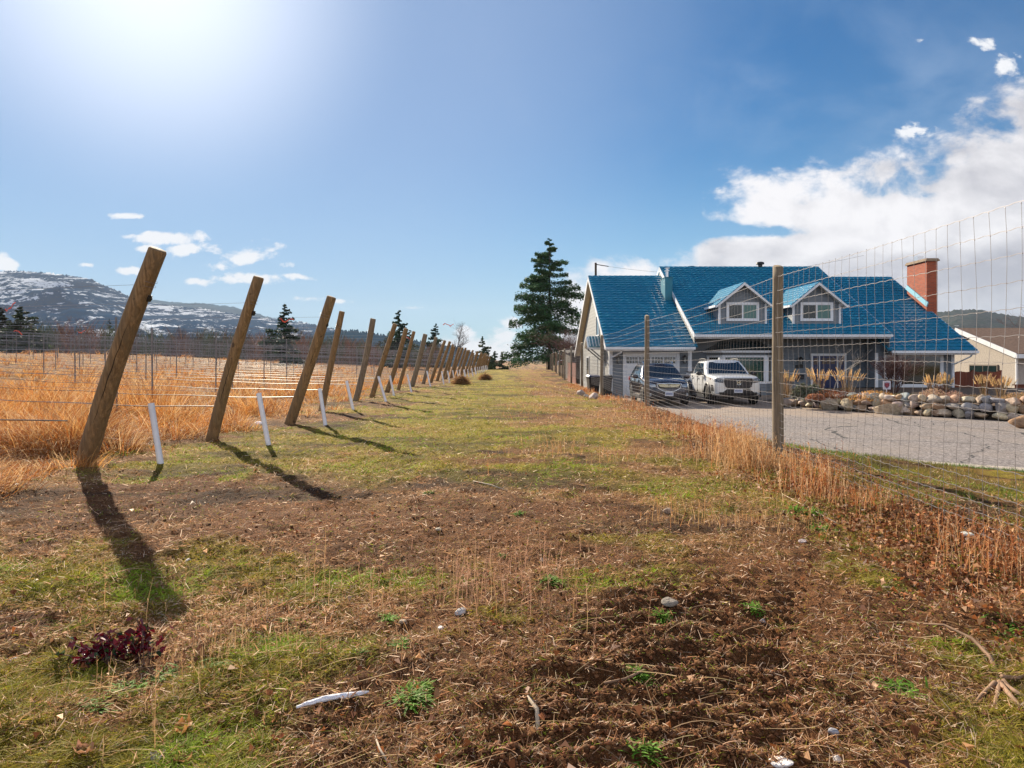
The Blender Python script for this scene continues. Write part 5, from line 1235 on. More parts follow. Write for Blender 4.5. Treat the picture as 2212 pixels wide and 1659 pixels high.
# ------------------------------------------------------------------ conifers
def conifer(x, y, z0, H, Rm, lab, seed, tufts=6000, start=0.08, group=None, lean=0, col_=(0.022, 0.052, 0.030), profile=None, tsize=0.30, name='conifer_tree', irregular=0.35):
    rs = np.random.RandomState(seed); e = thing(name, lab, 'tree', (x, y, z0), group)
    m = MB(); m.tube([(x, y, z0-0.3), (x+lean*0.5, y, z0+H*0.5), (x+lean, y, z0+H*0.97)], [H*0.016, H*0.010, H*0.002], 8)
    br = MB(); nb_ = int(26+H*2.6); acc = Acc(); per = max(4, tufts//nb_)
    for k in range(nb_):
        f_ = start+(1-start)*((k+rs.rand())/nb_)**0.9; zc = z0+H*f_; a = rs.rand()*2*math.pi
        pr = profile(f_) if profile else (1-f_)**0.75*(0.45+0.55*sst(f_, start-0.05, start+0.15))
        L_ = Rm*float(pr)*(1-irregular+2*irregular*rs.rand())
        if L_ < 0.15: L_ = 0.15
        up = 0.25*f_-0.12; c_ = Vector((x+lean*f_, y, zc)); d = Vector((math.cos(a), math.sin(a), up)); tip = c_+d*L_+Vector((0, 0, -0.10*L_*(1-f_)))
        mid = c_+d*L_*0.5+Vector((0, 0, -0.02*L_))
        br.tube([c_, mid, tip], [max(0.02, H*0.0022)*(1-f_*0.6), 0.02*(H/12), 0.006], 4, cap=False)
        t_ = rs.rand(per)**0.7; side = rs.randn(per)*0.20*L_*(0.35+0.65*np.sin(np.pi*np.clip(t_, 0, 1)*0.9)); vert = rs.randn(per)*0.05*L_-0.03*L_*np.abs(side)/max(L_, .1)
        C0 = np.array(c_)[None]+np.array(d)[None]*(L_*t_)[:, None]+np.array([[-math.sin(a), math.cos(a), 0]])*side[:, None]; C0[:, 2] += vert-0.10*L_*t_**2*(1-f_)-0.04
        per = max(6, int(tufts/nb_*(0.25+1.35*L_/Rm))); t_ = rs.rand(per)**0.7; side = rs.randn(per)*0.17*L_*(0.35+0.65*np.sin(np.pi*t_*0.9)); vert = rs.randn(per)*0.055*L_
        C0 = np.array(c_)[None]+np.array(d)[None]*(L_*t_)[:, None]+np.array([[-math.sin(a), math.cos(a), 0]])*side[:, None]; C0[:, 2] += vert-0.10*L_*t_**2*(1-f_)-0.04-0.10*np.abs(side)
        cl = 0.8+0.5*rs.rand(); cc = vary(np.array(col_)*cl, per, rs, 0.35, 0.12)
        P_, F_, C_ = leafquads(C0, tsize*(0.8+0.45*L_/Rm)*(0.6+0.8*rs.rand(per)), rs, cc, 0.3, 0.45, 0.45); acc.add(P_, F_, C_)
    m.build('trunk', mbark, e, smooth=True); br.build('branches', mbark, e); acc.build('crown', mneedle, e)
    return e
def prof_fir(f_):   # outline of the big fir: wide skirt, uneven shoulders
    p_ = np.interp(f_, [0.0, 0.05, 0.16, 0.30, 0.42, 0.52, 0.62, 0.72, 0.82, 0.90, 1.0], [0.5, 0.75, 1.0, 0.86, 0.93, 0.80, 0.70, 0.50, 0.42, 0.30, 0.04]); return p_
conifer(at(1187, 0, 112).x, 112, -0.8, 21.9, 6.3, 'tall dark fir with uneven branches standing left of the garage', 11, tufts=34000, start=0.07, profile=prof_fir, tsize=0.34, irregular=0.34, col_=(0.05, 0.115, 0.045), name='fir_tree')
far = [(45, 661, 75, 3.2, 'broad dark conifer behind the wires at the left, second from the left edge', (0.04, 0.055, 0.03)), (4, 664, 80, 2.5, 'dark conifer cut by the left edge of the picture', (0.035, 0.04, 0.03)), (236, 690, 150, 3.6, 'small pointed conifer before the snowy hill, left of the nearest post', (0.03, 0.045, 0.03)),
       (614, 657, 78, 2.9, 'solitary pointed conifer between the second and third end posts', (0.028, 0.050, 0.032)), (820, 735, 170, 4, 'small conifer just right of the fourth post', (0.03, 0.05, 0.035)), (862, 669, 88, 2.6, 'tall irregular conifer behind the seventh and eighth end posts', (0.026, 0.055, 0.035)), (843, 715, 120, 3.2, 'grey green conifer left of the tall irregular one', (0.04, 0.06, 0.05)),
       (941, 700, 112, 2.4, 'narrow conifer behind the middle of the post line', (0.024, 0.05, 0.035)), (1043, 727, 135, 3.1, 'round topped conifer at the far end of the post line', (0.035, 0.055, 0.025)), (1069, 758, 150, 2.4, 'low dark conifer at the far end of the lane', (0.03, 0.055, 0.03)), (1084, 760, 160, 1.8, 'thin little conifer closest to the end of the lane', (0.05, 0.06, 0.03)), (885, 712, 130, 2.5, 'dim conifer right of the tall irregular one', (0.03, 0.05, 0.035)), (690, 730, 170, 4, 'low conifer clump between the third post and the hill', (0.03, 0.045, 0.03))]
for i, (px, py, Y, rad, lab, cc) in enumerate(far):
    P_ = at(px, py, Y); z0 = float(hbase(np.array([P_.x]), np.array([Y]))[0]); conifer(P_.x, Y, z0-0.4, P_.z-z0+0.4, rad, lab, 40+i, tufts=3600, start=0.05, tsize=0.36, col_=tuple(1.5*c_ for c_ in cc), group='conifers beyond the vineyard', irregular=0.4)

# ------------------------------------------------------------------ bare trees and twiggy shrubs
def twiggy(name, lab, cat, x, y, z0, H, spread, seed, mat, stems=1, depth=5, r0=None, group=None, droop=0.0, part='branches', kids=(2, 4), bottom=0.0):
    rg_ = random.Random(seed); e = thing(name, lab, cat, (x, y, z0), group); tr = MB(); br = MB(); r0 = r0 or H*0.018
    def grow(p, d, L_, r_, lv):
        n = 3; pts = [p]; q_ = p; dd = d
        for k in range(n):
            dd = (dd+Vector((rg_.gauss(0, .13), rg_.gauss(0, .13), rg_.gauss(0.02-droop*0.1*(depth-lv), .08)))).normalized(); q_ = q_+dd*L_/n; pts.append(q_)
        (tr if lv == depth else br).tube(pts, [r_, r_*0.85, r_*0.72, r_*0.6], 5 if lv >= depth-1 else 3, cap=False)
        if lv <= 0: return
        for k in range(rg_.randint(*kids)):
            s_ = pts[rg_.choice([1, 2, 3, 3])] if lv < depth else pts[rg_.choice([2, 3])]
            a = rg_.uniform(0, 2*math.pi); nd = (dd+Vector((math.cos(a), math.sin(a), rg_.uniform(-0.1, 0.5)-droop))*spread).normalized()
            grow(s_, nd, L_*rg_.uniform(0.55, 0.82), max(r_*0.55, 0.004), lv-1)
    for k in range(stems):
        a = rg_.uniform(0, 6.28); t_ = 0.0 if stems == 1 else rg_.uniform(0.1, 0.5)*spread
        grow(Vector((x+math.cos(a)*0.15*(stems > 1), y+math.sin(a)*0.15*(stems > 1), z0-0.05)), Vector((math.cos(a)*t_, math.sin(a)*t_, 1)).normalized(), H*0.36, r0, depth)
    tr.build('trunk' if stems == 1 else 'stems', mat, e); br.build(part, mat, e); return e
def gz(x, y): return float(hbase(np.array([float(x)]), np.array([float(y)]))[0])
bt_ = [(980, 684, 118, 'tall slender bare tree rising above the far end posts'), (143, 672, 95, 'dark bare tree left of the nearest end post'), (390, 680, 100, 'spreading bare tree behind the wires right of the nearest post'), (372, 700, 90, 'reddish brown bare tree in front of the snowy hill'), (520, 700, 130, 'low bare tree left of the second post'), (655, 690, 120, 'thin bare tree just right of the solitary conifer'), (640, 684, 125, 'grey bare tree beside the solitary conifer'), (115, 706, 110, 'small bare tree between the left conifers and the bare tree'), (200, 712, 120, 'bushy bare tree near the small pointed conifer'), (445, 706, 120, 'twiggy bare tree left of the second post base of the hill'), (1005, 735, 150, 'short bare tree right of the tall slender one'), (760, 712, 130, 'bare tree between the fifth and sixth end posts')]
for i, (px, py, Y, lab) in enumerate(bt_):
    P_ = at(px, py, Y); z0 = gz(P_.x, Y); twiggy('bare_tree', lab, 'tree', P_.x, Y, z0-0.2, (P_.z-z0)*0.92, 0.75, 200+i, mbarkg if i not in (3, 1) else mtwigr, 1, 5, group='bare trees beyond the vineyard', kids=(3, 4))
# thicket of shrubs along the far edge of the field: nobody could count it
acc = Acc(); rs = np.random.RandomState(4); n = 26000
px = rs.rand(n)*1010-60; Yt = 95+rs.rand(n)*60; X_ = (px-1106)/1475*Yt; zb_ = hbase(X_, Yt)
hmax = 3.2+1.2*sst(-px, -400, 0)+3.0*fbm(px/60.0, Yt/40, 1, 3, 8)-0.7*sst(px, 500, 900)
B = np.stack([X_, Yt, zb_+rs.rand(n)*hmax*0.6], 1); a = rs.rand(n)*6.28; D = np.stack([np.cos(a)*0.5, np.sin(a)*0.5, np.full(n, 0.85)], 1); D /= np.linalg.norm(D, axis=1)[:, None]
pal = np.array([[0.11, 0.055, 0.042], [0.14, 0.085, 0.065], [0.07, 0.05, 0.045], [0.045, 0.055, 0.032]]); cc = pal[(fbm(px/50.0, Yt/30, 1, 3, 4)*5.99).astype(int) % 4]*(0.7+0.6*rs.rand(n, 1))
acc.add(*blades('x', B, D, hmax*0.45, 0.05+0.06*rs.rand(n), cc, None, seed=1)); tag(acc.build('thicket', mstraw), 'low brown thicket of bare shrubs along the far edge of the field', 'shrubs', kind='stuff')
# bare bushy tree beside the fir, behind the deer fence
twiggy('bare_bush_tree', 'dense bare purplish bush tree beside the garage behind the deer fence', 'tree', 6.4, 80, -0.7, 6.8, 1.0, 31, mtwigr, 5, 6, r0=0.09, kids=(3, 3), droop=0.1)
twiggy('bare_bush_tree', 'second bare tangled bush tree right under the tall fir', 'tree', 9.2, 100, -0.7, 6.5, 1.0, 32, mbarkg, 5, 6, r0=0.09, kids=(3, 3), droop=0.1)
twiggy('bare_bush', 'reddish bare bush at the far end of the deer fence', 'shrub', 7.0, 112, -0.7, 4.2, 1.0, 33, mtwigr, 5, 5, r0=0.06, kids=(3, 4), droop=0.1)
twiggy('bare_tree', 'bare tree at the right edge above the neighbour house roof', 'tree', 45.2, 58, -0.7, 6.9, 0.9, 34, mtwigr, 3, 6, r0=0.10, kids=(2, 4))

# ------------------------------------------------------------------ boulders
mstone = bpy.data.materials.new('field_stone'); mstone.use_nodes = True; t = mstone.node_tree; p = t.nodes['Principled BSDF']; q = NG(t)
oc = t.nodes.new('ShaderNodeTexCoord').outputs['Object']; at_ = t.nodes.new('ShaderNodeAttribute'); at_.attribute_name = 'Col'
na_ = q.noise(oc, 9, 6, 0.65); nb2 = q.noise(oc, 45, 4, 0.7)
cs = q.mix(1.0, at_.outputs['Color'], q.ramp(na_, [(0.3, 0.62), (0.5, 1.0), (0.7, 1.35)]), 'MULTIPLY'); cs = q.mix(1.0, cs, q.ramp(nb2, [(0.35, 0.8), (0.65, 1.15)]), 'MULTIPLY')
t.links.new(cs, p.inputs['Base Color']); p.inputs['Roughness'].default_value = 0.85; t.links.new(q.bump(q.add(na_, q.mul(nb2, 0.4)), 0.7, 0.03), p.inputs['Normal'])
PAL = [(0.46, 0.35, 0.25), (0.40, 0.33, 0.27), (0.30, 0.29, 0.29), (0.54, 0.43, 0.32), (0.40, 0.32, 0.26), (0.42, 0.27, 0.17), (0.30, 0.28, 0.27)]
def boulder_geo(c, s, seed, sub=3):
    bm = bmesh.new(); bmesh.ops.create_icosphere(bm, subdivisions=sub, radius=1.0); v = np.array([w.co[:] for w in bm.verts]); f = np.array([[w.index for w in fc.verts] for fc in bm.faces]); bm.free()
    rs = np.random.RandomState(seed); 
    for k in range(9):   # flatten against random planes for a broken look
        n_ = rs.randn(3); n_ /= np.linalg.norm(n_); d0 = 0.52+0.28*rs.rand(); dd = v@n_; v = v-np.where(dd > d0, (dd-d0)*0.95, 0)[:, None]*n_[None]
    v = v*(1+0.10*(fbm(v[:, 0]*2+seed, v[:, 1]*2+v[:, 2]*3, 1, 3)-0.5))[:, None]
    a = rs.rand()*6.28 if s[0] < 1.5*s[1] else rs.uniform(-0.25, 0.25); v = v*np.array(s)[None]; ca, sa = math.cos(a), math.sin(a)
    v = np.stack([v[:, 0]*ca-v[:, 1]*sa, v[:, 0]*sa+v[:, 1]*ca, v[:, 2]], 1)
    return v+np.array(c)[None], f
def boulder(name, lab, c, s, seed, colr, parent=None, group=None, cat='boulder'):
    v, f = boulder_geo(c, s, seed); rs = np.random.RandomState(seed)
    o = np_mesh(name, v, f, mstone, np.repeat(vary(colr, 1, rs, 0.1, 0.05), len(v), 0), smooth=True, parent=parent, loc=None if parent else c)
    if not parent: tag(o, lab, cat, group)
    return o
# retaining wall of stacked field stones
rw = thing('stone_wall', 'low retaining wall of stacked rounded field stones along the front garden', 'wall', (10.8, 26.6, -0.6))
path = [(10.9, 27.6), (11.15, 25.9), (12.1, 23.6), (13.2, 21.7), (14.6, 20.0), (16.4, 18.8)]
def along(path, s_):
    L_ = 0
    for (x0, y0), (x1, y1) in zip(path[:-1], path[1:]):
        d = math.hypot(x1-x0, y1-y0)
        if L_+d >= s_: k = (s_-L_)/d; return x0+(x1-x0)*k, y0+(y1-y0)*k, (x1-x0)/d, (y1-y0)/d
        L_ += d
    return x1, y1, (x1-x0)/d, (y1-y0)/d
rg_ = random.Random(77); tot = sum(math.hypot(b[0]-a[0], b[1]-a[1]) for a, b in zip(path[:-1], path[1:])); cnt = 0
mort = MB()
for (x0, y0), (x1, y1) in zip(path[:-1], path[1:]): mort.bar((x0+0.32, y0+0.2, -0.42), (x1+0.32, y1+0.2, -0.42), 0.4, 0.45)
mort.build('wall_core', material('wall_core_earth', (0.06, 0.045, 0.035), 0.95), rw)
for lvl in range(3):
    s_ = 0.05+0.15*lvl
    while s_ < tot:
        w = rg_.uniform(0.11, 0.27); hh = rg_.uniform(0.10, 0.17); x, y, tx, ty = along(path, s_+w); top = 0.47+0.28*s_/tot
        zc = -0.6+0.13+lvl*0.21*(top/0.62)
        if lvl == 2 and s_ < 1.6: s_ += 2*w; continue
        if cnt < 98:
            v, f = boulder_geo((x+0.10*lvl+rg_.uniform(-0.05, 0.05), y+0.05*lvl, zc), (w*1.12, 0.24, hh*1.1), 900+cnt)
            a = math.atan2(ty, tx); ca, sa = math.cos(a), math.sin(a); rel = v-np.array([x, y, zc]); v = np.stack([rel[:, 0]*ca-rel[:, 1]*sa, rel[:, 0]*sa+rel[:, 1]*ca, rel[:, 2]], 1)+np.array([x, y, zc])
            np_mesh('wall_stone', v, f, mstone, np.repeat(vary(rg_.choice(PAL), 1, np.random.RandomState(cnt), 0.15), len(v), 0), smooth=True, parent=rw); cnt += 1
        s_ += 2*w*0.93
bl_ = [((at(1895, 902, 23.6).x, 22.6, -0.42), (0.72, 0.40, 0.30), (0.42, 0.31, 0.22), 'large pale tan boulder lying in front of the stone wall, the biggest one'), ((at(2175, 905, 18.6).x, 18.0, -0.44), (0.34, 0.28, 0.20), (0.36, 0.22, 0.12), 'orange brown boulder at the right end of the stone wall'), ((15.05, 17.55, -0.47), (0.30, 0.26, 0.16), (0.38, 0.30, 0.22), 'low cream boulder beside the orange brown boulder'),
       ((10.55, 26.2, -0.45), (0.42, 0.3, 0.2), (0.40, 0.28, 0.20), 'rounded boulder at the left end of the stone wall'), ((11.4, 24.5, -0.38), (0.34, 0.28, 0.27), (0.42, 0.36, 0.27), 'upright cream boulder before the left part of the stone wall'), ((11.75, 23.9, -0.38), (0.30, 0.26, 0.24), (0.40, 0.33, 0.22), 'small upright boulder right of the upright cream one')]
for i, (c_, s_, cc, lb) in enumerate(bl_): boulder('boulder', lb, c_, s_, 500+i, cc, group='loose boulders by the stone wall')
wall2 = [(17.4, 21.8), (21, 20.6), (25, 19.6)]
rw2 = thing('stone_wall', 'second low stone retaining wall running on past the right edge', 'wall', (17.4, 21.8, -0.6)); cnt = 0
for lvl in range(3):
    s_ = 0.1*lvl
    while s_ < 7.5:
        w = rg_.uniform(0.16, 0.3); x, y, tx, ty = along(wall2, s_+w); v, f = boulder_geo((x, y+0.06*lvl, -0.47+0.2*lvl), (w*1.12, 0.24, 0.15), 1200+cnt)
        np_mesh('wall_stone', v, f, mstone, np.repeat(vary(rg_.choice(PAL[:4]), 1, np.random.RandomState(cnt), 0.15), len(v), 0), smooth=True, parent=rw2); cnt += 1; s_ += 1.9*w
for i, (px, py, Y, s_, lb) in enumerate([(1283, 864, 24.5, 0.19, 'pale round boulder at the fence foot left of the SUV'), (1255, 843, 29, 0.20, 'pale boulder in dry weeds left of the wheeled bins'), (1266, 852, 27, 0.11, 'small pale stone between the two pale fence boulders')]):
    P_ = at(px, py, Y); boulder('boulder', lb, (P_.x, Y, gz(P_.x, Y)+s_*0.5), (s_, s_*0.9, s_*0.85), 700+i, (0.45, 0.38, 0.32), group='pale boulders at the fence foot')

# garden bed behind the wall
gb_ = MB(); n_ = len(path)
bedp = [(x+0.25, y+0.1) for x, y in path]+[(19, 20.5), (24.4, 22.5), (24.4, 34.1), (18.2, 34.1), (18.2, 33.2), (14.2, 33.2), (11.2, 30.2)]
bm = bmesh.new(); vs = [bm.verts.new((x, y, -0.18)) for x, y in bedp]; bm.faces.new(vs); bmesh.ops.triangulate(bm, faces=bm.faces); me = bpy.data.meshes.new('garden_bed'); bm.to_mesh(me); bm.free()
me.materials.append(material('garden_soil', (0.12, 0.075, 0.045), 0.95, var=0.4, vscale=6, bump=0.8, bscale=20, bdist=0.05)); o = bpy.data.objects.new('garden_bed', me); col.objects.link(o); tag(o, kind='structure')
# ornamental grasses
def plume_grass(x, y, z0, H, w, n, lab, seed, cat='grass clump', colr=(0.78, 0.55, 0.27), stemc=(0.24, 0.16, 0.09)):
    rs = np.random.RandomState(seed); e = thing('plume_grass', lab, cat, (x, y, z0), 'tall golden plume grasses in the front garden')
    acc = Acc(); a = rs.rand(n)*6.28; r_ = rs.rand(n)*w*0.16; B = np.stack([x+r_*np.cos(a), y+r_*np.sin(a), np.full(n, z0)], 1); tl = w*0.34*rs.rand(n)
    D = np.stack([np.cos(a)*tl/H, np.sin(a)*tl/H, np.ones(n)], 1); D /= np.linalg.norm(D, axis=1)[:, None]; L_ = H*(0.72+0.28*rs.rand(n)); bend = np.stack([np.cos(a)*0.09*w, np.sin(a)*0.09*w, np.zeros(n)], 1)
    acc.add(*blades('x', B, D, L_, np.full(n, 0.020), vary(stemc, n, rs, 0.3), None, 2, bend, taper=0.4, seed=seed)); acc.build('stems', mstraw, e)
    acc = Acc(); tips = B+D*L_[:, None]+bend; k = n
    acc.add(*blades('x', (tips-D*(L_*0.26)[:, None])[:k], D[:k], (L_*0.28)[:k], np.full(k, 0.050), vary(colr, k, rs, 0.25), None, 3, bend[:k]*0.6, taper=0.8, seed=seed+1))
    acc.add(*blades('x', (tips-D*(L_*0.24)[:, None])[:k], D[:k], (L_*0.25)[:k], np.full(k, 0.035), vary(colr, k, rs, 0.25), None, 3, bend[:k]*0.6, taper=0.8, seed=seed+7)); acc.build('plumes', mstraw, e)
for i, (px, py, Y, H_, w, lb) in enumerate([(1700, 797, 25.3, 1.35, 0.9, 'golden plume grass just right of the tall fence post'), (1768, 793, 25.6, 1.45, 1.0, 'golden plume grass in front of the left side of the blue door'), (1831, 793, 25.4, 1.42, 1.15, 'golden plume grass right of the blue door'), (2015, 806, 25, 1.3, 0.8, 'duller plume grass before the picture window'), (2045, 803, 25.5, 1.3, 0.5, 'narrow plume grass by the right house corner'), (2128, 806, 26, 1.3, 0.8, 'golden plume grass before the red brown fence'), (2163, 810, 25, 1.25, 1.0, 'rightmost plume grass before the low brown boards')]):
    P_ = at(px, py, Y); plume_grass(P_.x, Y, -0.2, P_.z+0.2, w, 46, lb, 60+i)
def mound(name, lab, cat, x, y, z0, rx, rz, n, colr, seed, size=0.07, mat=None, amp=0.4, group=None, asp=0.6):
    rs = np.random.RandomState(seed); v = rs.randn(n, 3); v /= np.linalg.norm(v, axis=1)[:, None]; v *= (rs.rand(n, 1)**0.35); v[:, 2] = np.abs(v[:, 2])
    lump = 0.75+0.5*fbm(v[:, 0]*2+seed, v[:, 1]*2, 1, 2); C0 = np.stack([x+v[:, 0]*rx*lump, y+v[:, 1]*rx*0.8*lump, z0+v[:, 2]*rz*lump], 1)
    P_, F_, C_ = leafquads(C0, size*(0.5+rs.rand(n)), rs, vary(colr, n, rs, amp, 0.15), asp=asp); o = np_mesh(name, P_, F_, mat or mleaf, C_, loc=(x, y, z0)); return tag(o, lab, cat, group)
P_ = at(1748, 850, 25.2); mound('silver_shrub', 'low silvery grey green rounded shrub behind the left part of the stone wall', 'shrub', P_.x, 25.2, -0.22, 0.62, 0.55, 4200, (0.16, 0.17, 0.12), 3)
for i, (px, Y, rx, rz, cc, lb) in enumerate([(1810, 24.6, 0.9, 0.35, (0.22, 0.075, 0.03), 'rusty red low plants behind the stone wall below the golden grass'), (1885, 23.6, 0.8, 0.36, (0.55, 0.30, 0.10), 'bright golden orange low grass beside the white yard sign'), (2010, 22.6, 0.55, 0.45, (0.50, 0.34, 0.24), 'dried pale tan flower heads on the wall below the picture window'), (2060, 22.4, 0.55, 0.35, (0.40, 0.24, 0.18), 'dried pinkish brown flower heads near the right house corner'), (1960, 23.6, 0.7, 0.25, (0.14, 0.13, 0.05), 'olive creeping plants right of the white yard sign'), (2110, 22.2, 0.7, 0.3, (0.20, 0.14, 0.08), 'brown low plants left of the stone wall corner'), (1760, 23.9, 0.35, 0.22, (0.42, 0.20, 0.12), 'small orange dry plant hanging over the wall stones'), (2205, 21.5, 0.8, 0.35, (0.40, 0.25, 0.12), 'tan dry shrub at the right edge behind the wall'), (2030, 23.5, 0.35, 0.5, (0.10, 0.05, 0.04), 'dark purple brown small shrub by the right house corner')]):
    x_ = (px-1106)/1475*Y; mound('garden_plant', lb, 'plant', x_, Y, -0.2, rx, rz, 2400, cc, 90+i, 0.06, mstraw, group='dried plants in the front garden', asp=0.25)
twiggy('bare_bush', 'large bare reddish bush in front of the wing windows', 'shrub', (1925-1106)/1475*27.5, 27.5, -0.2, 1.95, 0.75, 51, mtwigr, 20, 4, r0=0.016, kids=(2, 4))
twiggy('bare_sapling', 'slender pale bare young tree in front of the blue door', 'tree', (1797-1106)/1475*25.0, 25.0, -0.2, 2.6, 0.6, 52, material('pale_bark', (0.33, 0.30, 0.27), 0.8), 1, 4, r0=0.028, kids=(2, 3))
twiggy('bare_sapling', 'thin bare sapling tied beside the house number left of the blue door', 'tree', (1741-1106)/1475*26.5, 26.5, -0.2, 2.2, 0.15, 53, material('pale_bark2', (0.30, 0.27, 0.25), 0.8), 1, 2, r0=0.02, kids=(1, 2))
# yard sign
ys = thing('yard_sign', 'small white yard sign with dark red shield on a white stake', 'sign', ((1916-1106)/1475*24.4, 24.4, -0.3)); X0, Y0_ = (1916-1106)/1475*24.4, 24.4; Zs = at(1916, 832, 24.4).z
m = MB(); m.box(X0-0.135, X0+0.135, Y0_, Y0_+0.01, Zs-0.15, Zs+0.15); m.build('sign_board', material('sign_white', (0.62, 0.60, 0.68), 0.5), ys)
def shield(s_, dz=0): return [(X0-s_*0.95, Zs+s_*0.85+dz), (X0, Zs+s_*1.0+dz), (X0+s_*0.95, Zs+s_*0.85+dz), (X0+s_*0.9, Zs-0.1*s_+dz), (X0+s_*0.5, Zs-0.75*s_+dz), (X0, Zs-1.15*s_+dz), (X0-s_*0.5, Zs-0.75*s_+dz), (X0-s_*0.9, Zs-0.1*s_+dz)]
m = MB(); m.prism(shield(0.108), Y0_-0.004, Y0_-0.001, 'Y'); m.build('shield_border', material('shield_grey', (0.22, 0.18, 0.26), 0.4), ys)
m = MB(); m.prism(shield(0.080), Y0_-0.008, Y0_-0.005, 'Y'); m.build('shield', material('shield_red', (0.22, 0.012, 0.03), 0.4), ys)
m = MB(); m.box(X0-0.05, X0+0.05, Y0_-0.011, Y0_-0.009, Zs+0.045, Zs+0.058); m.box(X0-0.035, X0+0.035, Y0_-0.011, Y0_-0.009, Zs-0.005, Zs+0.005); m.box(X0-0.03, X0+0.03, Y0_-0.011, Y0_-0.009, Zs-0.045, Zs-0.035); m.build('shield_lines', material('shield_pink', (0.5, 0.15, 0.2), 0.4), ys)
m = MB(); m.box(X0-0.012, X0+0.012, Y0_+0.011, Y0_+0.03, -0.5, Zs+0.1); m.build('stake', mwhite, ys)
# ------------------------------------------------------------------ golden grass of the vineyard (uncountable)
rs = np.random.RandomState(21)
def golden(name, lab, nt, per, Ymin, Ymax, seed):
    rs = np.random.RandomState(seed); u_ = rs.rand(nt); Yt = Ymin*Ymax/(Ymax-(Ymax-Ymin)*u_); xl = -0.84*Yt-1.0; xr = -4.55-1.1*(fbm(Yt, Yt*0+3, 0.6, 3)-0.3)*2; Xt = xl+(xr+0.5-xl)*rs.rand(nt)
    edge = sst(xr-Xt, -0.5, 0.9); dens = fbm(Xt, Yt, 0.45, 4, 5); keep = rs.rand(nt) < (0.12+0.88*edge)*(0.10+1.3*sst(dens, 0.36, 0.56)); Xt, Yt, edge = Xt[keep], Yt[keep], edge[keep]; nt = len(Xt)
    Hs = (0.10+1.0*sst(fbm(Xt, Yt, 0.75, 3, 15), 0.34, 0.66))*(0.55+0.7*rs.rand(nt))*(0.40+0.60*edge)*0.68; hue = fbm(Xt, Yt, 0.35, 3, 44)*5+rs.randn(nt)*1.2-0.5; az = rs.rand(nt)*6.28; ln0 = 0.2+0.9*rs.rand(nt)**1.5; sp = (0.07+0.10*rs.rand(nt))*(1+Yt/25)
    R_ = lambda q_: np.repeat(q_, per); n = nt*per; a = R_(az)+rs.randn(n)*1.1; rad = R_(sp)*np.abs(rs.randn(n)); X = R_(Xt)+rad*np.cos(a); Y = R_(Yt)+rad*np.sin(a)
    Z = h(X, Y); H_ = R_(Hs)*(0.5+0.65*rs.rand(n)); ln = R_(ln0)*(0.5+0.8*rs.rand(n))+0.10
    D = np.stack([np.cos(a)*ln*0.7, np.sin(a)*ln*0.7, np.ones(n)], 1); D /= np.linalg.norm(D, axis=1)[:, None]; bend = np.stack([np.cos(a)*ln*H_*0.8, np.sin(a)*ln*H_*0.8, -0.45*ln*H_], 1)
    pal = np.array([[0.58, 0.25, 0.06], [0.68, 0.38, 0.13], [0.42, 0.145, 0.035], [0.76, 0.52, 0.27], [0.25, 0.09, 0.03]]); cc = pal[np.clip((R_(hue)+rs.randn(n)*0.5).astype(int), 0, 4)]*(0.7+0.55*rs.rand(n, 1)); W_ = 0.0046*(0.6+0.8*rs.rand(n))*(1+Y/9.0)
    acc = Acc(); acc.add(*blades('x', np.stack([X, Y, Z-0.02], 1), D, H_, W_, cc, None, 3, bend, taper=0.8, seed=seed)); tag(acc.build(name, mstraw), lab, 'grass', kind='stuff')
golden('golden_grass', 'tall dry golden orange grass filling the vineyard left of the end posts', 10500, 20, 5.4, 95, 1)

# a fence-side screen of dry weeds: thin upright stems with small seed bits
def weeds(name, lab, X, Y, seed, hlo, hhi, pal, wk=0.0028, seeds=6, mat=None, up=0.12):
    rs = np.random.RandomState(seed); n = len(X); Z = h(X, Y); H_ = (hlo+(hhi-hlo)*rs.rand(n)**1.5)*(1-0.45*sst(Y, 9, 13))*(0.55+0.9*sst(fbm(X, Y, 1.7, 3, 14), 0.3, 0.7))
    a = rs.rand(n)*6.28; tl = up*rs.randn(n); D = np.stack([np.cos(a)*tl, np.sin(a)*tl, np.ones(n)], 1); D /= np.linalg.norm(D, axis=1)[:, None]; bend = np.stack([np.cos(a)*0.12*H_, np.sin(a)*0.12*H_, -0.02*H_], 1)
    pal = np.array(pal); cc = pal[rs.randint(0, len(pal), n)]*(0.7+0.55*rs.rand(n, 1)); acc = Acc(); W_ = wk*(1+Y/7.0)
    acc.add(*blades('x', np.stack([X, Y, Z-0.01], 1), D, H_, W_, cc, None, 3, bend, taper=0.6, seed=seed))
    if seeds:
        k = seeds; t_ = 0.35+0.65*rs.rand(n, k); C0 = np.stack([X, Y, Z], 1)[:, None]+D[:, None]*(H_[:, None]*t_)[..., None]+bend[:, None]*(t_**2)[..., None]
        aa = rs.rand(n*k)*6.28; DD = np.stack([np.cos(aa)*0.7, np.sin(aa)*0.7, np.full(n*k, 0.7)], 1); LL = (H_[:, None]*0.10*(1.2-t_*0.6)).ravel()*(0.6+0.8*rs.rand(n*k)); acc.add(*blades('x', C0.reshape(-1, 3), DD, LL, np.repeat(W_*1.25, k), np.repeat(cc, k, 0)*1.1, None, 1, taper=0.6, seed=seed+1))
    return tag(acc.build(name, mat or mstraw), lab, 'dry weeds', kind='stuff')
n = 16000; rs = np.random.RandomState(31); Y = 2.9+(46-2.9)*rs.rand(n)**1.9; X = fence_x(Y)-0.18+rs.randn(n)*0.27-0.2*rs.rand(n); k = rs.rand(n) < (0.05+0.85*sst(fbm(X, Y, 1.4, 3, 61), 0.46, 0.62))*np.where(Y < 5.5, 0.5, 1.0); X, Y = X[k], Y[k]
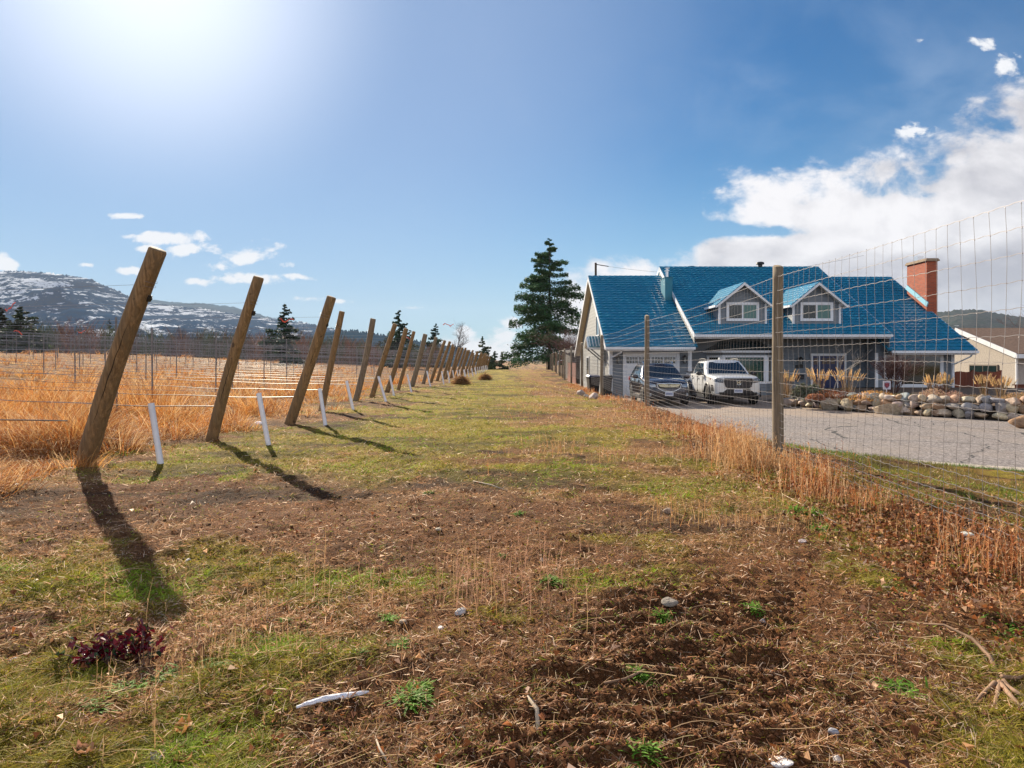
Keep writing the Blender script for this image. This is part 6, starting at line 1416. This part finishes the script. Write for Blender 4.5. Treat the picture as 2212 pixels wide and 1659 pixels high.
weeds('fence_weeds', 'dry tan and rust upright weeds growing along the foot of the deer fence', X, Y, 3, 0.05, 0.31, [(0.52, 0.27, 0.12), (0.44, 0.17, 0.06), (0.60, 0.40, 0.23), (0.34, 0.11, 0.04)], up=0.2)
n = 4200; Y = 5.5+2.8*rs.rand(n); X = fence_x(Y)-0.30+rs.randn(n)*0.22-0.2; weeds('weed_clump', 'dense pale tan weed clump at the foot of the tallest fence post', X[:1000], (7.2+rs.rand(1000)*1.2), 4, 0.08, 0.36, [(0.60, 0.40, 0.22), (0.50, 0.28, 0.12)], up=0.18)
n = 16000; Y = 4.5*70/(70-(70-4.5)*rs.rand(n)); X = 0.2+rs.rand(n)*(fence_x(Y)-0.8)+0.3*rs.randn(n); k = rs.rand(n) < 0.8*sst(fbm(X, Y, 0.6, 3, 66), 0.46, 0.66)*np.clip((Y-3)/10, 0.05, 1); X, Y = X[k], Y[k]
weeds('lane_weeds', 'pale straw coloured weeds scattered over the right half of the lane', X, Y, 5, 0.04, 0.18, [(0.52, 0.33, 0.16), (0.42, 0.25, 0.11), (0.46, 0.22, 0.09)], seeds=3, up=0.2)
n = 240; X = -0.15+0.75*rs.randn(n)*0.55; Y = 3.6+0.35*rs.randn(n); weeds('seed_stalks', 'thin pinkish brown seed stalks standing in the middle foreground', X, Y, 6, 0.05, 0.21, [(0.45, 0.26, 0.17), (0.36, 0.20, 0.13)], wk=0.0018, seeds=10, up=0.07)
n = 420; X = np.concatenate([-1.15+0.22*rs.randn(210), -0.95+0.6*rs.randn(210)]); Y = np.concatenate([2.75+0.2*rs.randn(210), 3.2+0.5*rs.randn(210)]); weeds('shadow_weeds', 'fine dry grass stalks at the tip of the long post shadow', X, Y, 7, 0.05, 0.24, [(0.50, 0.33, 0.18), (0.42, 0.24, 0.12)], wk=0.0018, seeds=4, up=0.2)

# moss and short green grass, straw litter, clods, leaves over the near ground
def near(n, Y0, Y1, seed, wid=0.86, x0=None, pw=1.0):
    rs = np.random.RandomState(seed); u_ = rs.rand(n)**pw; Y = Y0*Y1/(Y1-(Y1-Y0)*u_); X = (rs.rand(n)*2-1)*(wid*Y+0.2); k = X < fence_x(Y)+2.5
    return X[k], Y[k], rs
X, Y, rs = near(290000, 1.75, 45, 41); gm, st_, sp_, fm_ = zones(X, Y); k = (rs.rand(len(X)) < (gm*0.85+0.13)*(1-0.7*(Y > 4.5)*sst(fbm(X*0.55, Y*1.5, 1.1, 4, 123), 0.50, 0.62))) & (X > -5.6-0.1*Y*0) & (edge_dist(X, Y) > 0.05); X, Y, gm = X[k], Y[k], gm[k]
n = len(X); a = rs.rand(n)*6.28; ln = 0.5+0.9*rs.rand(n); D = np.stack([np.cos(a)*ln, np.sin(a)*ln, np.ones(n)], 1); D /= np.linalg.norm(D, axis=1)[:, None]
H_ = (0.010+0.028*rs.rand(n))*(0.6+0.8*gm)*(1+Y/14); brt = sst(fbm(X, Y, 1.6, 3, 88)+0.18*np.exp(-((X+2.0)**2/1.8+(Y-2.3)**2/0.5)), 0.46, 0.66)[:, None]
cc = (np.array([[0.34, 0.28, 0.035]])*(1-brt)+np.array([[0.27, 0.40, 0.025]])*brt)*(0.6+0.8*rs.rand(n, 1)); acc = Acc()
acc.add(*blades('x', np.stack([X, Y, h(X, Y)-0.003], 1), D, H_, (0.0022+0.0016*rs.rand(n))*(1+Y/5), cc, None, 2, np.stack([np.cos(a)*H_*0.4, np.sin(a)*H_*0.4, -0.2*H_], 1), seed=2)); tag(acc.build('short_grass', mgrass), 'short olive and green grass and moss over the lane', 'grass', kind='stuff')
# bright lawn of the verge beyond the fence
n = 60000; Yv = 2.5+10.5*rs.rand(n); Xv = 3.2+9*rs.rand(n); k = (Xv > fence_x(Yv)+0.75+0.5*fbm(Xv, Yv, 1, 3)) & (edge_dist(Xv, Yv) > 0.0) & (fbm(Xv, Yv, 1.3, 3, 12)+0.12*sst(Xv-fence_x(Yv), 1, 2.5) > 0.47); Xv, Yv = Xv[k], Yv[k]; n = len(Xv); a = rs.rand(n)*6.28
D = np.stack([np.cos(a)*0.5, np.sin(a)*0.5, np.ones(n)], 1); D /= np.linalg.norm(D, axis=1)[:, None]; acc = Acc(); gg = sst(fbm(Xv, Yv, 0.8, 3, 2), 0.35, 0.6)[:, None]
acc.add(*blades('x', np.stack([Xv, Yv, h(Xv, Yv)-0.005], 1), D, 0.03+0.05*rs.rand(n), np.full(n, 0.007), (np.array([[0.10, 0.19, 0.03]])*gg+np.array([[0.20, 0.17, 0.05]])*(1-gg))*(0.6+0.8*rs.rand(n, 1)), None, 2, seed=3)); tag(acc.build('verge_grass', mgrass), 'green grass verge between the deer fence and the road', 'grass', kind='stuff')
# straw litter
X, Y, rs = near(330000, 1.75, 40, 43); gm, st_, sp_, fm_ = zones(X, Y); k = (rs.rand(len(X)) < (0.20+0.75*st_*(1-0.5*sp_))*(1-0.5*(Y > 4.5)*sst(fbm(X*0.55, Y*1.5, 1.1, 4, 123), 0.50, 0.62))) & (edge_dist(X, Y) > 0.02) & (X > -7); X, Y = X[k], Y[k]; n = len(X)
a = rs.rand(n)*6.28+1.2*fbm(X, Y, 1, 2); el = np.abs(rs.randn(n))*0.60; D = np.stack([np.cos(a)*np.cos(el), np.sin(a)*np.cos(el), np.sin(el)], 1); L_ = (0.007+0.030*rs.rand(n)**2.5)*(1+Y/12)
pal = np.array([[0.62, 0.40, 0.26], [0.36, 0.19, 0.10], [0.80, 0.62, 0.46], [0.14, 0.06, 0.03], [0.46, 0.24, 0.13]]); cc = pal[rs.randint(0, 5, n)]*(0.6+0.7*rs.rand(n, 1)); bd = np.stack([-np.sin(a), np.cos(a), rs.rand(n)*0.3-0.35*np.sin(el)], 1)*(rs.randn(n)*0.22*L_)[:, None]
acc = Acc(); acc.add(*blades('x', np.stack([X, Y, h(X, Y)+0.003+0.008*rs.rand(n)], 1), D, L_, (0.0011+0.0016*rs.rand(n))*(1+Y/4.5), cc, None, 2, bd, taper=0.5, seed=4)); tag(acc.build('straw_litter', mstraw), 'broken straw and dead stems littering the soil', 'straw', kind='stuff')
# small matted tussocks of straw and green
nt = 15000; rs = np.random.RandomState(57); u_ = rs.rand(nt); Yt = 1.8*32/(32-30.2*u_); Xt = (rs.rand(nt)*2-1)*(0.86*Yt+0.2); gm, st_, sp_, fm_ = zones(Xt, Yt)
k = (rs.rand(nt) < (0.10+0.45*np.maximum(gm, st_))*(1-0.75*np.clip(sp_, 0, 1))) & (Xt < fence_x(Yt)+1.5) & (edge_dist(Xt, Yt) > 0.1) & (fm_ < 0.5); Xt, Yt, gm = Xt[k], Yt[k], gm[k]; nt = len(Xt); per = 16
R_ = lambda q_: np.repeat(q_, per); n = nt*per; a = rs.rand(n)*6.28; rad = np.abs(rs.randn(n))*0.018*(1+R_(Yt)/8); X = R_(Xt)+rad*np.cos(a); Y = R_(Yt)+rad*np.sin(a); isg = R_(rs.rand(nt) < 0.25+0.6*gm)
H_ = R_(0.012+0.035*rs.rand(nt)**1.5)*(0.5+0.8*rs.rand(n))*(1+Y/16); ln = 0.4+1.6*rs.rand(n); D = np.stack([np.cos(a)*ln, np.sin(a)*ln, np.ones(n)], 1); D /= np.linalg.norm(D, axis=1)[:, None]; bend = np.stack([np.cos(a)*H_*0.5, np.sin(a)*H_*0.5, -0.4*H_], 1)
cc = np.where(isg[:, None], np.array([[0.20, 0.24, 0.03]]), np.array([[0.52, 0.31, 0.16]]))*R_(0.4+0.8*rs.rand(nt))[:, None]*(0.7+0.6*rs.rand(n, 1)); acc = Acc()
acc.add(*blades('x', np.stack([X, Y, h(X, Y)-0.003], 1), D, H_*1.4, (0.0015+0.0013*rs.rand(n))*(1+Y/5), cc, None, 2, bend, taper=0.8, seed=5)); tag(acc.build('tussocks', mstraw), 'small matted tussocks of straw and green grass over the lane', 'grass', kind='stuff')
# longer pale stems lying about in the foreground
n = 1000; X, Y, rs = near(n, 1.8, 9, 45, 0.8); n = len(X); a = rs.rand(n)*6.28; el = np.abs(rs.randn(n))*0.25; D = np.stack([np.cos(a)*np.cos(el), np.sin(a)*np.cos(el), np.sin(el)], 1); L_ = 0.06+0.16*rs.rand(n)
bd = np.stack([-np.sin(a), np.cos(a), -np.sin(el)*0.9], 1)*(0.35*L_*rs.randn(n))[:, None]; bd[:, 2] = -np.sin(el)*L_*0.9
acc = Acc(); acc.add(*blades('x', np.stack([X, Y, h(X, Y)+0.012], 1), D, L_, 0.0016+0.0016*rs.rand(n), vary((0.46, 0.33, 0.20), n, rs, 0.4), None, 5, bd, taper=0.5, seed=6)); tag(acc.build('fallen_stems', mstraw), 'long pale curved stems lying across the foreground', 'straw', kind='stuff')
# soil crumbs
X, Y, rs = near(60000, 1.75, 9, 46); gm, st_, sp_, fm_ = zones(X, Y); rm_ = rutmask(X, Y); k = rs.rand(len(X)) < 0.15+0.5*np.clip(sp_, 0, 1)+0.8*rm_-0.2*gm; X, Y = X[k], Y[k]; n = len(X)
ib = bmesh.new(); bmesh.ops.create_icosphere(ib, subdivisions=1, radius=1.0); iv = np.array([w.co[:] for w in ib.verts]); iff = np.array([[w.index for w in fc.verts] for fc in ib.faces]); ib.free()
iv = iv[:12] if False else iv; S_ = (0.0020+0.007*rs.rand(n)**4+0.004*rutmask(X, Y)*rs.rand(n))*(0.85+Y/20); jit = 1+0.5*(rs.rand(n, len(iv), 1)-0.5); sc_ = np.stack([1+0.5*rs.rand(n), 1+0.5*rs.rand(n), 0.6+0.4*rs.rand(n)], 1)
PV = np.stack([X, Y, h(X, Y)+S_*0.2], 1)[:, None]+iv[None]*jit*S_[:, None, None]*sc_[:, None]; FV = (iff[None]+(np.arange(n)*len(iv))[:, None, None]).reshape(-1, 3); CV = np.repeat(vary((0.15, 0.066, 0.027), n, rs, 0.5, 0.1), len(iv), 0)
tag(np_mesh('soil_crumbs', PV.reshape(-1, 3), FV, mat_col('soil_crumb', 0.95), CV), 'dark brown soil crumbs and clods on the worked ground', 'soil', kind='stuff')
# rusty leaf litter under the fence
n = 26000; Y = 2.7*20/(20-(20-2.7)*rs.rand(n)); X = fence_x(Y)-0.28+rs.randn(n)*0.40; k = (edge_dist(X, Y) > 0.1) & (rs.rand(n) < 0.25+1.0*sst(fbm(X, Y, 1.2, 3, 9), 0.4, 0.6)); X, Y = X[k], Y[k]; n = len(X)
acc = Acc(); pal = np.array([[0.34, 0.12, 0.04], [0.24, 0.09, 0.035], [0.46, 0.24, 0.11], [0.15, 0.055, 0.025]]); acc.add(*leafquads(np.stack([X, Y, h(X, Y)+0.02*rs.rand(n)+0.008], 1), (0.012+0.030*rs.rand(n)**2), rs, pal[rs.randint(0, 4, n)]*(0.45+0.8*rs.rand(n, 1)), 1.2, 0.3, 0.7))
X, Y, rs2 = near(700, 1.8, 8, 48, 0.8); n = len(X); acc.add(*leafquads(np.stack([X, Y, h(X, Y)+0.012], 1), (0.015+0.035*rs2.rand(n)**2), rs2, pal[rs2.randint(0, 4, n)]*(0.5+0.8*rs2.rand(n, 1)), 1.2, 0.4, 0.7))
tag(acc.build('leaf_litter', mleaf), 'rust red curled dead leaves gathered under the deer fence', 'leaves', kind='stuff')

# ------------------------------------------------------------------ single things on the ground
def G(x, y):   # ground point under a picture position
    Y = 1475*EYE/max(6, (y-777)); X = (x-1106)/1475*Y
    for _ in range(6):
        z = hz(X, Y); Y = 1475*(EYE-z)/(y-777); X = (x-1106)/1475*Y
    return X, Y, hz(X, Y)
def rosette(px, py, s_, lab, seed, bright=1.0):
    X0, Y0, Z0 = G(px, py); rs = np.random.RandomState(seed); n = 150; a = rs.rand(n)*6.28; el = 0.10+0.9*rs.rand(n)**1.3; D = np.stack([np.cos(a)*np.cos(el), np.sin(a)*np.cos(el), np.sin(el)], 1); L_ = s_*(0.30+0.45*rs.rand(n))
    off = rs.randn(n, 2)*s_*0.35; Xb, Yb = X0+off[:, 0], Y0+off[:, 1]
    acc = Acc(); acc.add(*blades('x', np.stack([Xb, Yb, h(Xb, Yb)-0.003], 1), D, L_, s_*0.16*(0.7+0.6*rs.rand(n)), vary(np.array([0.14, 0.28, 0.025])*bright, n, rs, 0.35, 0.1), None, 3, np.stack([np.cos(a), np.sin(a), -np.ones(n)], 1)*(L_*0.3)[:, None], taper=0.7, seed=seed))
    o = acc.build('green_weed', mgrass, loc=(X0, Y0, Z0)); tag(o, lab, 'weed', 'small green weeds in the foreground')
for i, (px, py, s_, lb) in enumerate([(470, 1445, 0.085, 'bright green weed right of the red leaved shrub'), (700, 1303, 0.045, 'small green weed above the lying white tube, on bare soil'), (842, 1337, 0.055, 'pale green feathery weed between two small green weeds'), (865, 1395, 0.06, 'green feathery weed above the right end of the lying tube'), (778, 1405, 0.035, 'tiny bright green weed above the lying tube'), (893, 1515, 0.075, 'dark green weed clump right of the lying white tube'), (912, 1485, 0.05, 'paler green weed touching the dark green clump'), (1190, 1252, 0.065, 'green weed in the middle of the picture among seed stalks'), (1435, 1335, 0.055, 'green weed beside the half buried flat stone'), (1380, 1455, 0.055, 'green weed on the rutted soil'), (1085, 1205, 0.035, 'little green weed above the seed stalks'), (1735, 1108, 0.14, 'long bright green grass tuft left of the fence weeds'), (1775, 1148, 0.09, 'smaller green tuft below the long bright tuft'), (2175, 1370, 0.09, 'green weed tuft near the right edge above the twisted root'), (1950, 1500, 0.09, 'green weed tuft left of the twisted root'), (1630, 1315, 0.06, 'flat green weed right of the flat stone'), (1395, 1645, 0.07, 'yellow green weed at the bottom edge right of centre'), (275, 1490, 0.07, 'bright grass tuft directly below the red leaved shrub'), (350, 1470, 0.075, 'bright grass tuft below right of the red leaved shrub'), (200, 1530, 0.055, 'dark green tuft lower left of the red leaved shrub'), (1120, 1115, 0.05, 'small green weed on the dark soil band'), (925, 1065, 0.05, 'green weed at the upper dark soil band'), (615, 1345, 0.04, 'pale green little weed right of the shadow tip')]):
    rosette(px, py, s_, lb, 400+i, 1.0 if 'pale' not in lb else 1.3)
# red leaved creeping shrub
X0, Y0, Z0 = G(265, 1430); rs = np.random.RandomState(9); e = thing('red_leaf_shrub', 'low glossy dark red leaved shrub in the lower left foreground', 'shrub', (X0, Y0, Z0)); acc = Acc(); st = MB()
mrl = mat_col('glossy_red_leaf', 0.22, 0.15)
for k in range(42):
    a = rs.rand()*6.28; c0 = np.array([X0+rs.uniform(-0.16, 0.13), Y0+rs.uniform(-0.06, 0.06), Z0]); L_ = 0.06+0.10*rs.rand(); tip = c0+np.array([math.cos(a)*0.09+0.05*(c0[0]-X0)/0.15, math.sin(a)*0.05, L_*(0.8+0.5*(c0[0]-X0)/0.2)])
    st.tube([tuple(c0), tuple((c0+tip)/2+np.array([0, 0, 0.015])), tuple(tip)], 0.0018, 4); m_ = 8; t_ = np.linspace(0.35, 1.0, m_)
    C0 = c0+(tip-c0)*t_[:, None]+rs.randn(m_, 3)*0.010; cc = vary((0.13, 0.010, 0.020), m_, rs, 0.6, 0.3); cc[rs.rand(m_) < 0.15] = (0.03, 0.06, 0.02); acc.add(*leafquads(C0, 0.026+0.018*rs.rand(m_), rs, cc, 0.5, 0.35, 0.62))
st.build('stems', mtwigr, e); acc.build('leaves', mrl, e)
# lying half tube
x0, y0, z0 = G(640, 1535); x1, y1, z1 = G(797, 1500); m = MB(); a_ = Vector((x0, y0, z0+0.022)); b_ = Vector((x1, y1, z1+0.028)); d = b_-a_; sd = d.cross(Vector((0, 0, 1))).normalized(); upv = sd.cross(d).normalized(); n_ = 9; rings = []
for k in range(13):
    s_ = k/12; r_ = 0.0100*(math.sin(math.pi*min(1, max(0.04, s_)))**0.35 if s_ > 0.75 or s_ < 0.3 else 1.0); c_ = a_+d*s_+Vector((0, 0, 0.006*math.sin(s_*5)))
    for rr2 in (1.0,): rings.append([c_+(sd*math.cos(t2)+upv*math.sin(t2)*0.8)*r_-upv*0.012 for t2 in np.linspace(-0.5, math.pi+0.5, n_)])
for r0_, r1_ in zip(rings[:-1], rings[1:]):
    for j in range(n_-1): m.face([r0_[j], r0_[j+1], r1_[j+1], r1_[j]])
o = m.build('broken_tube', mtube, label='broken white plastic tube piece lying on the soil in the foreground', cat='plastic tube', loc=a_, smooth=False); md = o.modifiers.new('s', 'SOLIDIFY'); md.thickness = 0.002
# stones
for i, (px, py, s_, fl, cc, lb) in enumerate([(1447, 1322, 0.05, 0.35, (0.20, 0.16, 0.14), 'flat grey brown stone half buried beside a green weed'), (995, 1325, 0.035, 0.5, (0.42, 0.40, 0.40), 'small pale stone with a chip of wood in the middle foreground'), (951, 1358, 0.018, 0.5, (0.70, 0.70, 0.72), 'small white stone chip below the pale stone'), (1441, 1110, 0.05, 0.5, (0.34, 0.25, 0.18), 'brown rectangular stone in the upper right soil'), (1808, 1643, 0.015, 0.8, (0.42, 0.40, 0.40), 'round grey pebble at the lower right'), (1170, 1196, 0.02, 0.8, (0.45, 0.36, 0.28), 'small round beige pebble near the seed stalks'), (948, 1153, 0.03, 0.5, (0.36, 0.28, 0.22), 'small brown oval pebble on the dark soil band'), (405, 1185+20, 0.025, 0.6, (0.50, 0.47, 0.44), 'pale pebble right of the long post shadow'), (1690, 1650, 0.04, 0.30, (0.72, 0.68, 0.66), 'rough white rock at the bottom edge right of centre'), (2085, 1150, 0.07, 0.4, (0.62, 0.58, 0.58), 'white flat stone in the fence weeds at the right'), (2135, 1205, 0.045, 0.5, (0.55, 0.48, 0.44), 'pinkish stone below the white flat stone in the fence weeds'), (1648, 1347, 0.018, 0.8, (0.33, 0.28, 0.26), 'small grey pebble near the flat green weed'), (1735, 1172, 0.03, 0.6, (0.52, 0.46, 0.42), 'pale pebble right of the brown rectangular stone'), (1800, 1585, 0.018, 0.8, (0.36, 0.36, 0.38), 'grey rounded pebble left of the twisted root'), (560, 917, 0.12, 0.3, (0.74, 0.76, 0.80), 'crumpled white plastic scrap behind the second white tube'), (385, 935, 0.10, 0.3, (0.62, 0.60, 0.62), 'pale scrap on the ground between the two nearest posts'), (870, 1345, 0.02, 0.6, (0.35, 0.27, 0.2), 'tan oval pebble beside the pale feathery weed'), (30, 1428, 0.02, 0.5, (0.7, 0.68, 0.7), 'white stone chip at the left edge')]):
    X0, Y0, Z0 = G(px, py); boulder('stone', lb, (X0, Y0, Z0+s_*fl*0.35), (s_, s_*0.8, s_*fl), 1500+i, cc, group='stones on the lane', cat='stone')
# sticks and the twisted root
def stick(pts, r0, r1, lab, mt, nm='stick'):
    P_ = [Vector((*G(x, y)[:2], G(x, y)[2]+dz)) for x, y, dz in pts]; m = MB(); k = len(P_); m.tube(P_, [r0+(r1-r0)*i/(k-1) for i in range(k)], 6); m.build(nm, mt, label=lab, cat='stick', loc=P_[0], smooth=True, group='dead sticks on the ground')
mstick = material('dead_stick', (0.25, 0.15, 0.09), 0.85, var=0.3, vscale=20); mpale = material('pale_stick', (0.45, 0.36, 0.26), 0.8, var=0.2, vscale=20)
stick([(1995, 1357, 0.02), (2040, 1375, 0.05), (2100, 1400, 0.05), (2140, 1435, 0.03), (2160, 1475, 0.0)], 0.004, 0.010, 'long orange brown curved stem leading to the twisted root', mstick)
e_pts = [[(2165, 1480), (2190, 1500), (2230, 1490)], [(2160, 1485), (2200, 1530), (2240, 1545)], [(2150, 1490), (2120, 1510), (2100, 1530)], [(2165, 1470), (2200, 1470), (2235, 1450)], [(2160, 1480), (2150, 1520), (2175, 1560)], [(2170, 1490), (2215, 1515), (2260, 1520)]]
m = MB(); 
for k, pp in enumerate(e_pts):
    P_ = [Vector((*G(x, y)[:2], G(x, y)[2]+0.02-0.008*j)) for j, (x, y) in enumerate(pp)]; m.tube(P_, [0.010, 0.007, 0.003], 6)
m.build('root_stump', mstick, label='twisted reddish dead root clump at the lower right edge', cat='root', loc=Vector(m.v[0]), smooth=True)
stick([(1022, 1043, 0.01), (1060, 1050, 0.02), (1095, 1062, 0.01)], 0.009, 0.006, 'pale curved stick lying in the upper middle of the lane', mpale)
stick([(1305, 1497, 0.02), (1350, 1475, 0.03), (1392, 1455, 0.02)], 0.006, 0.004, 'dark straight stick on the ruts left of the green weed', mstick)
stick([(1140, 1510, 0.0), (1160, 1535, 0.01), (1162, 1565, 0.0)], 0.008, 0.008, 'short broken wood piece in the middle foreground', mpale)
stick([(811, 1600, 0.01), (820, 1632, 0.02), (845, 1665, 0.01)], 0.003, 0.004, 'bent pale stem at the bottom edge left of centre', mpale)
stick([(1840, 1150, 0.02), (1690, 1075-5, 0.01)], 0.004, 0.003, 'thin pale stick near the fence weeds', mpale)
# big curled leaves in the foreground
mbl = mat_col('curled_leaf', 0.55, 0.3)
for i, (px, py, s_, cc, lb) in enumerate([(395, 1583, 0.07, (0.50, 0.24, 0.08), 'curled orange tan leaf at the bottom left'), (180, 1640, 0.06, (0.42, 0.22, 0.12), 'brown crumpled leaf near the lower left corner'), (455, 1610, 0.06, (0.38, 0.16, 0.07), 'rusty leaf right of the curled orange one'), (340, 1640, 0.055, (0.42, 0.36, 0.38), 'greyish curled leaf at the bottom edge'), (1062, 1345, 0.045, (0.34, 0.08, 0.035), 'red brown leaf pile piece in the middle foreground'), (1080, 1358, 0.04, (0.40, 0.14, 0.06), 'second red brown leaf next to the middle one'), (395, 1650, 0.05, (0.50, 0.26, 0.12), 'tan leaf at the bottom edge left'), (600, 1600, 0.035, (0.35, 0.12, 0.05), 'small rusty leaf below the lying tube'), (1885, 1490, 0.05, (0.45, 0.25, 0.14), 'tan leaf on the soil left of the root'), (285, 1140+30, 0.025, (0.5, 0.12, 0.03), 'tiny orange leaf left of the long shadow')]):
    X0, Y0, Z0 = G(px, py); rs = np.random.RandomState(i+70); uq = np.linspace(-1, 1, 7); PV = []
    for a in uq:
        for b in uq:
            w_ = (1-0.55*a*a)*(1+0.15*math.sin(5*a+i)); PV.append((a*s_*0.5, b*w_*s_*0.36, s_*(0.28*(b*b)+0.22*a*a*math.sin(i+1)+0.07*rs.randn())+s_*0.1))
    PV = np.array(PV); an = rs.rand()*6.28; ca, sa = math.cos(an), math.sin(an); PV = np.stack([PV[:, 0]*ca-PV[:, 1]*sa+X0, PV[:, 0]*sa+PV[:, 1]*ca+Y0, PV[:, 2]+Z0], 1)
    ii = np.arange(49).reshape(7, 7); FV = np.stack([ii[:-1, :-1].ravel(), ii[:-1, 1:].ravel(), ii[1:, 1:].ravel(), ii[1:, :-1].ravel()], 1)
    o = np_mesh('fallen_leaf', PV, FV, mbl, vary(cc, 49, rs, 0.25, 0.1), smooth=True, loc=(X0, Y0, Z0)); tag(o, lb, 'leaf', 'large fallen leaves in the foreground')
# piles of dead grass by the posts
for i, (px, Y, s_, lb) in enumerate([(996, 34, 0.85, 'dark brown heap of cut dead grass beside the ninth post'), (1048, 46, 0.8, 'smaller brown heap of dead grass further along the lane'), (914+150-215, 13.5, 0.0, '')]):
    if not s_: continue
    s_ *= 0.42
    X0 = (px-1106)/1475*Y; Z0 = gz(X0, Y); rs = np.random.RandomState(i+3); n = 1500; v = rs.randn(n, 3); v /= np.linalg.norm(v, axis=1)[:, None]; v[:, 2] = np.abs(v[:, 2]); B = np.stack([X0+v[:, 0]*s_*0.9, Y+v[:, 1]*s_*0.8, Z0+v[:, 2]*s_*1.0*(0.8+0.4*rs.rand(n))], 1)
    D = rs.randn(n, 3); D[:, 2] *= 0.4; D /= np.linalg.norm(D, axis=1)[:, None]; acc = Acc(); acc.add(*blades('x', B, D, 0.15+0.2*rs.rand(n), np.full(n, 0.018), vary((0.30, 0.17, 0.08), n, rs, 0.6), None, 2, seed=i)); m = MB(); o = acc.build('dead_grass_heap', mstraw, loc=(X0, Y, Z0)); tag(o, lb, 'grass heap', 'heaps of dead grass along the lane')
bpy.context.view_layer.update()
# ------------------------------------------------------------------ air between here and the far hills
hm = bpy.data.materials.new('haze_air'); hm.use_nodes = True; t = hm.node_tree; t.nodes.clear(); pv = t.nodes.new('ShaderNodeVolumePrincipled'); ou = t.nodes.new('ShaderNodeOutputMaterial'); t.links.new(pv.outputs[0], ou.inputs['Volume'])
pv.inputs['Color'].default_value = (0.72, 0.84, 1.0, 1); pv.inputs['Density'].default_value = 0.00006; pv.inputs['Anisotropy'].default_value = 0.0
m = MB(); m.box(-9300, 9300, -1200, 10400, -14, 780); tag(m.build('haze', hm), kind='stuff')
